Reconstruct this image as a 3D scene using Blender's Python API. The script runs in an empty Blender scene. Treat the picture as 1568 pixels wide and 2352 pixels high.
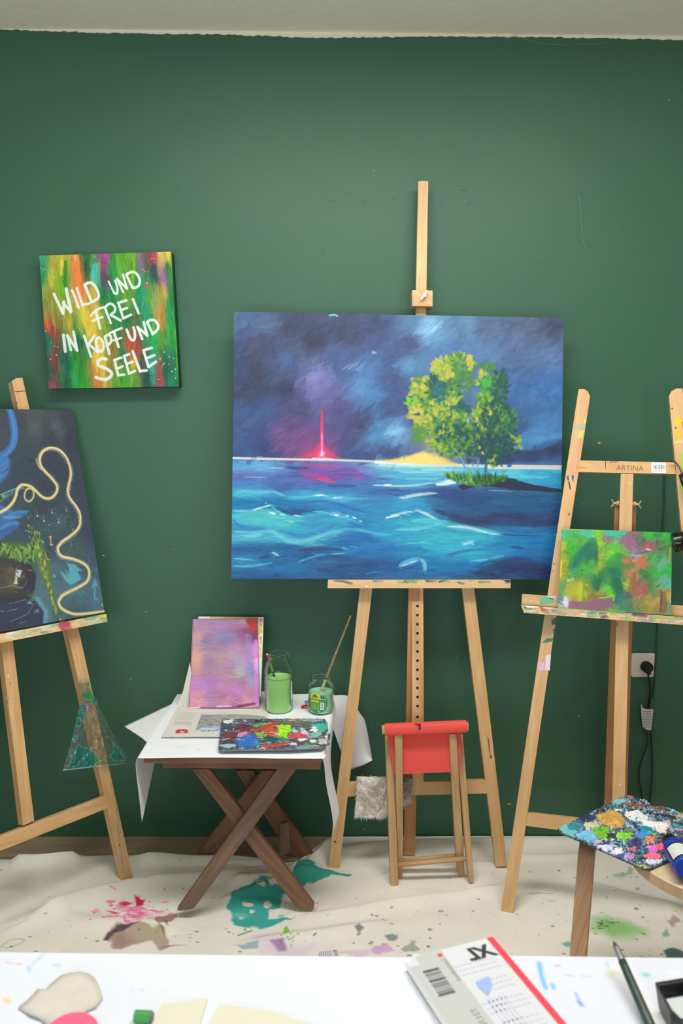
import bpy, bmesh, math, random
import numpy as np
from mathutils import Vector, Matrix

C = bpy.context.scene.collection
random.seed(7)

# ------------------------------------------------------------------ camera
FPX, IW, IH = 1750.0, 1568, 2352
PITCH, YAW, ROLL = math.radians(6.0), math.radians(0.6), math.radians(0.34)
CAM = Vector((0, -2.42, 1.345))
fwd = Vector((math.sin(YAW)*math.cos(PITCH), math.cos(YAW)*math.cos(PITCH), -math.sin(PITCH)))
_r0 = Vector((math.cos(YAW), -math.sin(YAW), 0)); _u0 = _r0.cross(fwd)
rgt = _r0*math.cos(ROLL) + _u0*math.sin(ROLL); upv = rgt.cross(fwd)
cd = bpy.data.cameras.new('camera'); cam = bpy.data.objects.new('camera', cd); C.objects.link(cam)
cam.matrix_world = Matrix(((rgt.x, upv.x, -fwd.x, CAM.x), (rgt.y, upv.y, -fwd.y, CAM.y), (rgt.z, upv.z, -fwd.z, CAM.z), (0, 0, 0, 1)))
cd.sensor_fit = 'HORIZONTAL'; cd.sensor_width = 24.0; cd.lens = FPX/IW*24.0
cd.dof.use_dof = True; cd.dof.focus_distance = 2.2; cd.dof.aperture_fstop = 6.3
bpy.context.scene.camera = cam

# ------------------------------------------------------------------ world, lights, exposure
sc = bpy.context.scene
sc.view_settings.view_transform = 'Standard'; sc.view_settings.look = 'None'
sc.view_settings.gamma = 1.0; sc.view_settings.use_curve_mapping = False
sc.view_settings.exposure = 0.0
w = bpy.data.worlds.new('room_light'); sc.world = w; w.use_nodes = True
w.node_tree.nodes['Background'].inputs[0].default_value = (0.80, 0.90, 1.0, 1)
w.node_tree.nodes['Background'].inputs[1].default_value = 0.13
def area(name, loc, rot, sx, sy, watts, col):
    l = bpy.data.lights.new(name, 'AREA'); l.shape = 'RECTANGLE'; l.size = sx; l.size_y = sy
    l.energy = watts; l.color = col
    o = bpy.data.objects.new(name, l); C.objects.link(o); o.location = loc; o.rotation_euler = rot
    return o
area('ceiling_lamp', (0.2, -1.16, 2.5), (0, 0, 0), 1.7, 0.35, 39, (1.0, 0.975, 0.93))
area('window_daylight', (-0.3, -3.1, 1.0), (math.radians(138), 0, 0), 2.6, 1.2, 48, (0.82, 0.91, 1.0))

# ------------------------------------------------------------------ pixel -> world
def ray(px, py): return rgt*((px-784)/FPX) - upv*((py-1176)/FPX) + fwd
def onY(px, py, Y):
    d = ray(px, py); return CAM + d*((Y-CAM.y)/d.y)
def onZ(px, py, Z):
    d = ray(px, py); return CAM + d*((Z-CAM.z)/d.z)
def onP(px, py, p0, n):
    d = ray(px, py); return CAM + d*((p0-CAM).dot(n)/d.dot(n))
class Pl:                                   # a plane in the room: origin, horizontal axis h, slope axis u, normal n (to the camera)
    def __init__(s, p0, yaw, lean):
        y, t = math.radians(yaw), math.radians(lean)
        nh = Vector((math.sin(y), -math.cos(y), 0)); z = Vector((0, 0, 1))
        s.p0 = Vector(p0); s.h = Vector((math.cos(y), math.sin(y), 0))
        s.n = nh*math.cos(t) + z*math.sin(t); s.u = -nh*math.sin(t) + z*math.cos(t)
    def px(s, x, y, off=0): return onP(x, y, s.p0 + s.n*off, s.n)
    def st(s, x, y, off=0):
        d = s.px(x, y, off) - s.p0; return d.dot(s.h), d.dot(s.u)
    def at(s, a, b, off=0): return s.p0 + s.h*a + s.u*b + s.n*off
    def off(s, d):
        q = Pl.__new__(Pl); q.p0 = s.p0 + s.n*d; q.h, q.u, q.n = s.h, s.u, s.n; return q
VIEWS = dict(sea=(500, 680, 1.912), tree=(900, 780, 3.92), seaL=(520, 1040, 3.92), sign=(60, 550, 3.92), s1=(110, 610, 6.533), s2=(130, 720, 6.272),
    lp=(0, 840, 3.36), lp2=(0, 920, 4.354), lp3=(60, 1000, 5.6), re=(1140, 860, 3.664), tb=(280, 1380, 2.613), rs=(740, 1580, 3.267), rr=(1120, 1440, 3.178),
    le=(0, 1480, 4.056), fl=(0, 1860, 2), fr=(784, 1860, 2), pad=(900, 2120, 2.347), tl=(0, 2160, 3.136), jar=(560, 1400, 5.227), bp=(1260, 1800, 5.09),
    mast=(900, 400, 6.535), pal=(490, 1640, 5.6), np=(380, 1590, 3.733), pu=(420, 1400, 7.84), gc=(1270, 1200, 5.262), rc=(860, 1630, 6.533), ph=(0, 0, 1), j2=(640, 1540, 9.8))
def zp(v, *pts):
    ox, oy, k = VIEWS[v]; return [(ox+x/k, oy+y/k) for x, y in pts]

# ------------------------------------------------------------------ materials
def nodes(m):
    m.use_nodes = True; nt = m.node_tree; return nt, nt.nodes, nt.links, nt.nodes['Principled BSDF']
def lin(c):
    c = np.asarray(c, float)/255.0
    return np.where(c <= .04045, c/12.92, ((c+.055)/1.055)**2.4)
def rgba(c, g=1.0): return tuple(np.clip(lin(c)*g, 0, .97))+(1.0,)
MATS = {}
def plain(name, c, rough=.5, metal=0.0, spec=.5, bump=0.0, bscale=60, var=0.0, trans=0.0):
    if name in MATS: return MATS[name]
    m = bpy.data.materials.new(name); nt, N, L, b = nodes(m)
    b.inputs['Base Color'].default_value = rgba(c); b.inputs['Roughness'].default_value = rough
    b.inputs['Metallic'].default_value = metal; b.inputs['Specular IOR Level'].default_value = spec
    if var or bump:
        tc = N.new('ShaderNodeTexCoord'); no = N.new('ShaderNodeTexNoise'); no.inputs['Scale'].default_value = bscale; no.inputs['Detail'].default_value = 6
        L.new(tc.outputs['Object'], no.inputs['Vector'])
        if var:
            r = N.new('ShaderNodeValToRGB'); r.color_ramp.elements[0].position = .3; r.color_ramp.elements[1].position = .7
            r.color_ramp.elements[0].color = rgba(c, 1-var); r.color_ramp.elements[1].color = rgba(c, 1+var)
            L.new(no.outputs[0], r.inputs[0]); L.new(r.outputs[0], b.inputs['Base Color'])
        if bump:
            bp = N.new('ShaderNodeBump'); bp.inputs['Strength'].default_value = bump; bp.inputs['Distance'].default_value = .002
            L.new(no.outputs[0], bp.inputs['Height']); L.new(bp.outputs[0], b.inputs['Normal'])
    MATS[name] = m; return m
def wood(name, c1, c2, rough=.45, su=5.0, sv=70.0):
    m = bpy.data.materials.new(name); nt, N, L, b = nodes(m)
    uv = N.new('ShaderNodeUVMap'); mp = N.new('ShaderNodeMapping'); mp.inputs['Scale'].default_value = (su, sv, 1)
    no = N.new('ShaderNodeTexNoise'); no.inputs['Scale'].default_value = 1.0; no.inputs['Detail'].default_value = 7; no.inputs['Distortion'].default_value = .8
    r = N.new('ShaderNodeValToRGB'); r.color_ramp.elements[0].position = .32; r.color_ramp.elements[1].position = .68
    r.color_ramp.elements[0].color = rgba(c1); r.color_ramp.elements[1].color = rgba(c2)
    n2 = N.new('ShaderNodeTexNoise'); n2.inputs['Scale'].default_value = 6.0
    mx = N.new('ShaderNodeMixRGB'); mx.blend_type = 'MULTIPLY'; mx.inputs[0].default_value = .22
    L.new(uv.outputs[0], mp.inputs[0]); L.new(mp.outputs[0], no.inputs['Vector']); L.new(no.outputs[0], r.inputs[0])
    L.new(uv.outputs[0], n2.inputs['Vector']); L.new(r.outputs[0], mx.inputs[1]); L.new(n2.outputs[0], mx.inputs[2]); L.new(mx.outputs[0], b.inputs['Base Color'])
    b.inputs['Roughness'].default_value = rough
    bp = N.new('ShaderNodeBump'); bp.inputs['Strength'].default_value = .15; bp.inputs['Distance'].default_value = .001
    L.new(no.outputs[0], bp.inputs['Height']); L.new(bp.outputs[0], b.inputs['Normal'])
    return m
def paintmat(name, rough=.5, spec=.4, bump=.25, bscale=900, bdist=.0006):
    m = bpy.data.materials.new(name); nt, N, L, b = nodes(m)
    a = N.new('ShaderNodeAttribute'); a.attribute_name = 'Col'
    L.new(a.outputs['Color'], b.inputs['Base Color']); b.inputs['Roughness'].default_value = rough; b.inputs['Specular IOR Level'].default_value = spec
    if bump:
        tc = N.new('ShaderNodeTexCoord'); no = N.new('ShaderNodeTexNoise'); no.inputs['Scale'].default_value = bscale; no.inputs['Detail'].default_value = 2
        bp = N.new('ShaderNodeBump'); bp.inputs['Strength'].default_value = bump; bp.inputs['Distance'].default_value = bdist
        L.new(tc.outputs['Object'], no.inputs['Vector']); L.new(no.outputs[0], bp.inputs['Height']); L.new(bp.outputs[0], b.inputs['Normal'])
    return m
def clear(name, tint, gloss=.12, rough=.03, fmax=.4, attr=False):
    m = bpy.data.materials.new(name); nt, N, L, b = nodes(m); out = N['Material Output']
    t = N.new('ShaderNodeBsdfTransparent'); t.inputs[0].default_value = rgba(tint)
    g = N.new('ShaderNodeBsdfGlossy'); g.inputs['Roughness'].default_value = rough; g.inputs[0].default_value = (1, 1, 1, 1)
    lw = N.new('ShaderNodeLayerWeight'); lw.inputs[0].default_value = gloss
    sc_ = N.new('ShaderNodeMath'); sc_.operation = 'MULTIPLY'; sc_.inputs[1].default_value = fmax; L.new(lw.outputs['Fresnel'], sc_.inputs[0])
    mx = N.new('ShaderNodeMixShader'); L.new(sc_.outputs[0], mx.inputs[0]); L.new(t.outputs[0], mx.inputs[1]); L.new(g.outputs[0], mx.inputs[2])
    res = mx
    if attr:
        a = N.new('ShaderNodeAttribute'); a.attribute_name = 'Col'; L.new(a.outputs['Color'], b.inputs['Base Color']); b.inputs['Roughness'].default_value = .3
        m2 = N.new('ShaderNodeMixShader'); L.new(a.outputs['Alpha'], m2.inputs[0]); L.new(mx.outputs[0], m2.inputs[1]); L.new(b.outputs[0], m2.inputs[2]); res = m2
    L.new(res.outputs[0], out.inputs[0]); return m

# ------------------------------------------------------------------ objects
ORG = {}
def thing(name, label, cat, loc=(0, 0, 0), group=None):
    o = bpy.data.objects.new(name, None); C.objects.link(o); o.location = loc; o.empty_display_size = .05
    o['label'] = label; o['category'] = cat
    if group: o['group'] = group
    ORG[o] = Vector(loc); return o
def finish(o, parent, label, cat, group, kind, org):
    C.objects.link(o)
    if parent is not None: o.parent = parent
    else: o.location = org
    ORG[o] = Vector(org)
    if label: o['label'] = label
    if cat: o['category'] = cat
    if group: o['group'] = group
    if kind: o['kind'] = kind
    return o
class MB:
    def __init__(s): s.v = []; s.f = []; s.m = []; s.uv = []
    def _add(s, vs, fs, mi, axis=None):
        b = len(s.v); s.v += [Vector(v) for v in vs]
        if axis is None: axis = Vector((0, 0, 1))
        a = Vector(axis).normalized(); t = Vector((.31, .72, .62)); t = (t - a*t.dot(a)).normalized(); c = a.cross(t); r0 = random.random()*9
        for f in fs:
            s.f.append([b+i for i in f]); s.m.append(mi)
            s.uv.append([(s.v[b+i].dot(a)+r0, s.v[b+i].dot(t)+s.v[b+i].dot(c)*.83+r0) for i in f])
        return s
    def prism(s, pts, off, mi=0, axis=None):
        pts = [Vector(p) for p in pts]; n = len(pts); off = Vector(off)
        if axis is None:
            axis = max(((pts[i]-pts[j]) for i in range(n) for j in range(i)), key=lambda d: d.length)
        vs = pts + [p+off for p in pts]
        fs = [list(range(n)), list(range(2*n-1, n-1, -1))] + [[i, (i+1) % n, (i+1) % n+n, i+n] for i in range(n)]
        return s._add(vs, fs, mi, axis)
    def box(s, x0, y0, z0, x1, y1, z1, mi=0):
        d = (x1-x0, y1-y0, z1-z0); ax = [(1, 0, 0), (0, 1, 0), (0, 0, 1)][max(range(3), key=lambda i: d[i])]
        return s.prism([(x0, y0, z0), (x1, y0, z0), (x1, y0, z1), (x0, y0, z1)], (0, y1-y0, 0), mi, ax)
    def bar(s, p, q, wd, dp, nrm, mi=0):
        p, q, n = Vector(p), Vector(q), Vector(nrm); a = (q-p).normalized(); n = (n-a*n.dot(a)).normalized(); t = a.cross(n)
        fr = [p+t*wd/2+n*dp/2, p-t*wd/2+n*dp/2, q-t*wd/2+n*dp/2, q+t*wd/2+n*dp/2]
        return s.prism(fr, -n*dp, mi, a)
    def tube(s, pts, r, seg=12, mi=0, caps=True):
        pts = [Vector(p) for p in pts]; n = len(pts); rr = r if isinstance(r, (list, tuple)) else [r]*n
        vs = []; fs = []; prev = None
        for i, p in enumerate(pts):
            a = (pts[min(i+1, n-1)]-pts[max(i-1, 0)]).normalized()
            t = prev if prev is not None else (Vector((0, 0, 1)) if abs(a.z) < .9 else Vector((1, 0, 0)))
            t = (t-a*t.dot(a)).normalized(); prev = t; c = a.cross(t)
            vs += [p+(t*math.cos(2*math.pi*k/seg)+c*math.sin(2*math.pi*k/seg))*rr[i] for k in range(seg)]
        for i in range(n-1):
            fs += [[i*seg+k, i*seg+(k+1) % seg, (i+1)*seg+(k+1) % seg, (i+1)*seg+k] for k in range(seg)]
        if caps: fs += [list(range(seg-1, -1, -1)), [(n-1)*seg+k for k in range(seg)]]
        return s._add(vs, fs, mi, pts[-1]-pts[0])
    def lathe(s, prof, c, seg=48, mi=0):        # prof: (r, z) along the outline
        c = Vector(c); vs = []; fs = []; n = len(prof)
        for r, z in prof: vs += [c+Vector((r*math.cos(2*math.pi*k/seg), r*math.sin(2*math.pi*k/seg), z)) for k in range(seg)]
        for i in range(n-1): fs += [[i*seg+k, i*seg+(k+1) % seg, (i+1)*seg+(k+1) % seg, (i+1)*seg+k] for k in range(seg)]
        if prof[0][0] > 1e-6 and prof[-1][0] > 1e-6 and prof[0] != prof[-1]: pass
        return s._add(vs, fs, mi)
    def poly(s, pts, mi=0, axis=None): return s._add(pts, [list(range(len(pts)))], mi, axis)
    def daub(s, pl, pxs, mi, off=.0007): return s.poly([pl.px(x, y, off) for x, y in pxs], mi)
    def text(s, body, fn, size=1.0, mi=0, align='LEFT'):
        vs, fs = text2d(body, size, align); return s._add([fn(x, y) for x, y in vs], fs, mi)
    def build(s, name, mats, parent=None, label=None, cat=None, group=None, kind=None, bevel=0, smooth=False, org=None, angle=None):
        top = parent
        og = ORG[parent] if parent is not None else (Vector(org) if org is not None else sum(s.v, Vector())/len(s.v))
        bm = bmesh.new(); uvl = bm.loops.layers.uv.new('UVMap')
        bv = [bm.verts.new(v-og) for v in s.v]
        for f, mi, uv in zip(s.f, s.m, s.uv):
            try: bf = bm.faces.new([bv[i] for i in f])
            except ValueError: continue
            bf.material_index = mi; bf.smooth = smooth
            for lp, t in zip(bf.loops, uv): lp[uvl].uv = t
        bmesh.ops.recalc_face_normals(bm, faces=[f for f in bm.faces])
        if bevel:
            es = [e for e in bm.edges if len(e.link_faces) == 2 and e.calc_face_angle(0) > .5]
            bmesh.ops.bevel(bm, geom=es, offset=bevel, segments=2, profile=.6, affect='EDGES', clamp_overlap=True)
        me = bpy.data.meshes.new(name); bm.to_mesh(me); bm.free()
        for m in (mats if isinstance(mats, (list, tuple)) else [mats]): me.materials.append(m)
        if angle is not None:
            for p in me.polygons: p.use_smooth = True
            me.set_sharp_from_angle(angle=math.radians(angle))
        o = bpy.data.objects.new(name, me)
        return finish(o, parent, label, cat, group, kind, og)
_TX = {}
def text2d(body, size, align='LEFT'):
    key = (body, align)
    if key not in _TX:
        cu = bpy.data.curves.new('t', 'FONT'); cu.body = body; cu.align_x = align; cu.resolution_u = 3; cu.offset = .035 if body == 'XL' else 0
        o = bpy.data.objects.new('t', cu); C.objects.link(o); dg = bpy.context.evaluated_depsgraph_get()
        me = o.evaluated_get(dg).to_mesh(); _TX[key] = ([(v.co.x, v.co.y) for v in me.vertices], [list(p.vertices) for p in me.polygons])
        o.evaluated_get(dg).to_mesh_clear(); bpy.data.objects.remove(o); bpy.data.curves.remove(cu)
    vs, fs = _TX[key]; return [(x*size, y*size) for x, y in vs], fs
def mesh_np(name, V, Q, mats, parent=None, org=None, col=None, alpha=None, smooth=True, mi=None, extra=None, **kw):
    og = ORG[parent] if parent is not None else (Vector(org) if org is not None else Vector(V.mean(0)))
    V = V-np.array(og); me = bpy.data.meshes.new(name)
    ng = [] if extra is None else extra
    nq = len(Q); tot = nq*4+sum(len(e) for e in ng)
    me.vertices.add(len(V)); me.vertices.foreach_set('co', V.astype(np.float32).ravel())
    me.loops.add(tot); li = np.concatenate([Q.ravel()]+[np.array(e) for e in ng]) if ng else Q.ravel()
    me.loops.foreach_set('vertex_index', li.astype(np.int32))
    me.polygons.add(nq+len(ng)); st = list(np.arange(nq)*4); k = nq*4
    for e in ng: st.append(k); k += len(e)
    me.polygons.foreach_set('loop_start', np.array(st, np.int32))
    me.update(calc_edges=True)
    if mi is not None: me.polygons.foreach_set('material_index', mi.astype(np.int32))
    me.polygons.foreach_set('use_smooth', np.full(nq+len(ng), smooth))
    if col is not None:
        a = me.color_attributes.new('Col', 'FLOAT_COLOR', 'POINT'); c4 = np.ones((len(V), 4), np.float32); c4[:, :3] = col
        if alpha is not None: c4[:, 3] = alpha
        a.data.foreach_set('color', c4.ravel())
    for m in (mats if isinstance(mats, (list, tuple)) else [mats]): me.materials.append(m)
    me.validate()
    o = bpy.data.objects.new(name, me)
    return finish(o, parent, kw.get('label'), kw.get('cat'), kw.get('group'), kw.get('kind'), og)
def gridq(h, w):
    i = np.arange(h*w).reshape(h, w); return np.stack([i[:-1, :-1], i[1:, :-1], i[1:, 1:], i[:-1, 1:]], -1).reshape(-1, 4)
def sheet(name, P, mats, thick=0.0, **kw):                # P (h,w,3): a thin sheet of cloth or paper
    h, w = P.shape[:2]; o = mesh_np(name, P.reshape(-1, 3), gridq(h, w), mats, **kw)
    if thick: s = o.modifiers.new('thickness', 'SOLIDIFY'); s.thickness = thick; s.offset = 0
    return o
def slabgrid(name, corners, off, paint, mats, gain=1.0, side=None, mask=None, **kw):
    """Painted slab: corners TL,TR,BR,BL of its front, off = vector to its back, paint = P with colours and relief."""
    A = paint.lin(gain); h, w = A.shape[:2]
    TL, TR, BR, BL = [np.array(c, float) for c in corners]; off = np.array(off, float)
    v, u = np.meshgrid(np.linspace(0, 1, h), np.linspace(0, 1, w), indexing='ij'); u = u[..., None]; v = v[..., None]
    P_ = (TL*(1-u)+TR*u)*(1-v)+(BL*(1-u)+BR*u)*v
    n = -off/np.linalg.norm(off); P_ = P_+n*paint.h[..., None]
    V = P_.reshape(-1, 3); col = A.reshape(-1, 3); Q = gridq(h, w); idx = np.arange(h*w).reshape(h, w)
    if mask is not None:
        mq = mask[:-1, :-1] & mask[1:, :-1] & mask[1:, 1:] & mask[:-1, 1:]; Q = Q[mq.ravel()]
        # rim of the masked outline
        ed = {}
        for q in Q:
            for a, b in zip(q, np.roll(q, -1)): ed[(a, b)] = 1
        rim = [(a, b) for (a, b) in ed if (b, a) not in ed]
        used = np.unique(Q); remap = -np.ones(h*w, int); remap[used] = np.arange(len(used))
        nu = len(used); V2 = np.concatenate([V[used], V[used]-n*(paint.h.reshape(-1)[used][:, None])+off])
        Qf = remap[Q]; Qb = Qf[:, ::-1]+nu
        Qs = np.array([[remap[b], remap[a], remap[a]+nu, remap[b]+nu] for a, b in rim])
        c2 = np.concatenate([col[used], np.tile(lin(side)*gain if side is not None else np.array([.1, .1, .1]), (nu, 1))])
        return mesh_np(name, V2, np.concatenate([Qf, Qb, Qs]), mats, col=c2, **kw)
    ring = np.concatenate([idx[0, :], idx[1:, -1], idx[-1, -2::-1], idx[-2:0:-1, 0]]); m = len(ring)
    rb = V[ring]; f2 = rb.copy(); bk = rb+off; N0 = len(V)
    rc = col[ring] if side is None else np.tile(lin(side)*gain, (m, 1))
    V = np.concatenate([V, f2, bk]); col = np.concatenate([col, rc, rc])
    j = np.arange(m); jn = (j+1) % m
    Qs = np.stack([N0+j, N0+jn, N0+m+jn, N0+m+j], 1)
    return mesh_np(name, V, np.concatenate([Q, Qs]), mats, col=col, extra=[list(N0+m+np.arange(m))], **kw)

# ------------------------------------------------------------------ a small painter: brush strokes, blobs and daubs on a pigment map
def vnoise(h, w, fy, fx, rng):
    g = rng.random((int(fy)+3, int(fx)+3)); y = np.linspace(0, fy, h); x = np.linspace(0, fx, w)
    yi = y.astype(int); xi = x.astype(int); ty = (y-yi)[:, None]; tx = (x-xi)[None]; ty = ty*ty*(3-2*ty); tx = tx*tx*(3-2*tx)
    a = g[yi][:, xi]; b = g[yi][:, xi+1]; c = g[yi+1][:, xi]; d = g[yi+1][:, xi+1]
    return (a*(1-tx)+b*tx)*(1-ty)+(c*(1-tx)+d*tx)*ty
def fbm(h, w, fy, fx, rng, o=4):
    s = 0; k = 1; t = 0
    for i in range(o): s = s+k*vnoise(h, w, fy*2**i, fx*2**i, rng); t += k; k *= .5
    return s/t
def catmull(q, n=6):
    q = np.asarray(q, float)
    if len(q) < 3: return q
    p = np.vstack([2*q[0]-q[1], q, 2*q[-1]-q[-2]]); out = []
    for i in range(1, len(p)-2):
        for k in range(n):
            t = k/n; out.append(.5*(2*p[i]+(p[i+1]-p[i-1])*t+(2*p[i-1]-5*p[i]+4*p[i+1]-p[i+2])*t*t+(3*p[i]-p[i-1]-3*p[i+1]+p[i+2])*t**3))
    out.append(q[-1]); return np.array(out)
def homog(src, dst):
    A = []; B = []
    for (x, y), (u, v) in zip(src, dst):
        A.append([x, y, 1, 0, 0, 0, -u*x, -u*y]); B.append(u); A.append([0, 0, 0, x, y, 1, -v*x, -v*y]); B.append(v)
    return np.append(np.linalg.solve(np.array(A, float), np.array(B, float)), 1).reshape(3, 3)
class P:
    def __init__(s, w, h, quad=None, base=(255, 255, 255), seed=1, fn=None, k=None):
        s.w, s.hh = w, h; s.a = np.tile(np.array(base, np.float32)/255, (h, w, 1)).astype(np.float32); s.h = np.zeros((h, w), np.float32)
        s.al = np.zeros((h, w), np.float32)
        s.rng = np.random.default_rng(seed); s.fn = fn; s.view = 'ph'
        if quad is not None:
            s.H = homog(quad, [(0, 0), (w-1, 0), (w-1, h-1), (0, h-1)])
            s.k0 = (w-1)/max(1e-6, .5*(math.dist(quad[0], quad[1])+math.dist(quad[3], quad[2])))
        else: s.k0 = k
        n1 = np.random.default_rng(seed+50); s.n1 = fbm(h, w, max(2, h/14), max(2, w/14), n1, 3)-.5; s.n2 = fbm(h, w, max(2, h/14), max(2, w/14), n1, 3)-.5
    def T(s, pts):
        z = np.array(zp(s.view, *pts), float)
        if s.fn: return np.array([s.fn(x, y) for x, y in z])
        q = np.c_[z, np.ones(len(z))]@s.H.T; return q[:, :2]/q[:, 2:]
    @property
    def k(s): return s.k0/VIEWS[s.view][2]
    def lin(s, g=1.0):
        a = s.a.astype(np.float64); return np.clip(np.where(a <= .04045, a/12.92, ((a+.055)/1.055)**2.4)*g, 0, .97)
    def box(s, q, pad):
        x0, y0 = np.floor(q.min(0)-pad).astype(int); x1, y1 = np.ceil(q.max(0)+pad).astype(int)+1
        x0, y0 = max(x0, 0), max(y0, 0); x1, y1 = min(x1, s.w), min(y1, s.hh)
        return None if x1 <= x0 or y1 <= y0 else (x0, y0, x1, y1)
    def put(s, b, m, col, hgt=0, mode=0):
        x0, y0, x1, y1 = b; c = np.array(col, np.float32)/255; m = m.astype(np.float32)
        s.a[y0:y1, x0:x1] += (c-s.a[y0:y1, x0:x1])*m[..., None]
        s.al[y0:y1, x0:x1] = np.maximum(s.al[y0:y1, x0:x1], m)
        if hgt: s.h[y0:y1, x0:x1] = np.maximum(s.h[y0:y1, x0:x1]*(1-.6*m), hgt*m)
    def segd(s, q, X, Y, closed=False):
        D = np.full(X.shape, 1e9); Tt = np.zeros(X.shape); S = np.zeros(X.shape)
        L = np.r_[0, np.cumsum(np.hypot(*np.diff(q, axis=0).T))]; tot = max(L[-1], 1e-6)
        for i in range(len(q)-1):
            ax, ay = q[i]; dx, dy = q[i+1]-q[i]; l2 = dx*dx+dy*dy+1e-9
            t = np.clip(((X-ax)*dx+(Y-ay)*dy)/l2, 0, 1); ex = X-ax-t*dx; ey = Y-ay-t*dy; d = np.hypot(ex, ey)
            u = d < D; D = np.where(u, d, D); Tt = np.where(u, (L[i]+t*(L[i+1]-L[i]))/tot, Tt); S = np.where(u, (dx*ey-dy*ex)/math.sqrt(l2), S)
        return D, Tt, S
    def stroke(s, pts, wd, col, a=1.0, soft=.35, br=0.0, tp='flat', hgt=0, raw=False, rough=0):
        q = np.asarray(pts, float) if raw else s.T(pts)
        if len(q) > 2: q = catmull(q, 5)
        W = wd*(1 if raw else s.k*1.3)/2; b = s.box(q, W+1)
        if b is None: return
        Y, X = np.mgrid[b[1]:b[3], b[0]:b[2]].astype(float)
        if rough: X = X+s.n1[b[1]:b[3], b[0]:b[2]]*rough; Y = Y+s.n2[b[1]:b[3], b[0]:b[2]]*rough
        D, t, S = s.segd(q, X, Y)
        Wt = W*{'flat': 1.0, 'lens': np.sqrt(np.clip(4*t*(1-t), 0, 1))*.9+.1, 'out': 1-.85*t, 'in': .15+.85*t}[tp]
        m = np.clip((Wt-D)/(soft*Wt+.7)+.3, 0, 1)*a
        if br:
            nb = max(4, int(W*1.5)); rn = s.rng.random(nb+2); ix = np.clip((S/(W+1e-6)*.5+.5)*nb, 0, nb).astype(int)
            m = m*np.clip(1-br*rn[ix]*(.35+t*1.1), 0, 1)
        s.put(b, m, col, hgt)
    def poly(s, pts, col, a=1.0, soft=1.0, rough=0.0, hgt=0, raw=False, curve=False):
        q = np.asarray(pts, float) if raw else s.T(pts)
        if curve: q = catmull(np.vstack([q, q[:1]]), 5)[:-1]
        b = s.box(q, abs(rough)+soft+1)
        if b is None: return
        Y, X = np.mgrid[b[1]:b[3], b[0]:b[2]].astype(float)
        if rough: X = X+s.n1[b[1]:b[3], b[0]:b[2]]*2*rough; Y = Y+s.n2[b[1]:b[3], b[0]:b[2]]*2*rough
        ins = np.zeros(X.shape, bool); n = len(q)
        for i in range(n):
            (x1, y1), (x2, y2) = q[i], q[(i+1) % n]
            if abs(y2-y1) < 1e-9: continue
            ins ^= ((y1 > Y) != (y2 > Y)) & (X < (x2-x1)*(Y-y1)/(y2-y1)+x1)
        D, _, _ = s.segd(np.vstack([q, q[:1]]), X, Y)
        m = np.clip(.5+np.where(ins, D, -D)/(2*max(soft, .3)), 0, 1)*a
        s.put(b, m, col, hgt)
    def blob(s, c, rx, ry, col, a=1.0, ang=0, soft=.8, rough=0, hgt=0, raw=False):
        q = np.array([c], float) if raw else s.T([c]); kk = 1 if raw else s.k; rx, ry = rx*kk, ry*kk; b = s.box(q, max(rx, ry)*1.05+1)
        if b is None: return
        Y, X = np.mgrid[b[1]:b[3], b[0]:b[2]].astype(float)
        if rough: X = X+s.n1[b[1]:b[3], b[0]:b[2]]*2*rough; Y = Y+s.n2[b[1]:b[3], b[0]:b[2]]*2*rough
        t = math.radians(ang); dx = X-q[0, 0]; dy = Y-q[0, 1]; e = np.hypot((dx*math.cos(t)+dy*math.sin(t))/max(rx, .4), (-dx*math.sin(t)+dy*math.cos(t))/max(ry, .4))
        m = np.clip((1-e)/max(soft, .02), 0, 1); m = m*m*(3-2*m)*a; s.put(b, m, col, hgt)
    def field(s, pts, ax=1.0, ay=1.0, warp=0, pw=3.0):
        """smooth ground colour through control colours (view coordinates)"""
        q = s.T([(p[0], p[1]) for p in pts]); c = np.array([p[2] for p in pts], float)/255; st = 3
        Y, X = np.mgrid[0:s.hh:st, 0:s.w:st].astype(float); sh = X.shape
        if warp: X = X+(fbm(*sh, sh[0]/18+2, sh[1]/18+2, s.rng)-.5)*2*warp; Y = Y+(fbm(*sh, sh[0]/18+2, sh[1]/18+2, s.rng)-.5)*2*warp
        num = np.zeros(sh+(3,)); den = np.zeros(sh)
        for (x, y), cc in zip(q, c):
            wgt = 1/(((X-x)*ax)**2+((Y-y)*ay)**2+20)**(pw/2); num += wgt[..., None]*cc; den += wgt
        f = num/den[..., None]; yi = np.minimum(np.arange(s.hh)/st, sh[0]-1.001); xi = np.minimum(np.arange(s.w)/st, sh[1]-1.001)
        y0 = yi.astype(int); x0 = xi.astype(int); ty = (yi-y0)[:, None, None]; tx = (xi-x0)[None, :, None]; y1 = np.minimum(y0+1, sh[0]-1); x1 = np.minimum(x0+1, sh[1]-1)
        s.a[:] = (f[y0][:, x0]*(1-tx)+f[y0][:, x1]*tx)*(1-ty)+(f[y1][:, x0]*(1-tx)+f[y1][:, x1]*tx)*ty
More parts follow.
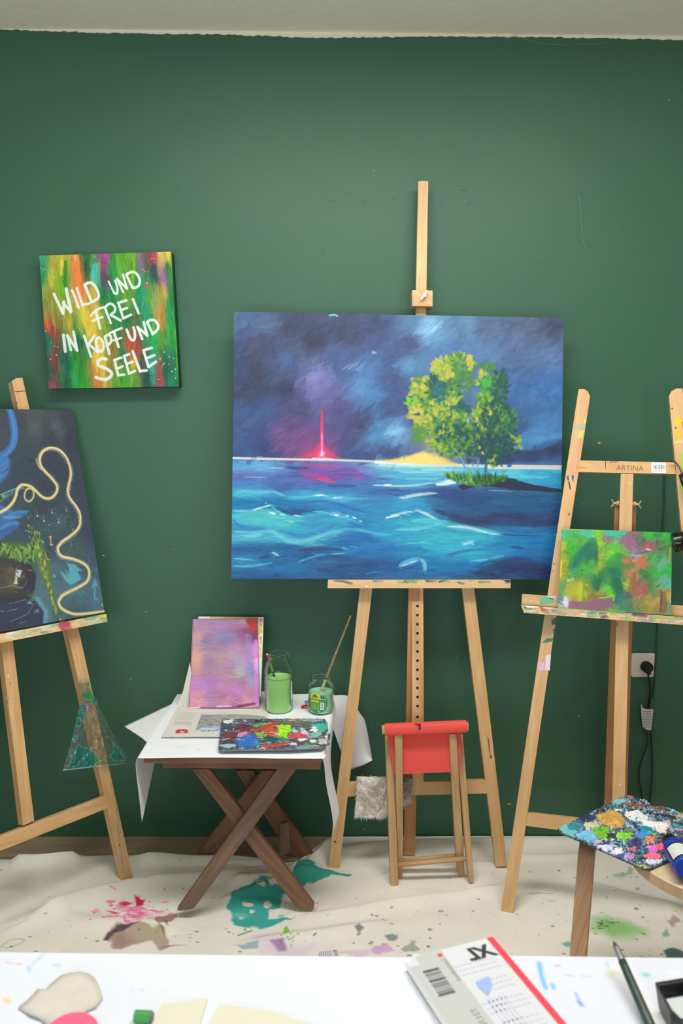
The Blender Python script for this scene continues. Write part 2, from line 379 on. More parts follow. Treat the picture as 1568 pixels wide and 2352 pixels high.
    def restroke(s, n, L, wd, ang, jit=14, a=.6, br=.5, reg=(0, 0, 1, 1), sprd=12, hgt=0, jump=3):
        src = s.a.copy(); R = s.rng
        for i in range(n):
            x = (reg[0]+R.random()*(reg[2]-reg[0]))*s.w; y = (reg[1]+R.random()*(reg[3]-reg[1]))*s.hh
            t = math.radians((ang(x, y) if callable(ang) else ang)+R.normal()*sprd); l = L*(.5+R.random())/2; bend = R.normal()*l*.12
            dx, dy = math.cos(t)*l, -math.sin(t)*l
            c = src[int(np.clip(y+R.normal()*jump, 0, s.hh-1)), int(np.clip(x+R.normal()*jump, 0, s.w-1))]*255+R.normal()*jit+R.normal(size=3)*jit*.4
            s.stroke([(x-dx, y-dy), (x-dy*.12*R.normal(), y+dx*.12*R.normal()), (x+dx, y+dy)], wd*(.5+R.random()), np.clip(c, 0, 255), a=a, br=br, tp='lens', raw=True, hgt=hgt)
# ================================================================== the room
def wallmat():
    m = bpy.data.materials.new('green_wall_paint'); nt, N, L, b = nodes(m); b.inputs['Roughness'].default_value = .48; b.inputs['Specular IOR Level'].default_value = .35
    tc = N.new('ShaderNodeTexCoord'); no = N.new('ShaderNodeTexNoise'); no.inputs['Scale'].default_value = 2.2; no.inputs['Detail'].default_value = 5
    r = N.new('ShaderNodeValToRGB'); r.color_ramp.elements[0].color = rgba((56, 96, 75)); r.color_ramp.elements[1].color = rgba((62, 103, 81))
    L.new(tc.outputs['Object'], no.inputs['Vector']); L.new(no.outputs[0], r.inputs[0])
    # sparse pale paint flecks of their own shape
    vo = N.new('ShaderNodeTexVoronoi'); vo.inputs['Scale'].default_value = 7.5; L.new(tc.outputs['Object'], vo.inputs['Vector'])
    n3 = N.new('ShaderNodeTexNoise'); n3.inputs['Scale'].default_value = 90; L.new(tc.outputs['Object'], n3.inputs['Vector'])
    ad = N.new('ShaderNodeMath'); ad.operation = 'MULTIPLY'; L.new(vo.outputs['Distance'], ad.inputs[0]); L.new(n3.outputs[0], ad.inputs[1])
    lt = N.new('ShaderNodeMath'); lt.operation = 'LESS_THAN'; lt.inputs[1].default_value = .0068; L.new(ad.outputs[0], lt.inputs[0])
    mx = N.new('ShaderNodeMixRGB'); mx.inputs[2].default_value = rgba((150, 175, 160)); L.new(lt.outputs[0], mx.inputs[0]); L.new(r.outputs[0], mx.inputs[1]); L.new(mx.outputs[0], b.inputs['Base Color'])
    n2 = N.new('ShaderNodeTexNoise'); n2.inputs['Scale'].default_value = 160; n2.inputs['Detail'].default_value = 3
    bp = N.new('ShaderNodeBump'); bp.inputs['Strength'].default_value = .35; bp.inputs['Distance'].default_value = .0012
    L.new(tc.outputs['Object'], n2.inputs['Vector']); L.new(n2.outputs[0], bp.inputs['Height']); L.new(bp.outputs[0], b.inputs['Normal'])
    return m
GREEN = wallmat(); CREAM = plain('cream_ceiling_paint', (242, 235, 212), .85, bump=.5, bscale=55, var=.02)
mb = MB(); R_ = random.Random(3)
# green coat with an uneven hand-cut upper edge just under the ceiling
top = [(-3.2, 2.536)]
for i in range(0, 1569, 7):
    row = np.interp(i, [0, 250, 500, 690, 784, 1000, 1300, 1568], [68, 76, 79, 86, 87, 84, 86, 92])+R_.uniform(-1.6, 1.6)
    p = onY(i, row, 0); top.append((p.x, p.z))
top.append((3.2, 2.52))
mb.poly([(x, 0, z) for x, z in [(-3.2, 0)]+top+[(3.2, 0)]], 0)
mb.prism([(-3.2, .004, -.05), (3.2, .004, -.05), (3.2, .004, 2.56), (-3.2, .004, 2.56)], (0, .12, 0), 1)
# scuffs and paint flecks on the wall
def fleck(pts, mi, y=-.0012): mb.poly([onY(x, r, y) for x, r in pts], mi)
for x, y, l in ((700, 457, 50), (1000, 466, 60), (1048, 436, 40), (930, 440, 16), (770, 452, 30), (830, 462, 40), (880, 458, 20), (1080, 467, 10), (1060, 462, 14)):
    for k in range(3):
        a = x+R_.uniform(0, l); b = y+R_.uniform(-4, 4); e = R_.uniform(6, 8+l*.5); fleck([(a, b), (a+e*.4, b-R_.uniform(0, 1)), (a+e, b-R_.uniform(-.5, 1.5)), (a+e*.5, b+.7)], 3 if k else 2)
fleck([(1328, 447), (1330, 447), (1337, 540), (1335, 541)], 3); fleck([(1335, 540), (1337, 540), (1344, 573), (1342, 572)], 3)
for x, y, r in ((237, 1276, 4), (1536, 230, 3), (1375, 1018, 5), (1340, 1157, 3), (300, 1560, 3), (335, 1405, 3), (398, 1262, 2), (1047, 1511, 3), (806, 2027, 2), (1242, 593, 2), (836, 1905, 4), (1168, 1847, 5), (752, 580, 2), (848, 1536, 2), (1328, 1645, 4)):
    fleck([(x-r, y), (x+r*.3, y-r*.6), (x+r, y-r*.2), (x+r*.4, y+r*.5)], 5 if x in (1168, 1375) else (4 if x == 237 else 2))
# bare crack line near the ceiling on the right
pr = None
for i in range(22):
    x = 1178+i*10.5; y = 80+22*math.sin(min(1, i/9)*1.5)+(-10*max(0, (i-18)/4))+R_.uniform(-1, 1)
    if pr and i not in (13, 14): fleck([pr, (x, y), (x, y+1.1), (pr[0], pr[1]+1.1)], 6)
    pr = (x, y)
wb = mb.build('wall_back', [GREEN, CREAM, plain('pale_scuff', (122, 150, 132), .7), plain('dull_scuff', (84, 120, 100), .7), plain('turquoise_fleck', (70, 190, 160), .5), plain('ochre_fleck', (196, 160, 90), .6), plain('grey_crack', (120, 128, 112), .8)], kind='structure', org=(0, 0, 0))
def struct(name, x0, y0, z0, x1, y1, z1, m):
    b = MB(); b.box(x0, y0, z0, x1, y1, z1); return b.build(name, m, kind='structure', org=(0, 0, 0))
struct('ceiling', -3.2, -5, 2.537, 3.2, .1, 2.62, CREAM)
WW = plain('white_wall_paint', (225, 222, 212), .8)
struct('wall_left', -3.3, -5, 0, -3.2, .1, 2.6, WW); struct('wall_right', 3.2, -5, 0, 3.3, .1, 2.6, WW)
def floormat():
    m = bpy.data.materials.new('oak_plank_floor'); nt, N, L, b = nodes(m); tc = N.new('ShaderNodeTexCoord')
    br = N.new('ShaderNodeTexBrick'); br.inputs['Scale'].default_value = 1.0; br.inputs['Brick Width'].default_value = 1.1; br.inputs['Row Height'].default_value = .13; br.inputs['Mortar Size'].default_value = .0015
    br.inputs['Color1'].default_value = rgba((196, 174, 146)); br.inputs['Color2'].default_value = rgba((172, 152, 126)); br.inputs['Mortar'].default_value = rgba((60, 48, 38))
    mp = N.new('ShaderNodeMapping'); mp.inputs['Scale'].default_value = (3, 40, 1); no = N.new('ShaderNodeTexNoise'); no.inputs['Scale'].default_value = 1.5; no.inputs['Detail'].default_value = 7
    mx = N.new('ShaderNodeMixRGB'); mx.blend_type = 'MULTIPLY'; mx.inputs[0].default_value = .5
    L.new(tc.outputs['Object'], br.inputs['Vector']); L.new(tc.outputs['Object'], mp.inputs[0]); L.new(mp.outputs[0], no.inputs['Vector'])
    L.new(br.outputs[0], mx.inputs[1]); L.new(no.outputs[0], mx.inputs[2]); L.new(mx.outputs[0], b.inputs['Base Color']); b.inputs['Roughness'].default_value = .5
    return m
struct('floor', -3.2, -5, -.08, 3.2, .1, 0, floormat())

# ------------------------------------------------------------------ paint-stained canvas drop cloth
CX0, CX1, CY0 = -1.3, 1.35, -1.45
CW, CH = 950, 520
def yback(x): return float(np.interp(x, [-1.3, -.95, -.7, -.45, -.3, -.18, -.11, -.05, 0, .5, 1.35], [-.16, -.15, -.125, -.15, -.15, -.165, -.16, -.07, -.012, -.006, -.005]))
def cl(px, py):
    p = onZ(px, py, .004); yb = yback(p.x); v = (yb-p.y)/(yb-CY0); return (p.x-CX0)/(CX1-CX0)*(CW-1), v*(CH-1)
cp = P(CW, CH, fn=cl, k=CW/(CX1-CX0)/790.0, base=(230, 225, 216), seed=11)
R = cp.rng
cp.a += ((fbm(CH, CW, 9, 14, R)-.5)*.07)[..., None]
cp.a[..., 2] += ((fbm(CH, CW, 5, 7, R)-.5)*.05)
cp.view = 'fl'
# turquoise puddle stain, pink flecks, brown and olive stain
TQ = (52, 160, 150)
cp.poly([(1075, 385), (1130, 372), (1190, 352), (1240, 340), (1290, 350), (1300, 390), (1295, 465), (1240, 475), (1232, 510), (1345, 508), (1260, 535), (1190, 552), (1130, 545), (1080, 530), (1052, 500), (1055, 440)], TQ, .92, 1.2, 5)
cp.poly([(1365, 300), (1420, 275), (1470, 290), (1530, 300), (1610, 305), (1600, 316), (1490, 325), (1440, 350), (1400, 352), (1330, 395), (1300, 390), (1300, 360)], (50, 150, 138), .92, 1.2, 4)
for c, rx, ry in (((1138, 440), 26, 23), ((1155, 474), 16, 16), ((1103, 502), 14, 10), ((1232, 445), 24, 30), ((1195, 370), 24, 20), ((1255, 355), 26, 22), ((1260, 470), 18, 10)): cp.blob(c, rx, ry, (224, 214, 200), .95, 10, .25, 6)
cp.blob((1100, 495), 60, 40, (150, 205, 190), .55, 0, .9, 3); cp.blob((1192, 366), 14, 8, (60, 110, 110), .9, 0, .3, 4)
for c, rx, ry, a in (((1034, 552), 9, 5, 0), ((1048, 567), 12, 6, 0), ((1072, 575), 9, 3, 0), ((1290, 501), 16, 7, 0), ((1330, 515), 30, 4, -10)): cp.blob(c, rx, ry, (95, 165, 155), .8, a, .4, 2)
for _ in range(110):
    c = (610+R.normal()*70, 482+R.normal()*32); cp.blob(c, 8+R.random()*26, 5+R.random()*12, [(245, 150, 185), (235, 110, 155), (240, 130, 170), (250, 190, 210)][int(R.integers(4))], .75, -20+R.random()*50, .4, 4)
cp.poly([(615, 402), (650, 425), (668, 422), (645, 450), (615, 455)], (205, 45, 85), .95, .8, 3); cp.poly([(553, 440), (580, 430), (602, 436), (575, 453)], (215, 60, 95), .95, .8, 2); cp.poly([(490, 465), (550, 487), (515, 490)], (210, 70, 105), .9, .8, 3)
cp.poly([(720, 505), (765, 495), (805, 486), (808, 525), (770, 532), (735, 540)], (150, 110, 105), .8, 1, 5); cp.poly([(760, 530), (775, 522), (770, 550)], (110, 80, 85), .8, .8, 2)
cp.poly([(480, 600), (505, 575), (540, 540), (590, 548), (650, 540), (700, 555), (740, 545), (755, 580), (775, 600), (780, 640), (730, 655), (700, 605), (650, 610), (600, 640), (540, 645), (510, 610), (478, 612)], (168, 146, 128), .8, 1.5, 6)
cp.poly([(650, 560), (735, 545), (750, 575), (720, 590), (650, 600)], (176, 168, 132), .8, 5, 4); cp.poly([(515, 585), (560, 575), (620, 610), (570, 640), (520, 625)], (160, 122, 116), .6, 4, 4)
cp.poly([(478, 612), (500, 585), (540, 548), (640, 540), (600, 555), (530, 580), (500, 608)], (80, 65, 75), .85, 1.2, 5); cp.poly([(735, 545), (752, 555), (754, 585), (745, 570)], (75, 65, 80), .7, 1, 3)
cp.poly([(770, 628), (860, 626), (790, 634), (735, 655), (730, 640)], (165, 130, 125), .8, 1, 2)
for c, rx, ry in (((905, 568), 10, 7), ((875, 580), 8, 4), ((808, 588), 5, 3), ((870, 597), 8, 3), ((415, 524), 9, 4), ((215, 510), 5, 5), ((850, 470), 8, 2), ((1050, 562), 5, 3)): cp.blob(c, rx, ry, (120, 112, 108), .8, 0, .4, 3)
cp.stroke([(1095, 582), (1130, 572), (1158, 562)], 7, (85, 105, 100), .8, rough=3); cp.blob((1135, 555), 14, 12, (95, 125, 115), .6, 0, .4, 6)
cp.poly([(1300, 555), (1322, 540), (1325, 580), (1298, 584)], (120, 195, 40), .95, .8, 2)
for _ in range(36): cp.blob((1325+R.normal()*22, 600+R.normal()*22), 2+R.random()*7, 2+R.random()*4, [(125, 200, 60), (95, 160, 60), (150, 190, 90)][int(R.integers(3))], .8, 0, .4, 2)
cp.poly([(1245, 612), (1300, 610), (1310, 650), (1270, 655)], (110, 75, 120), .9, 1.5, 5); cp.poly([(1190, 590), (1290, 600), (1420, 640), (1400, 662), (1200, 660)], (205, 180, 215), .5, 8, 5)
cp.poly([(1078, 635), (1140, 625), (1195, 620), (1190, 645), (1110, 650)], (148, 176, 186), .9, 1.2, 4)
cp.stroke([(0, 640), (40, 608), (100, 600), (108, 612), (30, 640)], 9, (190, 190, 160), .7, rough=2)
cp.blob((1450, 460), 60, 22, (232, 190, 190), .5, 0, .9, 6); cp.blob((668, 355), 9, 5, (250, 170, 195), .8, 0, .4, 3)
cp.stroke([(1050, 262), (1250, 262)], 9, (130, 150, 185), .5, br=.6); cp.stroke([(1120, 280), (1330, 272)], 6, (110, 125, 165), .45, br=.6)
cp.view = 'fr'
cp.poly([(1140, 505), (1200, 495), (1260, 512), (1330, 535), (1385, 560), (1400, 580), (1330, 592), (1260, 590), (1200, 562), (1145, 555)], (110, 178, 88), .85, 9, 6)
cp.blob((1310, 560), 150, 45, (165, 205, 140), .5, 8, .9, 6)
for _ in range(26): cp.blob((1200+R.normal()*22, 525+R.normal()*14), 3+R.random()*12, 2+R.random()*3, (92, 92, 72), .75, 0, .4, 3)
cp.blob((1270, 522), 10, 6, (70, 110, 60), .8); cp.blob((1392, 577), 13, 9, (190, 180, 95), .85, 0, .4, 2); cp.blob((998, 283), 7, 6, (70, 62, 72), .9, 30, .3, 1); cp.blob((866, 293), 7, 8, (170, 178, 160), .8, 30, .4, 2)
cp.poly([(1310, 260), (1335, 270), (1330, 300), (1280, 318), (1252, 312), (1300, 292)], (150, 180, 145), .8, 2, 4); cp.poly([(1345, 365), (1360, 360), (1372, 372), (1350, 376)], (130, 180, 165), .8, 1, 2)
for pts, c in (([(192, 585), (230, 570), (260, 575), (250, 595), (210, 602)], (120, 140, 140)), ([(65, 553), (95, 548), (103, 562), (75, 573)], (110, 120, 128)), ([(275, 640), (330, 600), (352, 635), (320, 650), (285, 660)], (150, 165, 150)), ([(140, 640), (205, 615), (240, 660), (150, 672)], (205, 165, 205)), ([(0, 655), (130, 645), (140, 672), (0, 668)], (215, 195, 215)),
               ([(1485, 655), (1530, 645), (1580, 670), (1580, 700), (1490, 700)], (62, 96, 96)), ([(1000, 615), (1045, 605), (1050, 640), (1010, 632)], (90, 185, 165)), ([(1380, 680), (1410, 685), (1405, 698)], (130, 110, 100)), ([(1478, 565), (1500, 550), (1506, 580), (1480, 586)], (120, 170, 140)), ([(1500, 520), (1540, 498), (1568, 520), (1530, 545)], (175, 150, 138))): cp.poly(pts, c, .85, 1.2, 6)
cp.blob((400, 630), 14, 8, (105, 125, 125), .8, 0, .4, 4); cp.blob((1303, 685), 9, 10, (50, 80, 105), .9, 0, .3, 2); cp.blob((335, 487), 14, 4, (235, 195, 120), .8, 0, .5, 2); cp.blob((220, 478), 8, 4, (235, 225, 130), .8, 0, .5, 2)
cp.blob((960, 430), 60, 22, (196, 200, 216), .7, -8, .9, 8); cp.blob((880, 385), 60, 16, (180, 176, 176), .7, -8, .9, 8); cp.stroke([(900, 388), (970, 393)], 4, (90, 95, 110), .6)
cp.view = 'ph'
for _ in range(200):
    c = (R.random()*1568, 1985+R.random()*220); r = .6+R.random()**3*3
    cp.blob(c, r*1.5, r, [(120, 112, 104), (95, 90, 95), (110, 140, 120), (140, 120, 110)][int(R.integers(4))], .55+.3*R.random(), R.random()*60-30, .4, 2)
for _ in range(60):
    c = (820+R.random()*740, 2080+R.random()*120); r = .7+R.random()**2*3.6
    cp.blob(c, r*1.6, r, [(100, 150, 135), (120, 130, 128), (150, 120, 140), (110, 160, 90)][int(R.integers(4))], .7, R.random()*60-30, .4, 3)
# folds: gaussian ridges along polylines given where they lie on the floor
XX, VV = np.meshgrid(np.linspace(CX0, CX1, CW), np.linspace(0, 1, CH)); YB = np.array([yback(x) for x in XX[0]])[None, :]; YY = YB+VV*(CY0-YB)
Z = .004+.004*fbm(CH, CW, 16, 22, R)+.009*np.abs(fbm(CH, CW, 5, 7, R)-.5)*2
def fold(pts, hgt, wd, asym=1.0):
    global Z
    q = np.array([tuple(onZ(x, y, .004))[:2] for x, y in pts]); q = catmull(q, 8)
    D, t, S = cp.segd(q, XX, YY); wl = np.where(S > 0, wd, wd*asym); Z = np.maximum(Z, .004)+1.7*hgt*np.exp(-(D/wl)**2)*np.clip(6*t+.2, 0, 1)*np.clip(6*(1-t)+.2, 0, 1)
fold([(70, 2120), (180, 2070), (330, 2035), (480, 2022), (620, 2012)], .016, .018, 2.2)
fold([(300, 1968), (420, 1985), (560, 1985), (640, 1998)], .014, .02, 1.6)
fold([(0, 2140), (120, 2095), (0, 2150)], .006, .03)
fold([(20, 1990), (90, 1978), (190, 1978)], .016, .03)
fold([(660, 2015), (700, 1996), (735, 1968), (762, 1936)], .016, .022, 1.5)
fold([(520, 2040), (620, 2025), (740, 2000)], .012, .02, 1.5)
fold([(505, 2072), (600, 2045), (690, 2020), (780, 2008)], .008, .012, 2)
fold([(720, 2105), (800, 2098), (900, 2078), (1050, 2060), (1150, 2040)], .009, .012, 2.5)
fold([(880, 2015), (950, 2004), (1050, 1998), (1130, 1985)], .008, .010, 2)
fold([(1330, 2030), (1430, 2060), (1568, 2092)], .010, .016, 2.5)
fold([(1170, 1968), (1250, 1972), (1340, 1968)], .006, .012, 2)
fold([(560, 2170), (700, 2150), (900, 2120)], .006, .014, 2)
fold([(770, 1950), (1000, 1940), (1250, 1935), (1568, 1930)], .008, .02, 1.5)
fold([(100, 2100), (200, 2120), (420, 2130)], .006, .03, 1.5)
Z[VV < .012] *= .6
def clothz(x, y):
    i = int(np.clip((x-CX0)/(CX1-CX0)*(CW-1), 0, CW-1)); yb = yback(x); j = int(np.clip((yb-y)/(yb-CY0)*(CH-1), 0, CH-1)); return float(Z[j, i])
PM_cloth = paintmat('drop_cloth_cotton', .9, .1, .35, 700, .001)
mesh_np('drop_cloth', np.stack([XX, YY, Z], -1).reshape(-1, 3), gridq(CH, CW), PM_cloth, org=(0, -.6, 0), col=cp.lin(1.1).reshape(-1, 3), label='cream canvas drop cloth splashed with paint, spread wrinkled over the floor', cat='drop cloth')
# ================================================================== easels
BEECH = wood('oiled_beech', (232, 190, 136), (214, 166, 110))
PINE = wood('pine', (236, 196, 140), (206, 156, 98), sv=45)
STEEL = plain('zinc_steel', (190, 190, 188), .3, 1.0); BRASS = plain('brass', (214, 190, 120), .35, 1.0)
def dab(c): return plain('dab_%02x%02x%02x' % c, c, .45)
def quad(pl, pxs, thick, mats=BEECH, name=None, parent=None, off=0, daubs=(), bevel=.0015, texts=(), axis=None, label=None):
    """Straight board: outline of its front face on the plane pl, thickness behind it; daubs of paint and print stay in its mesh."""
    b = MB(); b.prism([pl.px(x, y, off) for x, y in pxs], -pl.n*thick, 0, axis)
    ml = [mats]
    for c, pts in daubs:
        m = dab(c)
        if m not in ml: ml.append(m)
        b.poly([pl.px(x, y, off+.0006) for x, y in pts], ml.index(m))
    for body, x0, y0, x1, y1, size, c in texts:
        m = dab(c)
        if m not in ml: ml.append(m)
        a = pl.px(x0, y0, off+.0008); e = (pl.px(x1, y1, off+.0008)-a).normalized(); g = pl.n.cross(e)
        b.text(body, lambda x, y: a+e*x+g*y, size, ml.index(m))
    return b.build(name, ml, parent, bevel=bevel, label=label)
def stq(pl, sts, thick, name, parent, off=0, bevel=.0015, mats=BEECH):
    b = MB(); b.prism([pl.at(a, t, off) for a, t in sts], -pl.n*thick); return b.build(name, mats, parent, bevel=bevel)
def rnd_daub(rng, x, y, rx, ry, n=9):
    return [(x+rx*math.cos(k*6.283/n)*rng.uniform(.6, 1.1), y+ry*math.sin(k*6.283/n)*rng.uniform(.6, 1.1)) for k in range(n)]
def messy_strip(w, h, quad_, seed, base=(226, 188, 136), n=60, view='ph', cols=None, lo=.15):
    p = P(w, h, quad_, base, seed); r = p.rng
    p.a += (fbm(h, w, 3, 8, r)[..., None]-.5)*.06
    cols = cols or [(90, 160, 120), (60, 120, 100), (190, 140, 170), (230, 205, 190), (150, 60, 50), (220, 130, 90), (190, 170, 80), (130, 190, 150), (70, 70, 90), (120, 180, 70)]
    for i in range(n):
        x = r.random()*w; y = r.random()*h*(1-lo); l = 4+r.random()*w*.05
        p.stroke([(x, y), (x+l, y+r.normal()*2)], 2+r.random()*h*.45, cols[int(r.integers(len(cols)))], .35+.6*r.random(), br=.6, raw=True, rough=3)
    return p
PM_tray = paintmat('paint_smeared_beech', .5, .4, .1)
rd = random.Random(5)

# ---------------------------------------------------------------- centre easel (nearly folded, leaning at the wall)
CE = Pl((.26, -.205, 0), 0, 4.2)
ce = thing('easel', 'tall single-mast wooden easel holding the seascape painting, at the centre of the wall', 'easel', (.26, -.17, 0), 'wooden easels')
quad(CE, [(960, 417), (962, 415), (981, 415), (983.5, 417), (979, 690), (976, 880), (955, 880), (954.5, 690)], .02, PINE, 'mast', ce, bevel=.002)
block_ = quad(CE, [(946, 666), (993.5, 667), (993.5, 704), (946.5, 703)], .05, PINE, 'clamp_block', ce, off=.028)
b = MB(); p = CE.px(974, 680, .028); b.tube([p, p+CE.n*.012], .0028, 10); b.tube([p+CE.n*.006, p+CE.n*.013], .006, 16)
q = p+CE.n*.009; a = (CE.h*.55+CE.u*.8).normalized(); s_ = a.cross(CE.n)
for sg in (-1, 1): b.prism([q+a*sg*.004+s_*.003, q+a*sg*.016+s_*.001, q+a*sg*.017-s_*.004, q+a*sg*.004-s_*.003], CE.n*.0022)
b.build('wing_screw', STEEL, block_, bevel=.0004, label='steel wing screw')
post_ = quad(CE, [(946, 880), (972, 880), (972, 1352), (973, 1600), (973, 1815), (946, 1815), (946, 1600), (945, 1352)], .02, PINE, 'post', ce)
# the row of peg holes down the post
for i in range(16):
    y = 1371+i*20.9 if i < 12 else 1371+12*20.9+(i-12)*24.5
    if y > 1652: break
    p = CE.px(958.3+.02*i, y, .0006); n_ = 14; hb = MB(); hb.poly([p+(CE.h*math.cos(k*6.283/n_)+CE.u*math.sin(k*6.283/n_))*.0042 for k in range(n_)]); hb.build('peg_hole', plain('dark_hole', (38, 26, 18), .9), post_)
quad(CE, [(826, 1352), (895, 770), (924, 770), (855, 1352), (827.5, 1580), (778, 2006), (751.5, 2006), (801, 1580)], .02, BEECH, 'leg', ce, daubs=[((96, 62, 40), rnd_daub(rd, 769, 1933, 3, 2.5))])
quad(CE, [(1061, 1352), (1000, 770), (1029, 770), (1089, 1352), (1117, 1580), (1164.5, 1990), (1138.5, 1991), (1088, 1580)], .02, BEECH, 'leg', ce, daubs=[((150, 100, 60), rnd_daub(rd, 1127, 1739, 4, 5)), ((140, 92, 56), [(1119, 1690), (1123, 1700), (1127, 1735), (1122, 1720)])])
quad(CE, [(797, 1799), (1115, 1793), (1120, 1823), (793, 1830)], .018, BEECH, 'crossbar', ce, off=-.001)
RP = Pl((.24, -.135, 0), 0, -.6)
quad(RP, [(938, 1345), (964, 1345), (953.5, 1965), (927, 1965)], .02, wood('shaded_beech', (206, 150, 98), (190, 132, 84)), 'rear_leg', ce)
TQd = [(753, 1332), (1173, 1332), (1172, 1351), (752, 1351)]
tp = messy_strip(300, 16, TQd, 21, n=26, cols=[(60, 90, 150), (90, 160, 110), (200, 190, 60), (70, 130, 110), (230, 200, 160), (60, 60, 70)], lo=.75)
tray_ = slabgrid('tray', [CE.px(x, y, .034) for x, y in TQd], -CE.n*.034, tp, PM_tray, parent=ce, side=(226, 188, 136))
for x in (841.5, 1086):
    b = MB(); p = CE.px(x, 1346.5, .034); b.tube([p, p+CE.n*.002], [.0042, .0036], 14); b.build('screw', STEEL, tray_)

# ---------------------------------------------------------------- right easel (A-frame, turned a little to the left)
A_R = onZ(1165, 2096, 0.006)
RE = Pl(A_R, -16, 12)
re_ = thing('easel', 'wooden A-frame easel holding the small green canvas at the right edge', 'easel', (.75, -.4, 0), 'wooden easels')
quad(RE, [(1150, 2093), (1257, 1365), (1328, 894), (1341, 893), (1350, 899), (1355, 910.5), (1274, 1440), (1178, 2098)], .022, BEECH, 'leg', re_, daubs=[
    ((236, 216, 80), [(1340, 962), (1345, 962), (1345, 972), (1340, 974)]), ((120, 190, 200), [(1317, 979), (1344, 978), (1343, 983), (1316, 982)]), ((200, 205, 100), [(1330, 990), (1342, 988), (1336, 1005), (1328, 1008)]),
    ((235, 160, 130), [(1322, 1022), (1327, 1021), (1325, 1060), (1322, 1085), (1310, 1088), (1312, 1060)]), ((40, 90, 150), [(1301, 1094), (1305, 1092), (1307, 1104), (1302, 1102)]), ((40, 90, 150), [(1312, 1092), (1318, 1092), (1316, 1108), (1313, 1100)]), ((50, 45, 40), [(1304, 1104), (1308, 1108), (1311, 1124), (1308, 1124)]),
    ((130, 110, 90), rnd_daub(rd, 1306, 1181, 3.5, 3.5)), ((110, 175, 50), [(1268, 1294), (1276, 1293), (1271, 1299)]), ((110, 175, 50), [(1266, 1312), (1271, 1307), (1268, 1316)]),
    ((30, 90, 80), [(1266, 1425), (1276, 1417), (1275, 1434), (1267, 1436)]), ((40, 120, 100), [(1244, 1476), (1256, 1466), (1270, 1466), (1268, 1473), (1252, 1476)]), ((30, 90, 80), [(1269, 1446), (1273, 1444), (1271, 1456)]),
    ((232, 208, 226), [(1253, 1505), (1265, 1503), (1262, 1540), (1251, 1539)]), ((222, 178, 200), [(1236, 1522), (1251, 1520), (1250, 1540), (1234, 1541)])])
l1 = RE.st(1535.7, 910); l2 = RE.st(1564, 1217.5); sl = (l2[0]-l1[0])/(l2[1]-l1[1]); wd = .036
bx = l1[0]+sl*(0-l1[1])
quad_pts = [RE.at(*RE.st(1536, 910)), RE.at(*RE.st(1541, 899)), RE.at(*RE.st(1553, 892)), RE.at(*RE.st(1567, 892))]
b = MB(); t0 = RE.st(1567, 892)
b.prism([RE.at(bx, .0)]+quad_pts+[RE.at(t0[0]+sl*(0-t0[1]), 0)], -RE.n*.022)
ml = [BEECH]
for c, pts in [((240, 190, 40), [(1548, 960), (1560, 957), (1572, 975), (1566, 985), (1556, 980), (1550, 978)]), ((240, 190, 40), [(1546, 988), (1560, 990), (1568, 1000), (1560, 1006), (1551, 1002)]), ((226, 180, 60), [(1566, 965), (1574, 970), (1574, 1000), (1567, 1000)]),
               ((150, 205, 40), [(1563, 1042), (1578, 1036), (1582, 1082), (1566, 1080)]), ((170, 195, 60), [(1562, 1100), (1575, 1096), (1578, 1140), (1564, 1134)]), ((60, 50, 40), rnd_daub(rd, 1551, 983, 3, 2)), ((214, 206, 120), [(1548, 1014), (1566, 1010), (1567, 1018), (1549, 1020)]), ((120, 92, 66), rnd_daub(rd, 1543, 938, 2.5, 2))]:
    ml.append(dab(c)); b.poly([RE.px(x, y, .0006) for x, y in pts], len(ml)-1)
b.build('leg', ml, re_, bevel=.0015)
bars = [(1499+k*d, w) for k, (d, w) in enumerate([(0, 0)])]
topbar_ = quad(RE, [(1331, 1057.5), (1548, 1062), (1552, 1089), (1328, 1084)], .02, BEECH, 'top_crossbar', re_, daubs=[((196, 150, 80), [(1322, 1070), (1340, 1072), (1351, 1075), (1325, 1076)]), ((50, 60, 90), [(1389.5, 1059), (1391, 1059), (1391, 1080), (1389.5, 1070)]), ((70, 60, 60), [(1398, 1060), (1420, 1060), (1416, 1061.5), (1400, 1061.5)])],
     texts=[('ARTINA', 1414.5, 1079.5, 1468, 1081, .0205, (150, 108, 66))])
sb = MB(); L_ = lambda x, y, o=.0012: RE.px(*zp('re', (x, y))[0], o)
sb.prism([L_(1300, 740, .001), L_(1421, 743, .001), L_(1424, 832, .001), L_(1303, 829, .001)], RE.n*.0004)
for x, wd_ in ((1322, 6), (1334, 10), (1352, 3), (1362, 4), (1370, 6), (1381, 3), (1388, 5), (1397, 3), (1404, 3), (1410, 2)):
    sb.poly([L_(x, 763, .0018), L_(x+wd_, 763, .0018), L_(x+wd_, 797, .0018), L_(x, 797, .0018)], 1)
for y in (752, 806, 812): sb.poly([L_(1316, y, .0018), L_(1410, y+1, .0018), L_(1410, y+3, .0018), L_(1316, y+2, .0018)], 2)
sb.build('barcode_sticker', [plain('sticker_paper', (238, 236, 232), .6), plain('print_grey', (120, 118, 118), .7), plain('print_pale', (188, 186, 186), .7)], topbar_, label='white barcode sticker')
quad(RE, [(1425, 1088), (1454.5, 1088), (1444, 1440), (1434.5, 1849), (1431.5, 1912), (1402.5, 1908), (1405.5, 1849), (1414, 1440)], .022, BEECH, 'post', re_, off=-.001, daubs=[((240, 232, 220), rnd_daub(rd, 1423, 1803, 2.2, 3.2)), ((245, 225, 215), rnd_daub(rd, 1446.5, 1110, 1.5, 2)), ((70, 50, 40), [(1417, 1428), (1419, 1428), (1417, 1440), (1415.5, 1438)])])
QP = Pl(onY(1437, 1160, -.225), -16, -9)
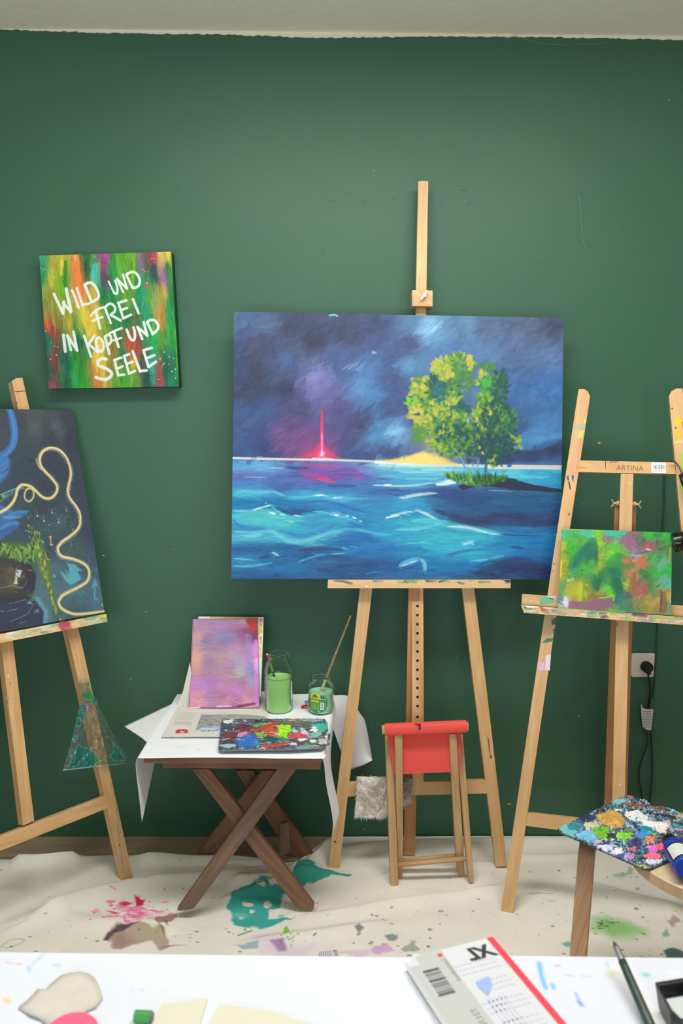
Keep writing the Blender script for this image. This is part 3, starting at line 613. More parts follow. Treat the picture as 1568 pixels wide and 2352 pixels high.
quad(QP, [(1411, 1163), (1461, 1163), (1439, 1849), (1435, 1932), (1382, 1934), (1387, 1849)], .02, wood('dark_beech', (196, 142, 92), (180, 124, 78)), 'rear_leg', re_)
b = MB(); p = QP.px(1415, 1156, .004); q = QP.px(1460, 1158, .004); b.tube([p, q], .0075, 16); b.build('hinge_dowel', BEECH, re_)
for s_, pt in ((-1, p), (1, q)):
    b = MB(); d = (q-p).normalized()*s_; e = QP.u; b.tube([pt, pt+d*.009], .003, 10)
    for sg in (-1, 1): b.prism([pt+d*.004+e*sg*.001, pt+d*.012+e*sg*.012, pt+d*.016+e*sg*.011, pt+d*.009], QP.n*.003)
    b.build('wing_nut', BRASS, re_, bevel=.0005, label='brass wing nut')
TB = [(1198.5, 1364), (1568, 1391), (1590, 1392), (1590, 1418), (1197, 1389)]
quad(RE, TB, .012, BEECH, 'tray_board', re_, off=.013, daubs=[((100, 180, 140), [(1238, 1376), (1250, 1370), (1272, 1375), (1270, 1385), (1240, 1388)]), ((214, 190, 208), [(1254, 1369), (1277, 1368), (1277, 1378), (1262, 1376)])])
TQ2 = [(1196, 1390), (1590, 1419), (1586, 1437), (1203, 1407.5)]
tp = messy_strip(420, 22, TQ2, 22, n=110)
tp.view = 're'; tp.poly([(215, 1935), (300, 1945), (350, 1952), (330, 1965), (260, 1965), (240, 1955)], (245, 240, 236), .95, 1.5, 3)
for c, x0, x1, y in (((130, 200, 70), 700, 1000, 1978), ((110, 170, 90), 1000, 1220, 2000), ((180, 150, 170), 500, 620, 1980), ((60, 60, 100), 1150, 1250, 2020), ((150, 190, 60), 520, 700, 1962), ((140, 180, 90), 1300, 1560, 2040)): tp.stroke([(x0, y), ((x0+x1)/2, y+8), (x1, y+18)], 26, c, .75, br=.5, rough=3)
slabgrid('tray_ledge', [RE.px(x, y, .055) for x, y in TQ2], -RE.n*.042, tp, PM_tray, parent=re_, side=(176, 180, 130))
quad(RE, [(1211, 1868), (1309, 1879), (1640, 1917), (1643, 1954), (1290, 1908), (1206, 1897)], .02, BEECH, 'crossbar', re_, off=-.001)

# ---------------------------------------------------------------- left easel (same make, turned far to the right)
A_L = onZ(290, 2027, .006); LE = Pl(A_L, 47, 14)
le = thing('easel', 'wooden A-frame easel angled towards the right, holding the dark underwater painting, at the left edge', 'easel', (-.8, -.42, 0), 'wooden easels')
legL = [(286, 2028), (161, 1480), (29.5, 884), (27, 876), (36, 868.5), (52, 867), (188.5, 1480), (307, 2020)]
quad(LE, legL, .03, BEECH, 'leg', le, daubs=[((110, 72, 48), rnd_daub(rd, 37, 925, 3, 3)), ((176, 164, 140), [(265, 1846), (268, 1848), (275, 1920), (285, 2000), (284, 2016), (279, 1990), (270, 1910)]), ((80, 72, 66), rnd_daub(rd, 274, 1941, 1.6, 2)), ((60, 55, 50), rnd_daub(rd, 276, 1911, 1.2, 1.5)), ((90, 70, 60), [(34, 899), (60, 897), (60, 898.5), (35, 900.5)])])
pst = [LE.st(2.5, 1480), LE.st(31, 1480), LE.st(79, 1885), LE.st(53, 1897)]
dx = (pst[3][0]-pst[0][0])/(pst[3][1]-pst[0][1]); top_t = 1.28
sc_ = .5*(LE.st(53, 1897)[0]+LE.st(79, 1885)[0]); wp = .036
a0 = LE.st(53, 1897); a1 = LE.st(2.5, 1480); b0 = LE.st(79, 1885); b1 = LE.st(31, 1480)
ex = lambda p, q, t: (p[0]+(q[0]-p[0])*(t-p[1])/(q[1]-p[1]), t)
b = MB(); b.prism([LE.at(*a0), LE.at(*ex(a0, a1, top_t)), LE.at(*ex(b0, b1, top_t)), LE.at(*b0)], -LE.n*.032)
ml = [BEECH]
for c, pts in [((150, 140, 190), rnd_daub(rd, 18, 1604, 3, 6)), ((160, 150, 196), rnd_daub(rd, 36, 1604, 2.5, 3)), ((170, 110, 90), rnd_daub(rd, 24, 1570, 2, 3)), ((240, 220, 210), rnd_daub(rd, 19, 1553, 2, 4))]:
    ml.append(dab(c)); b.poly([LE.px(x, y, .0006) for x, y in pts], len(ml)-1)
b.build('post', ml, le, bevel=.0015)
mid = lambda p: (2*sc_-p[0], p[1])
b = MB(); b.prism([LE.at(*mid(LE.st(x, y))) for x, y in legL], -LE.n*.03); b.build('leg', BEECH, le, bevel=.0015)
r0 = LE.st(243, 1828); r1 = LE.st(247, 1853); lft = mid(r0)[0]
quad(LE, [(243, 1827), (0, 1914)], .02, name='x', parent=le) if False else None
b = MB(); hgt = abs(LE.st(120, 1869)[1]-LE.st(120, 1901)[1])
tt = r0[1]; b.prism([LE.at(r0[0], tt), LE.at(lft, tt), LE.at(lft, tt-hgt), LE.at(r0[0], tt-hgt)], -LE.n*.022)
b.build('crossbar', BEECH, le, bevel=.0015)
b = MB(); b.prism([LE.at(r0[0]-.10, 1.36), LE.at(lft+.10, 1.36), LE.at(lft+.10, 1.325), LE.at(r0[0]-.10, 1.325)], -LE.n*.02); b.build('top_crossbar', BEECH, le, bevel=.0015)
LQ = Pl(LE.at(sc_, 1.2, -.035), 47, -9)
b = MB(); b.prism([LQ.at(-.02, 0), LQ.at(.02, 0), LQ.at(.02, -1.19), LQ.at(-.02, -1.19)], -LQ.n*.02); b.build('rear_leg', BEECH, le, bevel=.0015)
t1 = LE.st(244, 1410, .05); t2 = LE.st(246, 1425, .05)
TQ3 = [LE.at(mid(t1)[0], t1[1], .05), LE.at(t1[0], t1[1], .05), LE.at(t1[0], t1[1]-.024, .05), LE.at(mid(t1)[0], t1[1]-.024, .05)]
tp = messy_strip(420, 22, [(0, 0), (419, 0), (419, 21), (0, 21)], 23, n=130, cols=[(110, 180, 180), (150, 200, 190), (240, 225, 215), (120, 180, 140), (230, 210, 170), (235, 190, 150), (200, 180, 70), (90, 150, 90), (230, 215, 225)])
tp.stroke([(322, 4), (326, 18)], 26, (190, 60, 90), .9, raw=True, br=.3, rough=2); tp.stroke([(405, 2), (419, 6)], 8, (240, 200, 30), .95, raw=True)
slabgrid('tray_ledge', TQ3, -LE.n*.05, tp, PM_tray, parent=le, side=(200, 180, 140))
# ================================================================== paintings
PM = paintmat('acrylic_on_canvas', .5, .35, .2, 1100, .0005)
G = 1.05                                     # pigment gain: photographed colour -> surface colour

# ---------------------------------------------------------------- lettered canvas on the wall
def texture(p, n, L, w_, ang, jit=9, reg=(0, 0, 1, 1), sprd=20): p.restroke(n, L, w_, ang, jit=jit, a=.55, br=.5, reg=reg, sprd=sprd, jump=2.5)
q = [(90, 587), (393, 578), (411, 888), (112, 893)]
p = P(420, 420, q, seed=31); p.view = 'sign'; R = p.rng
p.field([(150, 170, (60, 165, 120)), (130, 350, (30, 150, 80)), (250, 180, (190, 175, 70)), (230, 330, (185, 180, 60)), (320, 200, (215, 190, 60)), (340, 300, (60, 140, 40)), (300, 420, (110, 180, 30)), (430, 180, (220, 160, 60)), (460, 270, (238, 125, 60)), (480, 420, (235, 130, 60)), (540, 170, (20, 105, 60)), (540, 260, (40, 100, 60)),
         (590, 200, (90, 150, 80)), (615, 300, (70, 185, 165)), (690, 220, (150, 60, 90)), (710, 150, (180, 60, 160)), (720, 380, (70, 80, 80)), (760, 250, (30, 150, 70)), (830, 160, (90, 170, 40)), (900, 200, (100, 170, 50)), (960, 240, (110, 170, 40)), (1040, 200, (130, 100, 130)), (1080, 260, (90, 110, 80)), (1140, 170, (165, 50, 80)), (1200, 180, (215, 180, 80)), (1270, 160, (230, 200, 70)),
         (1150, 300, (20, 80, 70)), (1225, 340, (170, 100, 170)), (1280, 260, (25, 130, 60)), (1300, 420, (20, 130, 60)), (1220, 480, (190, 165, 60)), (1120, 480, (110, 150, 60)), (1070, 420, (10, 160, 100)), (1010, 500, (10, 150, 100)), (900, 480, (90, 150, 50)), (760, 480, (20, 140, 70)), (670, 480, (30, 130, 70)), (600, 480, (215, 175, 60)), (180, 480, (160, 160, 60)), (190, 620, (130, 150, 60)),
         (260, 600, (140, 160, 50)), (190, 760, (225, 80, 50)), (240, 830, (150, 70, 60)), (300, 780, (130, 110, 50)), (390, 700, (180, 175, 60)), (400, 800, (190, 170, 50)), (500, 700, (225, 200, 70)), (560, 790, (228, 195, 60)), (640, 700, (215, 190, 60)), (700, 850, (120, 160, 50)), (450, 820, (20, 130, 70)), (800, 700, (30, 140, 70)), (900, 760, (20, 120, 70)), (1000, 760, (80, 110, 60)), (1080, 700, (20, 150, 100)),
         (1210, 720, (200, 130, 60)), (1200, 820, (100, 150, 50)), (1290, 700, (20, 150, 70)), (1310, 900, (25, 150, 55)), (1150, 900, (25, 165, 60)), (960, 950, (190, 75, 55)), (910, 900, (195, 80, 50)), (990, 1020, (160, 75, 65)), (850, 980, (30, 110, 60)), (780, 1000, (150, 120, 50)), (640, 950, (225, 180, 60)), (610, 1080, (225, 190, 60)), (560, 1000, (60, 130, 60)), (480, 920, (20, 110, 70)),
         (350, 950, (20, 120, 70)), (220, 950, (20, 120, 80)), (180, 900, (20, 100, 70)), (250, 1000, (150, 70, 80)), (240, 1110, (140, 55, 80)), (230, 1270, (150, 70, 80)), (215, 1180, (20, 90, 70)), (300, 1150, (70, 100, 60)), (350, 1080, (10, 85, 85)), (360, 1220, (10, 110, 70)), (450, 1150, (40, 150, 50)), (440, 1270, (20, 150, 60)), (540, 1250, (60, 150, 50)), (600, 1200, (190, 125, 50)), (640, 1270, (200, 120, 60)),
         (680, 1180, (225, 190, 60)), (760, 1150, (130, 130, 50)), (820, 1270, (80, 160, 40)), (900, 1280, (60, 160, 45)), (960, 1120, (220, 180, 50)), (980, 1240, (90, 150, 50)), (1050, 1130, (60, 90, 60)), (1090, 1200, (15, 75, 75)), (1130, 1130, (20, 160, 130)), (1180, 1180, (150, 80, 60)), (1200, 1270, (155, 70, 80)), (1260, 1200, (10, 90, 80)), (1320, 1260, (20, 130, 80)), (1300, 1090, (20, 110, 70)), (150, 250, (30, 150, 110))], ax=2.2, ay=.75, warp=4, pw=4)
p.restroke(2600, 44, 7, 90, jit=18, a=.6, br=.6, sprd=5, jump=3)
p.restroke(500, 60, 11, 90, jit=12, a=.45, br=.7, sprd=4, jump=4)
p.stroke([(612, 235), (614, 370)], 38, (70, 195, 180), .85, br=.5); p.stroke([(440, 230), (470, 430), (500, 540)], 60, (240, 135, 65), .8, br=.5); p.stroke([(318, 200), (316, 310)], 26, (235, 210, 75), .85, br=.4); p.stroke([(350, 200), (350, 420)], 22, (20, 120, 55), .7, br=.5)
p.blob((710, 150), 45, 22, (190, 70, 170), .8, 0, .6, 6); p.blob((680, 220), 26, 42, (165, 55, 80), .75, 0, .7, 6); p.blob((1072, 405), 28, 34, (190, 85, 80), .9, 0, .3, 2)
p.blob((190, 760), 26, 60, (235, 95, 50), .8, 0, .6, 5); p.stroke([(1145, 250), (1150, 330)], 40, (25, 75, 80), .8, br=.4); p.stroke([(1110, 1090), (1135, 1200), (1150, 1290)], 34, (25, 170, 135), .8, br=.4)
p.blob((720, 390), 70, 50, (75, 70, 80), .55, 0, .9, 8); p.blob((700, 240), 26, 26, (150, 80, 150), .5, 0, .8, 5)
p.blob((1140, 165), 34, 60, (175, 55, 80), .7, 0, .6, 6); p.poly([(1170, 1110), (1210, 1115), (1250, 1310), (1160, 1310)], (150, 72, 75), .7, 4, 4); p.stroke([(1340, 560), (1352, 900), (1362, 1180)], 8, (170, 190, 40), .7, br=.5)
texture(p, 1500, 26, 4, 90, 16, sprd=6)
for v, c in (((610, 158), 5), ((640, 218), 4), ((150, 222), 4), ((132, 255), 4), ((155, 268), 4), ((172, 270), 3), ((180, 362), 5), ((248, 342), 7), ((228, 406), 5), ((280, 343), 3), ((1122, 176), 5), ((1150, 170), 5), ((1155, 205), 4), ((1200, 128), 5), ((1045, 268), 6), ((1095, 290), 5), ((1065, 285), 4), ((1085, 392), 6), ((178, 824), 6), ((252, 960), 4), ((284, 967), 6), ((270, 1040), 7), ((217, 1077), 6), ((225, 930), 4),
             ((1203, 1073), 8), ((1287, 1057), 6), ((1325, 1070), 5), ((1240, 1115), 6), ((1230, 1130), 5), ((1280, 1123), 5), ((1342, 1168), 6), ((1312, 1188), 7), ((1345, 1248), 5), ((1243, 1010), 5), ((1243, 1020), 4), ((985, 1135), 4), ((1190, 1260), 5), ((262, 455), 3)): p.blob(v, c, c, (245, 245, 240), .95, 0, .4)
WHT = (236, 240, 238)
def ink(v, wd, *strokes):
    wd *= .8
    p.view = v
    for s_ in strokes:
        if len(s_) > 2: p.stroke(s_, wd, WHT, .97, .16, br=.06, hgt=.0004)
        else: p.stroke(s_, wd, WHT, .97, .16, br=.06, hgt=.0004)
def seg(v, wd, *pts):
    for a, b_ in zip(pts[:-1], pts[1:]): ink(v, wd, [a, b_])
seg('s1', 46, (88, 425), (222, 716), (238, 540)); seg('s1', 50, (270, 350), (310, 560)); seg('s1', 46, (225, 560), (340, 690), (312, 520)); ink('s1', 40, [(358, 372), (400, 470), (452, 628)])
seg('s1', 40, (428, 340), (510, 590), (618, 566)); seg('s1', 44, (545, 290), (650, 545)); ink('s1', 44, [(545, 290), (590, 262), (650, 262), (715, 330), (752, 430), (735, 500), (650, 545)])
seg('s1', 28, (902, 235), (985, 415)); ink('s1', 34, [(985, 400), (1010, 425), (1036, 400), (1030, 310), (1003, 225)]); seg('s1', 34, (1030, 195), (1120, 395)); seg('s1', 34, (1030, 200), (1180, 345), (1118, 135))
seg('s1', 38, (1170, 140), (1262, 330)); ink('s1', 40, [(1172, 135), (1230, 100), (1290, 98), (1345, 150), (1372, 225), (1355, 300), (1300, 330), (1262, 328)])
ink('s1', 34, [(635, 750), (690, 690), (760, 645), (830, 625)]); seg('s1', 40, (712, 690), (775, 940)); ink('s1', 36, [(665, 830), (730, 800), (812, 772)])
seg('s1', 38, (850, 640), (935, 860)); ink('s1', 38, [(850, 625), (900, 580), (950, 575), (1000, 630), (990, 690), (940, 730)]); seg('s1', 40, (935, 740), (1085, 822))
seg('s1', 38, (1170, 520), (1050, 560), (1125, 790), (1240, 735)); seg('s1', 38, (1085, 670), (1180, 635)); seg('s1', 40, (1270, 505), (1355, 715))
seg('s2', 46, (95, 310), (122, 545)); seg('s2', 38, (150, 315), (200, 525)); seg('s2', 42, (150, 315), (290, 530), (236, 262))
seg('s2', 40, (392, 325), (490, 620)); seg('s2', 40, (535, 325), (450, 445)); seg('s2', 40, (462, 445), (590, 560))
ink('s2', 40, [(580, 350), (560, 420), (590, 520), (640, 545), (668, 480), (650, 390), (600, 345)])
seg('s2', 40, (690, 340), (752, 580)); ink('s2', 36, [(690, 330), (740, 305), (775, 340), (768, 420), (712, 465)])
ink('s2', 34, [(755, 285), (840, 245), (930, 210)]); seg('s2', 40, (820, 270), (885, 480)); seg('s2', 30, (800, 390), (925, 350))
ink('s2', 40, [(1003, 235), (1050, 350), (1090, 385), (1120, 350), (1118, 260), (1100, 200)]); seg('s2', 38, (1160, 195), (1226, 365)); seg('s2', 40, (1160, 195), (1300, 315), (1248, 125))
seg('s2', 38, (1300, 125), (1380, 295)); ink('s2', 40, [(1300, 125), (1340, 95), (1400, 95), (1455, 160), (1450, 230), (1380, 292)])
ink('s2', 48, [(705, 660), (650, 648), (590, 690), (600, 750), (700, 790), (780, 850), (770, 910), (700, 950), (620, 940), (560, 920)])
seg('s2', 38, (925, 635), (825, 670), (880, 890), (965, 880)); seg('s2', 36, (858, 800), (945, 760)); seg('s2', 38, (1040, 585), (965, 610), (1035, 865), (1120, 830)); seg('s2', 36, (1000, 725), (1088, 695)); seg('s2', 42, (1090, 545), (1195, 830), (1290, 820))
seg('s2', 40, (1362, 495), (1245, 530), (1318, 770), (1425, 695)); seg('s2', 38, (1290, 645), (1405, 600))
SY = -.045
slabgrid('wall_painting', [onY(x, y, SY) for x, y in q], (0, .043, 0), p, PM, gain=.92, side=(14, 100, 50), label='square green and yellow canvas lettered in white, hung on the green wall', cat='painting')

# ---------------------------------------------------------------- large seascape on the centre easel
q = [(537.5, 716), (1294, 730), (1286, 1331), (531, 1329)]
p = P(750, 610, q, seed=41); p.view = 'sea'; R = p.rng
sky = [(100, 100, (62, 88, 128)), (230, 130, (66, 90, 128)), (330, 120, (50, 58, 88)), (430, 190, (46, 50, 76)), (200, 220, (58, 66, 96)), (180, 330, (50, 55, 82)), (100, 300, (52, 66, 102)), (300, 300, (62, 86, 128)), (120, 420, (48, 54, 82)), (300, 400, (46, 52, 84)), (100, 500, (50, 78, 124)), (220, 500, (48, 76, 120)), (100, 620, (48, 74, 122)), (200, 660, (44, 62, 106)), (350, 500, (58, 60, 100)),
       (440, 360, (112, 112, 170)), (430, 420, (108, 100, 160)), (500, 430, (92, 86, 140)), (540, 480, (78, 72, 122)), (330, 560, (84, 66, 116)), (280, 620, (92, 68, 118)), (380, 640, (110, 66, 118)), (560, 600, (70, 68, 118)), (600, 680, (50, 70, 120)), (640, 560, (52, 52, 80)), (520, 250, (58, 80, 122)), (560, 330, (62, 92, 138)), (640, 130, (54, 64, 100)), (580, 160, (52, 52, 80)), (700, 130, (50, 62, 96)), (680, 290, (70, 110, 158)), (700, 200, (56, 76, 118)),
       (640, 400, (74, 128, 178)), (700, 440, (66, 112, 165)), (780, 360, (56, 70, 112)), (760, 280, (56, 76, 120)), (850, 300, (80, 134, 172)), (840, 220, (58, 72, 112)), (920, 130, (112, 164, 200)), (960, 170, (90, 140, 180)), (870, 110, (74, 112, 150)), (1050, 130, (74, 104, 140)), (1100, 130, (82, 124, 152)), (1200, 140, (74, 92, 126)), (1350, 130, (76, 90, 118)), (1480, 130, (60, 66, 94)), (1050, 220, (70, 110, 158)), (1180, 240, (76, 112, 156)),
       (1300, 250, (74, 98, 136)), (1450, 260, (74, 102, 142)), (1450, 400, (60, 104, 160)), (1330, 420, (56, 96, 150)), (1320, 560, (56, 78, 122)), (1400, 620, (72, 132, 184)), (1470, 600, (68, 124, 176)), (1350, 640, (66, 124, 178)), (1380, 690, (40, 56, 90)), (1480, 670, (44, 58, 92)), (1450, 715, (52, 92, 140)), (700, 600, (72, 132, 182)), (800, 590, (108, 168, 206)), (740, 570, (78, 138, 186)), (850, 540, (60, 80, 126)), (760, 500, (54, 70, 114)), (860, 480, (54, 66, 106)), (800, 420, (60, 82, 126)),
       (880, 640, (92, 110, 134)), (780, 680, (56, 76, 118)), (950, 660, (130, 135, 130)), (1030, 660, (104, 122, 140)), (700, 680, (54, 70, 116)), (1240, 690, (50, 60, 100)), (100, 690, (50, 80, 128))]
sea = [(100, 740, (78, 148, 192)), (200, 745, (98, 162, 206)), (280, 740, (70, 120, 175)), (360, 775, (62, 82, 150)), (470, 790, (140, 70, 150)), (440, 760, (120, 80, 160)), (580, 780, (90, 80, 155)), (640, 800, (80, 90, 160)), (800, 745, (120, 192, 212)), (760, 790, (80, 165, 200)), (950, 765, (98, 184, 206)), (1400, 770, (54, 160, 194)), (1480, 800, (40, 142, 184)), (1300, 775, (80, 180, 205)), (100, 790, (90, 100, 165)), (100, 815, (60, 120, 180)), (250, 810, (66, 100, 165)), (300, 835, (60, 90, 155)), (500, 830, (60, 100, 165)), (720, 830, (56, 120, 170)), (850, 810, (60, 150, 190)),
       (150, 860, (60, 165, 195)), (400, 875, (48, 156, 190)), (250, 905, (20, 108, 165)), (120, 905, (20, 112, 165)), (330, 940, (18, 80, 135)), (520, 890, (60, 150, 190)), (700, 900, (52, 120, 170)), (560, 930, (30, 120, 175)), (760, 860, (50, 90, 150)), (900, 915, (40, 142, 185)), (820, 900, (45, 150, 190)), (1000, 860, (40, 70, 125)), (1100, 900, (36, 72, 122)), (1350, 900, (32, 82, 128)), (1200, 920, (36, 90, 130)), (1250, 985, (40, 64, 108)), (1120, 985, (42, 66, 110)), (1420, 990, (38, 68, 112)), (1450, 930, (32, 78, 122)),
       (150, 975, (72, 180, 190)), (250, 960, (76, 190, 195)), (110, 1010, (40, 140, 185)), (300, 1005, (62, 175, 190)), (180, 1030, (30, 120, 175)), (420, 1000, (40, 140, 180)), (520, 985, (46, 150, 185)), (620, 1000, (30, 112, 170)), (700, 1010, (40, 140, 185)), (850, 985, (50, 160, 185)), (800, 960, (36, 130, 175)), (950, 1000, (50, 160, 190)), (120, 1055, (70, 175, 195)), (250, 1050, (66, 170, 195)), (400, 1075, (80, 175, 195)), (500, 1040, (70, 165, 200)), (620, 1060, (32, 118, 180)), (560, 1070, (24, 96, 155)), (760, 1040, (46, 150, 190)), (900, 1070, (45, 160, 190)), (1000, 1060, (56, 175, 195)), (1150, 1060, (52, 170, 195)), (1300, 1060, (30, 120, 180)), (1450, 1060, (28, 110, 170)),
       (150, 1110, (26, 90, 148)), (300, 1100, (28, 88, 145)), (420, 1130, (26, 84, 140)), (560, 1110, (28, 110, 170)), (740, 1110, (26, 104, 168)), (860, 1110, (30, 130, 180)), (1000, 1120, (40, 150, 190)), (1120, 1130, (46, 160, 195)), (1300, 1110, (32, 125, 180)), (1430, 1120, (28, 105, 165)), (200, 1180, (26, 98, 155)), (120, 1170, (40, 130, 180)), (330, 1190, (30, 110, 165)), (500, 1200, (34, 78, 132)), (650, 1190, (34, 76, 130)), (780, 1180, (28, 84, 145)), (920, 1215, (30, 95, 150)), (1000, 1190, (30, 120, 175)), (1130, 1190, (28, 110, 170)), (1300, 1190, (36, 62, 106)), (1450, 1210, (32, 52, 94)), (1200, 1225, (36, 60, 104)), (100, 1225, (30, 90, 145)), (300, 1230, (30, 84, 140)), (1450, 1150, (30, 90, 150))]
hz = lambda x: 712+(x-66)*40/1452
H_ = p.T([(66, 712)])[0][1]; sp = P(750, 610, q, seed=42); sp.view = 'sea'; sp.field(sky, warp=7); p.field(sea, ax=.45, ay=1.9, warp=5, pw=3.4)
hy = p.T([(70, 712), (1515, 752)])[:, 1]; yy, xx = np.mgrid[0:610, 0:750]; mk = yy < hy[0]+(hy[1]-hy[0])*xx/749; p.a[mk] = sp.a[mk]
hf = hy.mean()/610
p.restroke(1500, 52, 13, 38, jit=7, a=.5, br=.6, reg=(0, 0, 1, hf-.01), sprd=28, jump=5)
p.restroke(1500, 26, 6, 35, jit=8, a=.45, br=.7, reg=(0, 0, 1, hf-.01), sprd=40, jump=4)
p.restroke(2600, 46, 5, 2, jit=10, a=.55, br=.6, reg=(0, hf+.012, 1, 1), sprd=7, jump=3)
# clouds and light patches
for c, rx, ry, col, a, an in (((915, 130), 70, 48, (122, 176, 208), .6, -20), ((960, 150), 40, 16, (150, 195, 218), .6, -25), ((695, 245), 18, 14, (150, 195, 222), .8, -30), ((800, 590), 60, 30, (112, 172, 208), .6, -10), ((770, 600), 34, 22, (130, 188, 214), .6, 0), ((690, 620), 60, 26, (72, 130, 184), .6, 0), ((440, 350), 60, 30, (116, 122, 182), .6, -10), ((650, 410), 70, 40, (78, 134, 184), .5, -10), ((720, 430), 50, 20, (74, 124, 176), .5, 5),
                           ((310, 150), 90, 40, (48, 52, 80), .6, -30), ((440, 200), 80, 40, (44, 46, 72), .6, -10), ((200, 400), 110, 40, (46, 50, 78), .5, 8), ((640, 565), 26, 14, (50, 50, 78), .7, -20), ((850, 470), 60, 40, (52, 62, 102), .5, 0), ((170, 250), 60, 30, (56, 58, 84), .5, -60), ((1410, 625), 100, 26, (78, 140, 190), .6, -14), ((1480, 610), 40, 20, (84, 146, 194), .5, -14)): p.blob(c, rx, ry, col, a, an, .95, 8)
for i in range(9): p.stroke([(545+i*9, 325+R.normal()*5), (590+i*9, 285+R.normal()*6)], 3, (140, 172, 206), .7, br=.6, tp='lens')
for i in range(14): x = 900+R.random()*80; y = 100+R.random()*70; p.stroke([(x, y+16), (x+26, y)], 6, (150, 196, 220), .4, br=.7, tp='lens')
p.stroke([(1320, 690), (1400, 692), (1470, 668), (1520, 640)], 26, (44, 56, 88), .8, br=.4); p.stroke([(1300, 712), (1420, 706), (1516, 690)], 20, (42, 60, 96), .7, br=.5); p.stroke([(1300, 735), (1516, 730)], 12, (62, 104, 150), .7, br=.4)
for i in range(60):
    x = 240+R.random()*190; y = 540+R.random()*140; p.stroke([(x-30, y+14), (x+20, y-12)], 9, [(112, 74, 130), (96, 66, 120), (132, 78, 134)][i % 3], .4, br=.6, tp='lens')
# pink light pillar, its glow and reflection
for c, rx, ry, col, a in (((455, 640), 150, 100, (116, 62, 118), .5), ((455, 680), 120, 42, (170, 52, 100), .6), ((460, 700), 90, 26, (226, 64, 110), .75), ((458, 690), 44, 34, (238, 90, 140), .7), ((458, 705), 34, 16, (250, 170, 210), .9)): p.blob(c, rx, ry, col, a, 0, .95, 4)
p.poly([(345, 709), (380, 692), (430, 665), (455, 640), (475, 655), (510, 690), (550, 711)], (216, 58, 104), .7, 5, 4)
p.poly([(452, 715), (455, 560), (459, 500), (463, 500), (466, 560), (472, 715)], (232, 62, 112), .92, 1.4); p.stroke([(460, 500), (461, 600)], 7, (206, 54, 96), .9); p.stroke([(461, 600), (462, 700)], 3.5, (252, 190, 220), .85); p.blob((462, 690), 16, 20, (252, 214, 234), .85, 0, .8); p.stroke([(420, 711), (505, 713)], 7, (252, 200, 222), .85)
p.stroke([(66, 709), (400, 716), (620, 721), (900, 735)], 9, (216, 214, 206), .92, .3, br=.15); p.stroke([(700, 726), (900, 738), (1100, 742), (1210, 745)], 12, (214, 224, 222), .9, .4, br=.25); p.stroke([(1195, 747), (1516, 750)], 17, (214, 206, 196), .95, .25, br=.15)
p.poly([(690, 722), (800, 708), (870, 690), (905, 680), (940, 684), (1000, 705), (1060, 735), (900, 735)], (214, 188, 108), .92, 3, 3); p.poly([(760, 722), (860, 705), (910, 690), (980, 712), (1020, 735), (860, 733)], (232, 208, 116), .85, 4, 3); p.stroke([(960, 720), (1060, 742)], 10, (226, 190, 110), .7, br=.4)
p.stroke([(720, 738), (1000, 750)], 12, (190, 222, 226), .6, br=.5)
for x, y, l, w_, c in ((400, 735, 90, 9, (170, 60, 120)), (480, 740, 100, 10, (200, 60, 112)), (430, 790, 80, 34, (150, 60, 130)), (470, 800, 60, 12, (216, 58, 116)), (500, 812, 60, 10, (214, 62, 120)), (612, 770, 40, 9, (200, 62, 110)), (600, 765, 60, 8, (120, 60, 120)), (625, 800, 50, 8, (190, 66, 124)), (540, 745, 50, 6, (170, 80, 140)), (390, 770, 60, 20, (140, 70, 140)), (520, 775, 70, 10, (130, 80, 150))): p.stroke([(x-l/2, y), (x, y+1), (x+l/2, y+2)], w_, c, .75, br=.4, tp='lens')
for x, y, l, w_, c in ((358, 752, 100, 12, (36, 50, 96)), (320, 748, 40, 5, (40, 60, 110)), (550, 832, 130, 12, (40, 70, 130)), (250, 752, 90, 6, (150, 190, 225)), (170, 792, 120, 5, (150, 178, 220)), (1000, 760, 200, 8, (150, 215, 220)), (880, 770, 160, 8, (140, 210, 220)), (900, 800, 150, 7, (110, 205, 205)), (1360, 790, 200, 9, (90, 195, 205)), (800, 848, 100, 10, (44, 66, 120)), (740, 800, 80, 7, (50, 80, 140))): p.stroke([(x-l/2, y), (x, y+1), (x+l/2, y+1)], w_, c, .8, br=.45, tp='lens')
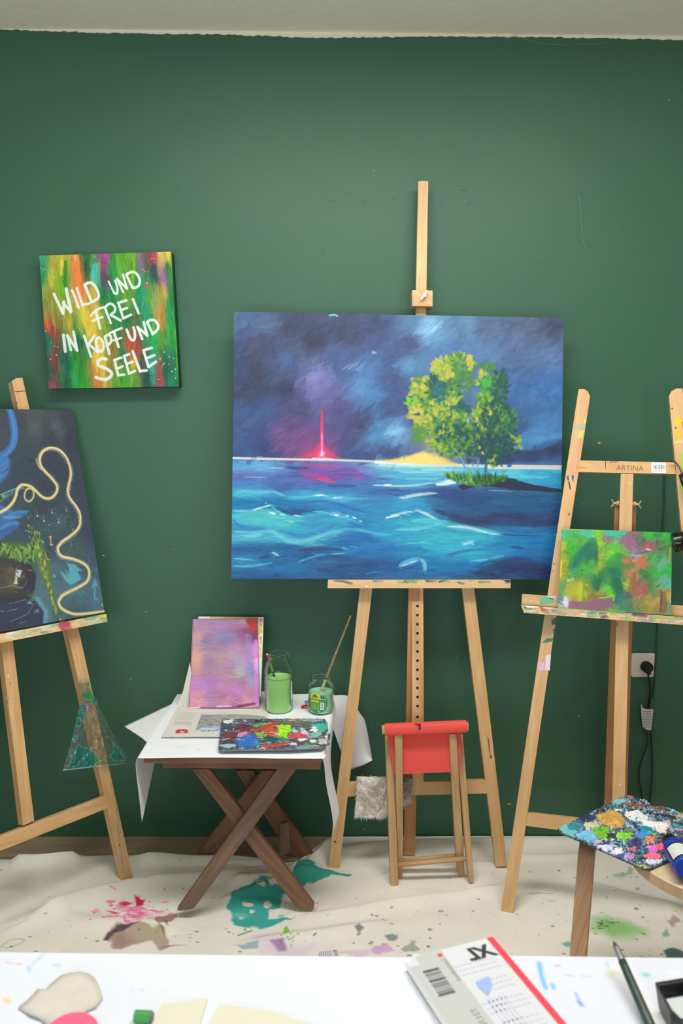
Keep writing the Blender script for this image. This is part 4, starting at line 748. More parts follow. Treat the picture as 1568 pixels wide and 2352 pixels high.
# wave crests, left half (seen close)
p.view = 'seaL'
for pts, w_, c, a in (([(60, 375), (150, 345), (300, 352), (420, 345), (520, 380)], 30, (92, 190, 205), .8), ([(430, 345), (480, 370), (540, 385)], 14, (120, 205, 215), .8), ([(560, 395), (700, 395), (820, 378), (900, 385), (1000, 405), (1150, 410), (1300, 405)], 26, (74, 176, 200), .8), ([(780, 385), (860, 374), (940, 398)], 14, (190, 230, 232), .85), ([(960, 405), (1060, 395)], 14, (190, 232, 230), .8),
                     ([(560, 430), (700, 448), (850, 430), (1000, 455), (1150, 500), (1300, 545)], 22, (34, 84, 150), .8), ([(440, 480), (560, 540), (700, 545), (800, 510)], 30, (20, 70, 125), .8), ([(60, 520), (230, 515), (340, 485), (405, 462)], 20, (120, 210, 215), .9), ([(60, 560), (200, 550), (380, 530), (480, 560), (640, 590), (720, 560), (850, 540), (980, 560)], 46, (70, 180, 190), .8), ([(60, 610), (250, 620), (450, 640), (540, 640)], 60, (74, 186, 196), .7),
                     ([(405, 465), (450, 510), (540, 560)], 16, (96, 200, 205), .8), ([(780, 525), (880, 530), (1000, 560), (1140, 600), (1260, 660)], 18, (80, 190, 210), .8), ([(60, 590), (110, 650), (250, 690), (400, 690)], 30, (30, 110, 170), .75), ([(60, 705), (250, 715), (400, 700), (480, 740), (560, 790), (680, 795), (800, 760), (950, 715), (1080, 680)], 34, (108, 200, 215), .85), ([(120, 740), (250, 745), (330, 730)], 26, (110, 205, 215), .8), ([(1060, 680), (1200, 690), (1400, 730), (1500, 735)], 22, (80, 190, 215), .75), ([(1000, 740), (1200, 740), (1400, 780)], 50, (32, 92, 160), .7), ([(480, 700), (700, 745), (900, 690), (1000, 640)], 40, (28, 108, 172), .6),
                     ([(640, 880), (760, 865), (900, 860), (1060, 875)], 34, (52, 56, 96), .92), ([(940, 925), (1040, 935), (1110, 935)], 18, (44, 62, 104), .9), ([(290, 950), (360, 940), (430, 930)], 24, (44, 58, 110), .85), ([(430, 980), (520, 1005)], 16, (36, 80, 140), .7), ([(60, 950), (180, 960), (260, 968)], 12, (120, 210, 220), .85), ([(60, 985), (110, 1000), (90, 1000)], 10, (44, 70, 120), .7), ([(60, 1020), (200, 1020), (330, 1005), (420, 990)], 22, (90, 195, 215), .85), ([(410, 895), (450, 910), (480, 930)], 22, (150, 215, 225), .9),
                     ([(640, 990), (740, 950), (860, 915), (950, 910)], 16, (90, 190, 220), .8), ([(940, 915), (1080, 900)], 12, (140, 215, 225), .8), ([(820, 960), (1000, 940), (1250, 980), (1500, 960)], 50, (38, 74, 134), .6), ([(1050, 850), (1110, 870)], 8, (150, 220, 225), .7), ([(1110, 840), (1200, 850)], 8, (120, 205, 220), .7), ([(1260, 1095), (1330, 1075), (1420, 1070)], 7, (120, 190, 215), .8), ([(420, 1105), (510, 1100)], 30, (46, 62, 112), .6)):
    p.stroke(pts, w_, c, a, .6, br=.45, tp='lens')
for pts, w_ in (([(232, 515), (300, 495), (350, 480)], 14), ([(350, 480), (405, 465)], 18), ([(385, 530), (450, 548)], 16), ([(480, 545), (540, 555)], 12), ([(610, 560), (700, 572)], 9), ([(980, 555), (1020, 558)], 16), ([(1085, 560), (1115, 572)], 12), ([(1140, 575), (1180, 590)], 12), ([(1200, 610), (1235, 612)], 9), ([(350, 448), (368, 452)], 11), ([(1440, 580), (1500, 570), (1568, 555)], 14), ([(800, 380), (880, 378)], 8), ([(970, 400), (1030, 396)], 9), ([(1420, 288), (1500, 285)], 15), ([(1330, 285), (1400, 290)], 8), ([(560, 620), (620, 622)], 6)): p.stroke(pts, w_, (240, 244, 240), .92, .4, br=.35, tp='lens', rough=2)
# right half of the sea
p.view = 'sea'
p.poly([(930, 900), (1050, 860), (1250, 855), (1510, 870), (1510, 990), (1300, 1000), (1150, 1000), (1020, 980), (960, 940)], (36, 70, 116), .55, 12, 6)
for pts, w_, c, a in (([(950, 935), (1050, 970), (1150, 995), (1230, 965), (1310, 960), (1400, 1000), (1510, 990)], 34, (42, 56, 98), .85), ([(1160, 985), (1220, 965), (1300, 958), (1360, 985)], 30, (44, 56, 98), .85), ([(960, 830), (1100, 850), (1200, 845), (1350, 855)], 14, (52, 76, 128), .7), ([(1190, 850), (1300, 856)], 5, (150, 190, 205), .8), ([(1200, 900), (1500, 900)], 30, (34, 100, 138), .5), ([(1220, 945), (1480, 935)], 20, (32, 96, 132), .5),
                     ([(800, 885), (900, 868), (970, 862)], 13, (206, 228, 222), .85), ([(700, 828), (800, 832), (900, 825), (960, 815)], 9, (190, 220, 225), .8), ([(960, 825), (1030, 815), (1050, 822)], 20, (226, 238, 234), .9), ([(1000, 805), (1040, 815)], 10, (220, 236, 232), .9), ([(740, 975), (800, 955), (880, 942)], 9, (190, 228, 228), .85), ([(870, 940), (900, 945), (970, 980)], 12, (214, 236, 234), .9), ([(850, 985), (950, 985), (1050, 1010), (1150, 1025), (1250, 1045)], 26, (92, 200, 206), .75), ([(1010, 1010), (1100, 1015), (1200, 1040), (1260, 1048)], 10, (200, 232, 230), .85),
                     ([(780, 1025), (880, 1020), (980, 1000)], 14, (110, 205, 212), .7), ([(1200, 1015), (1400, 1020), (1510, 1010)], 16, (40, 120, 170), .6), ([(1230, 1045), (1330, 1050), (1420, 1052)], 6, (40, 60, 100), .8), ([(830, 1085), (900, 1082), (960, 1090)], 8, (110, 210, 215), .7), ([(1290, 1100), (1345, 1107)], 10, (50, 60, 120), .85), ([(1080, 1092), (1115, 1080), (1130, 1095)], 14, (180, 222, 230), .85), ([(900, 1100), (1000, 1110), (1120, 1100)], 30, (60, 180, 200), .6), ([(1000, 1145), (1080, 1120), (1180, 1110)], 12, (40, 90, 150), .7), ([(1110, 1165), (1180, 1155), (1260, 1140)], 10, (110, 205, 220), .7), ([(1300, 1130), (1450, 1130), (1500, 1100)], 30, (30, 110, 170), .6),
                     ([(800, 1185), (850, 1165), (895, 1152)], 24, (100, 190, 215), .9), ([(895, 1152), (912, 1175), (915, 1215)], 17, (130, 206, 226), .92), ([(810, 1185), (880, 1160)], 6, (214, 238, 240), .9), ([(860, 1200), (930, 1215), (1020, 1230)], 12, (46, 110, 165), .7), ([(1130, 1225), (1230, 1185), (1330, 1165), (1480, 1205)], 40, (38, 58, 102), .8), ([(1240, 1215), (1350, 1190), (1500, 1220)], 34, (34, 50, 92), .8), ([(720, 1180), (780, 1175)], 12, (40, 80, 140), .7)):
    p.stroke(pts, w_, c, a, .6, br=.4, tp='lens')
texture(p, 1700, 20, 3.2, 38, 7, (0, 0, 1, hf-.02), 30); texture(p, 2200, 22, 2.6, 0, 10, (0, hf+.015, 1, 1), 10)
# island, trees
p.poly([(1060, 830), (1130, 810), (1230, 795), (1300, 800), (1400, 830), (1516, 848), (1516, 862), (1400, 855), (1300, 848), (1150, 830), (1080, 850)], (38, 42, 66), .95, 1.5, 2)
p.view = 'tree'
for x0, y0, x1, y1, w_, c in ((605, 1020, 665, 1140, 18, (70, 120, 150)), (612, 1025, 655, 1110, 6, (150, 205, 225)), (730, 960, 735, 1130, 14, (80, 120, 150)), (780, 1060, 780, 1190, 10, (90, 140, 175)), (860, 1080, 850, 1180, 24, (44, 84, 104)), (800, 1060, 770, 1180, 5, (130, 180, 205)), (640, 450, 655, 520, 8, (110, 160, 190)), (690, 700, 690, 800, 16, (150, 205, 205)), (440, 650, 510, 720, 14, (110, 205, 175))): p.stroke([(x0, y0), (x1, y1)], w_, c, .85, br=.3)
for i in range(300):
    x = 500+R.random()*520; e_ = max(.05, math.sin((x-480)/560*3.1)); y = 1218+(x-500)*.06+R.random()*78*e_; h_ = (20+R.random()*75)*(.35+.65*e_)
    c = [(60, 130, 62), (92, 160, 56), (44, 104, 70), (30, 82, 70), (130, 170, 60)][int(R.integers(5))]
    if x > 780: c = tuple(int(v*.72) for v in c)
    p.stroke([(x, y), (x+(x-740)*.10+R.normal()*12, y-h_)], 20, c, .8, br=.4, tp='out')
def leaves(n, cx, cy, rx, ry, cols, L=34, w_=20, a=.85, fan=True):
    L *= 1.3; w_ *= 1.25
    for i in range(int(n*1.25)):
        r = math.sqrt(R.random()); th = R.random()*6.283; x = cx+rx*r*math.cos(th); y = cy+ry*r*math.sin(th)
        an = math.atan2(y-cy-ry*.5, x-cx+1e-3)+R.normal()*.5 if fan else R.random()*6.28; l = L*(.5+R.random()*.8)
        p.stroke([(x, y), (x+math.cos(an)*l, y+math.sin(an)*l)], w_*(.6+R.random()*.8), cols[int(R.integers(len(cols)))], a, .4, br=.4, tp='lens')
DK = [(30, 78, 72), (36, 92, 66), (26, 70, 78), (48, 98, 62), (36, 74, 88)]; MD = [(72, 124, 54), (88, 136, 50), (58, 110, 60), (48, 118, 70), (100, 132, 64)]; LT = [(124, 160, 48), (146, 170, 54), (106, 154, 44), (84, 148, 52), (160, 170, 62)]; YL = [(184, 174, 72), (196, 174, 80), (168, 162, 60), (178, 172, 90)]
for c_, rx_, ry_, k_ in (((570, 290), 160, 130, (96, 142, 64)), ((420, 560), 210, 230, (64, 120, 76)), ((560, 860), 170, 180, (58, 110, 72)), ((900, 560), 110, 300, (52, 104, 84)), ((930, 860), 190, 240, (40, 88, 82)), ((960, 1010), 160, 110, (38, 72, 84))): p.blob(c_, rx_, ry_, k_, .8, 0, .45, 12)
leaves(70, 570, 300, 150, 140, MD); leaves(110, 430, 560, 220, 230, DK+MD); leaves(80, 560, 860, 180, 170, DK+MD); leaves(80, 900, 600, 120, 300, DK+MD); leaves(150, 930, 820, 170, 260, DK); leaves(60, 940, 1000, 170, 110, [(36, 64, 82), (40, 84, 84), (34, 58, 84)])
leaves(60, 480, 250, 90, 70, LT+YL, 40); leaves(70, 620, 220, 100, 90, MD+LT, 40); leaves(40, 640, 380, 100, 60, MD, 40); leaves(40, 470, 300, 70, 40, YL+LT, 32); leaves(16, 715, 210, 14, 50, YL, 30)
leaves(70, 280, 420, 80, 80, LT+YL+MD, 36); leaves(36, 240, 470, 60, 60, YL+LT, 34); leaves(60, 300, 600, 110, 100, LT+MD, 34); leaves(34, 230, 660, 50, 60, YL, 36); leaves(50, 290, 760, 60, 80, YL+LT, 32); leaves(60, 340, 840, 90, 70, LT+MD, 34); leaves(24, 180, 560, 34, 26, [(96, 170, 40), (130, 180, 60)], 30); leaves(16, 230, 840, 24, 40, [(80, 130, 60)], 40)
leaves(70, 520, 580, 130, 110, MD+LT+YL, 34); leaves(40, 400, 430, 70, 80, DK, 36); leaves(24, 430, 470, 34, 70, [(34, 96, 110), (40, 110, 100)], 36); leaves(30, 655, 620, 44, 44, [(32, 84, 90), (40, 90, 84)], 34); leaves(60, 600, 740, 90, 90, MD+LT, 36); leaves(60, 500, 860, 90, 90, DK+LT, 34); leaves(60, 560, 970, 110, 60, MD+LT, 44, 22); leaves(24, 420, 920, 50, 40, YL+LT, 36); leaves(40, 640, 860, 70, 90, DK, 34)
leaves(30, 880, 280, 60, 50, MD, 40); leaves(24, 830, 360, 40, 70, YL+LT, 36); leaves(30, 870, 420, 50, 50, [(40, 140, 66), (70, 160, 70)], 38); leaves(30, 990, 430, 40, 110, [(34, 66, 92), (40, 92, 84), (46, 58, 84)], 34); leaves(40, 840, 560, 60, 60, MD+LT, 40); leaves(30, 960, 630, 70, 40, MD+LT, 34); leaves(40, 1040, 700, 60, 60, MD, 44); leaves(40, 800, 700, 60, 70, MD+LT+YL[:2], 38); leaves(50, 900, 760, 80, 70, DK+LT[:2], 38); leaves(40, 1080, 800, 40, 120, [(52, 118, 76), (44, 90, 80), (70, 140, 80)], 44)
leaves(24, 820, 860, 40, 70, YL+LT, 30); leaves(50, 900, 920, 80, 60, MD+DK, 38); leaves(14, 1120, 920, 26, 40, LT, 44); leaves(20, 920, 1080, 30, 40, LT+MD, 30); leaves(20, 710, 1040, 30, 40, DK, 40); leaves(50, 760, 900, 60, 100, DK+MD, 34); leaves(12, 930, 650, 60, 30, YL, 24); leaves(30, 400, 640, 120, 80, YL+LT, 28, 16)
leaves(70, 960, 760, 130, 240, DK, 40, 22); leaves(50, 940, 980, 160, 110, [(34, 60, 80), (36, 80, 80), (30, 70, 74)], 42, 22); leaves(40, 980, 400, 60, 120, DK, 38); leaves(40, 560, 900, 130, 120, DK+MD, 38); p.stroke([(735, 420), (745, 520), (740, 600)], 36, (72, 116, 162), .7, br=.4, tp='lens'); p.stroke([(790, 250), (770, 330)], 26, (74, 112, 158), .7, br=.4, tp='lens')
for c in ((370, 550), (520, 560), (350, 690), (470, 600), (400, 660), (300, 500), (565, 670), (820, 1000), (790, 950)): p.stroke([c, (c[0]+10, c[1]+34)], 24, YL[int(R.integers(4))], .9, .4, br=.3, tp='lens')
p.blob((1065, 1130), 30, 20, (48, 92, 170), .9, 0, .5, 3)
p.view = 'sea'; p.stroke([(495, 84), (515, 82), (530, 88)], 7, (100, 190, 200), .9, rough=2)
for x in range(900, 1170, 12): p.blob((x, 1238+R.normal()*2), 4, 3, (40, 160, 120), .7)
PF = CE.off(.022)
slabgrid('seascape_painting', [PF.px(x, y) for x, y in q], -CE.n*.02, p, PM, gain=G, side=(30, 52, 92), label='large seascape canvas with green tree island and pink light pillar on the centre easel', cat='painting')

# ---------------------------------------------------------------- dark underwater painting on the left easel
LF = LE.off(.03)
tr = LF.st(165, 943); br_ = LF.st(240, 1406)
Wd = .62; s1 = br_[0]; s0 = s1-Wd
cor = [LF.at(s0, tr[1]), LF.at(s1, tr[1]), LF.at(s1, br_[1]), LF.at(s0, br_[1])]
def proj(v):
    d = v-CAM; z = d.dot(fwd); return (784+FPX*d.dot(rgt)/z, 1176-FPX*d.dot(upv)/z)
q = [proj(c) for c in cor]
def mapq(s):
    return s
p = P(620, 560, q, (52, 60, 78), seed=51); p.view = 'lp'; R = p.rng
p.field([(50, 400, (70, 74, 98)), (30, 560, (66, 80, 96)), (150, 420, (68, 70, 96)), (250, 400, (84, 96, 104)), (260, 470, (88, 108, 104)), (180, 560, (66, 88, 94)), (350, 450, (74, 84, 98)), (440, 480, (88, 112, 108)), (500, 400, (70, 74, 100)), (400, 560, (64, 70, 96)), (560, 560, (62, 68, 96)), (200, 700, (58, 78, 100)), (150, 850, (54, 78, 100)), (420, 760, (60, 74, 100)), (580, 800, (66, 76, 106)), (350, 900, (58, 82, 104)), (640, 1000, (66, 80, 112)), (300, 1100, (56, 88, 104)), (400, 1250, (66, 108, 122)), (500, 1300, (66, 104, 112)), (680, 1250, (62, 82, 120)),
         (560, 1420, (78, 120, 112)), (380, 1420, (60, 100, 118)), (430, 1600, (78, 138, 156)), (700, 1500, (70, 104, 140)), (500, 1700, (84, 146, 156)), (380, 1750, (88, 146, 158)), (620, 1800, (76, 138, 152)), (760, 1800, (84, 140, 172)), (350, 1950, (96, 160, 182)), (450, 1950, (80, 132, 142)), (600, 1930, (70, 120, 120)), (100, 1150, (60, 96, 120)), (-100, 900, (60, 90, 130)), (-300, 500, (60, 70, 96)), (-400, 1200, (60, 90, 120)), (-300, 1800, (60, 70, 86)), (-600, 800, (56, 70, 96)), (-600, 1600, (60, 80, 96))], warp=8)
p.restroke(1500, 34, 8, 60, jit=8, a=.4, br=.6, sprd=60, jump=4)
_l = p.a.mean(2, keepdims=True); p.a = ((.5*p.a+.5*_l*np.array([.88, 1.0, 1.1], np.float32))*.88).astype(np.float32)
# blue figure streaks on the left
BL = [(62, 122, 196), (76, 140, 208), (48, 98, 178), (96, 160, 214)]
p.stroke([(75, 340), (95, 400), (110, 520), (100, 600), (60, 660), (10, 690)], 44, (60, 118, 190), .9, br=.3)
for i in range(26): o = R.normal()*12; p.stroke([(78+o*.5, 345), (98+o, 420), (112+o, 520), (98+o, 610), (60+o, 670), (0+o, 720), (-40, 780+o)], 8, BL[i % 4], .6, br=.5)
p.poly([(-300, 640), (30, 690), (85, 730), (70, 800), (20, 850), (5, 900), (-300, 1000)], (62, 120, 192), .85, 6, 8)
for i in range(20): y = 700+R.random()*200; p.stroke([(-60, y+30), (20, y), (60, y-30)], 9, BL[i % 4], .6, br=.5)
p.poly([(-300, 1050), (10, 1085), (70, 1110), (120, 1135), (225, 1118), (215, 1150), (150, 1175), (100, 1190), (150, 1205), (140, 1250), (60, 1300), (0, 1340), (-300, 1400)], (66, 112, 178), .9, 3, 4)
for pts, c in (([(-20, 1060), (40, 1110), (120, 1130)], (60, 128, 180)), ([(60, 1150), (150, 1130), (220, 1122)], (74, 150, 196)), ([(0, 1260), (80, 1220), (150, 1210)], (90, 150, 204)), ([(0, 1290), (90, 1250), (140, 1225)], (60, 92, 172)), ([(20, 1170), (90, 1170), (160, 1165)], (120, 170, 216))): p.stroke(pts, 22, c, .75, br=.4, tp='lens')
p.view = 'lp2'
p.stroke([(0, 945), (130, 890), (200, 870), (240, 880)], 10, (106, 186, 190), .9); p.stroke([(0, 1010), (120, 925), (200, 890)], 8, (100, 180, 186), .8); p.blob((35, 955), 22, 24, (120, 190, 70), .9, 0, .4); p.blob((120, 905), 18, 12, (110, 180, 90), .8); p.blob((62, 940), 6, 6, (200, 226, 232), .9); p.blob((200, 880), 34, 20, (80, 150, 170), .6)
# moss, rocks
p.poly([(-500, 1400), (60, 1410), (240, 1420), (350, 1500), (345, 1680), (300, 1560), (210, 1570), (120, 1640), (-500, 1700)], (70, 112, 62), .9, 6, 8)
for i in range(90):
    x = 20+R.random()*330; y = 1420+R.random()*140; p.stroke([(x, y), (x+R.normal()*20, y+40+R.random()*40)], 20, [(110, 160, 72), (90, 140, 66), (74, 112, 62), (140, 176, 84), (60, 90, 60)][i % 5], .6, br=.5, tp='lens')
p.poly([(210, 1470), (330, 1500), (345, 1580), (310, 1600), (240, 1560)], (116, 170, 80), .8, 4, 4)
p.view = 'lp3'
p.poly([(60, 1310), (110, 1350), (200, 1370), (240, 1480), (290, 1620), (320, 1750), (340, 1950), (400, 2290), (380, 2300), (330, 2080), (260, 1900), (180, 1760), (130, 1600), (100, 1450)], (104, 128, 66), .85, 6, 6)
for i in range(70):
    t = R.random(); x = 110+t*270+R.normal()*34*(1-t); y = 1350+t*900; p.stroke([(x, y), (x+10+R.normal()*8, y+60)], 22*(1-.5*t), [(120, 160, 70), (150, 176, 80), (90, 120, 60), (176, 184, 84), (110, 150, 66)][i % 5], .7, br=.5, tp='lens')
for c in ((20, 1150), (60, 1180), (50, 1240), (110, 1230), (100, 1290), (150, 1300), (170, 1340), (200, 1360), (80, 1330), (140, 1360)): p.stroke([c, (c[0]+28, c[1]+22)], 30, [(172, 178, 84), (196, 190, 96), (150, 164, 80)][int(R.integers(3))], .85, br=.3, tp='lens')
p.stroke([(90, 1310), (180, 1160), (290, 1060)], 18, (84, 84, 66), .7, br=.3); p.stroke([(240, 1500), (270, 1590), (320, 1600)], 14, (190, 184, 96), .85, tp='lens'); p.stroke([(300, 1950), (350, 2130), (395, 2290)], 26, (150, 160, 62), .8, br=.4, tp='out')
p.view = 'lp2'
p.poly([(-500, 1560), (60, 1580), (200, 1580), (310, 1640), (360, 1760), (350, 1880), (300, 1990), (200, 2010), (-500, 2050)], (58, 58, 72), .95, 2, 2)
p.poly([(-500, 1650), (60, 1620), (180, 1640), (250, 1760), (200, 1860), (60, 1940), (-500, 1950)], (98, 90, 66), .6, 14, 6); p.blob((130, 1830), 90, 80, (120, 114, 70), .5, 0, .9, 5); p.blob((100, 1700), 60, 60, (122, 104, 78), .5, 0, .9, 5); p.blob((220, 1760), 40, 30, (132, 132, 60), .6, 0, .8, 4)
p.poly([(160, 1700), (190, 1690), (225, 1700), (210, 1740), (190, 1770), (165, 1760), (175, 1800), (180, 1830), (140, 1830), (150, 1790), (150, 1750)], (206, 224, 220), .9, 1.5, 3); p.poly([(-500, 2000), (100, 2010), (340, 2000), (420, 2080), (440, 2180), (430, 2230), (-500, 2420)], (60, 66, 90), .95, 2, 2); p.poly([(330, 1960), (380, 1960), (480, 2100), (470, 2230), (440, 2230), (440, 2120), (400, 2040)], (108, 172, 192), .8, 3, 3)
p.blob((300, 1940), 60, 30, (92, 120, 62), .6, 0, .8, 4); p.poly([(260, 2030), (300, 2008), (330, 2030)], (130, 196, 200), .85, 1, 1)
for pts in ([(0, 1880), (60, 1860), (130, 1850), (220, 1870), (265, 1805)], [(90, 2030), (160, 2020), (260, 1985)], [(70, 2110), (180, 2080)], [(100, 2210), (200, 2170), (280, 2130)], [(340, 2030), (300, 2090), (280, 2130)], [(200, 2230), (270, 2200)], [(0, 2100), (40, 2115)]): p.stroke(pts, 4, (206, 196, 140), .75, rough=2)
p.stroke([(340, 2135), (360, 2095)], 4, (214, 224, 226), .9); p.stroke([(360, 2100), (380, 2090), (388, 2112), (368, 2118), (372, 2100)], 4, (214, 224, 226), .9)
texture(p, 1500, 18, 3.5, 60, 7, sprd=70)
p.view = 'lp2'
for i in range(160):
    t = R.random(); x = 0+t*340; y = 1400+60*math.sin(t*3)+R.random()*170*(.4+t*.6); p.stroke([(x, y), (x+R.normal()*14, y+24+R.random()*34)], 9+R.random()*9, [(150, 190, 92), (110, 160, 70), (60, 92, 52), (176, 206, 110), (44, 70, 52), (96, 134, 62)][i % 6], .8, .4, br=.5, tp='lens')
for i in range(40): x = -40+R.random()*330; y = 1640+R.random()*300; p.stroke([(x, y), (x+20+R.random()*40, y-10+R.random()*24)], 12, [(40, 40, 54), (120, 108, 78), (90, 80, 66), (70, 66, 76), (148, 132, 84)][i % 5], .55, br=.6, tp='lens')
p.view = 'lp3'
for i in range(150):
    t = R.random()**.8; x = 90+t*290+R.normal()*40*(1-t)*(1-t)+R.normal()*10; y = 1180+t*1080; p.stroke([(x, y), (x+8+R.normal()*10, y+36+R.random()*30)], (20*(1-.55*t))*(.5+R.random()*.8), [(150, 184, 84), (196, 200, 100), (70, 104, 56), (120, 156, 72), (52, 84, 60), (206, 200, 110)][i % 6], .85, .4, br=.4, tp='lens')
# golden rope with its fine scribble
p.view = 'lp3'
rope = [[(430, 2110), (418, 2150), (450, 2220), (540, 2275), (640, 2300), (800, 2290), (1000, 2265)], [(430, 2110), (470, 2060), (560, 2010), (680, 1950), (780, 1880), (810, 1790), (790, 1700), (720, 1640), (600, 1590), (470, 1560), (420, 1510), (410, 1440), (460, 1370), (560, 1300), (660, 1210), (695, 1120), (690, 1010), (640, 910), (570, 820), (535, 730), (545, 640), (570, 540), (570, 440), (530, 310), (460, 215), (380, 170), (290, 165), (210, 215), (175, 300), (195, 400), (270, 490), (350, 580), (400, 660), (385, 740), (330, 800), (260, 812), (190, 780), (120, 710), (60, 660), (0, 640), (-60, 640), (-110, 690), (-130, 770), (-170, 860), (-260, 950), (-420, 1030)]]
for r in rope:
    p.stroke(r, 44, (206, 178, 120), .35, .9); p.stroke(r, 30, (244, 220, 150), .95, .3, br=.12); p.stroke([(x+4, y-4) for x, y in r], 11, (255, 244, 200), .85, .5, br=.4); p.stroke([(x-7, y+6) for x, y in r], 5, (190, 156, 88), .5, .5, br=.5)
p.stroke([(130, 300), (150, 380), (200, 440)], 16, (200, 180, 140), .8); p.stroke([(0, 700), (50, 680), (95, 720), (90, 800), (40, 850), (-10, 820), (-20, 760), (0, 700)], 22, (220, 198, 140), .95, .3, br=.15)
tk = catmull(rope[1], 9)
for i in range(6, 290, 1):
    a_ = tk[i]; d = tk[i+1]-tk[i-1]; d = d/np.hypot(*d); n_ = np.array([-d[1], d[0]])*(1 if (i//34) % 2 else -1); o = a_+n_*20
    p.stroke([tuple(o), tuple(o+n_*(6+R.random()*14)+d*R.normal()*6)], 4.5, (196, 206, 212), .8)
for c in ((330, 1000, 16), (520, 970, 16), (230, 1100, 20), (140, 1040, 16), (420, 1125, 16), (600, 1208, 14), (585, 1403, 12), (45, 1240, 16), (120, 1435, 14), (155, 1445, 10), (150, 1410, 10), (0, 1225, 14), (295, 1150, 12), (530, 1042, 8)): p.blob((c[0], c[1]), c[2], c[2]*.9, (206, 228, 230), .85, 0, .7, 3)
for i in range(60): cx, cy = [(330, 960), (220, 1050), (600, 1160), (590, 1350), (40, 1060), (515, 935), (420, 1080), (130, 1010)][i % 8]; p.blob((cx+R.normal()*20, cy+R.normal()*24), 5, 5, (220, 234, 236), .9)
for k in range(9): a_ = k*.35-1.4; p.stroke([(410, 1110), (410+110*math.cos(a_), 1110+90*math.sin(a_))], 2.5, (150, 172, 184), .6)
for r_ in (30, 55, 80): p.stroke([(410+r_*math.cos(k*.5-1.5), 1110+r_*.8*math.sin(k*.5-1.5)) for k in range(8)], 2.5, (150, 172, 184), .6)
for pts in ([(160, 1030), (350, 1020), (500, 1045), (490, 1180)], [(300, 1150), (340, 1140), (420, 1110)], [(290, 1200), (310, 1270)], [(180, 1220), (240, 1215), (300, 1150), (260, 1150)]): p.stroke(pts, 3, (158, 178, 190), .7)
GO = (222, 180, 104); p.stroke([(315, 1330), (322, 1410)], 13, GO, .95); p.blob((313, 1310), 24, 24, GO, .95, 0, .4); p.blob((313, 1310), 9, 9, (60, 90, 100), .9, 0, .4); p.stroke([(312, 1405), (340, 1410)], 18, GO, .95)
# pale turquoise shapes lower right
TQc = (98, 190, 204); p.poly([(515, 1625), (560, 1650), (620, 1650), (680, 1710), (725, 1735), (660, 1745), (690, 1800), (720, 1850), (600, 1915), (560, 1920), (500, 1860), (440, 1760), (450, 1740), (500, 1790), (540, 1830), (500, 1740), (505, 1730), (550, 1790), (550, 1700)], TQc, .85, 2, 2)
p.poly([(875, 1830), (935, 1960), (890, 1940), (890, 2080), (930, 2120), (870, 2110), (870, 1940), (835, 1970)], (92, 176, 204), .85, 2, 2); p.blob((362, 1810), 26, 26, (110, 184, 212), .85, 0, .5); p.blob((905, 1720), 34, 44, (84, 130, 180), .7, 0, .6)
for i in range(14): x = 560+i*14; p.stroke([(x, 1990+R.random()*20), (x+20+i*4, 2080+R.random()*40)], 10, (84, 176, 196), .5, br=.5, tp='out')
p.view = 'lp'; p.blob((465, 1958), 12, 12, (222, 200, 140), .9); p.blob((785, 1845), 9, 12, (150, 220, 230), .9, 0, .6); p.blob((400, 1980), 12, 6, (200, 196, 160), .8)
slabgrid('underwater_painting', cor, -LE.n*.02, p, PM, gain=.85, side=(22, 40, 52), label='dark underwater canvas with winding golden rope and blue figure on the left easel', cat='painting')

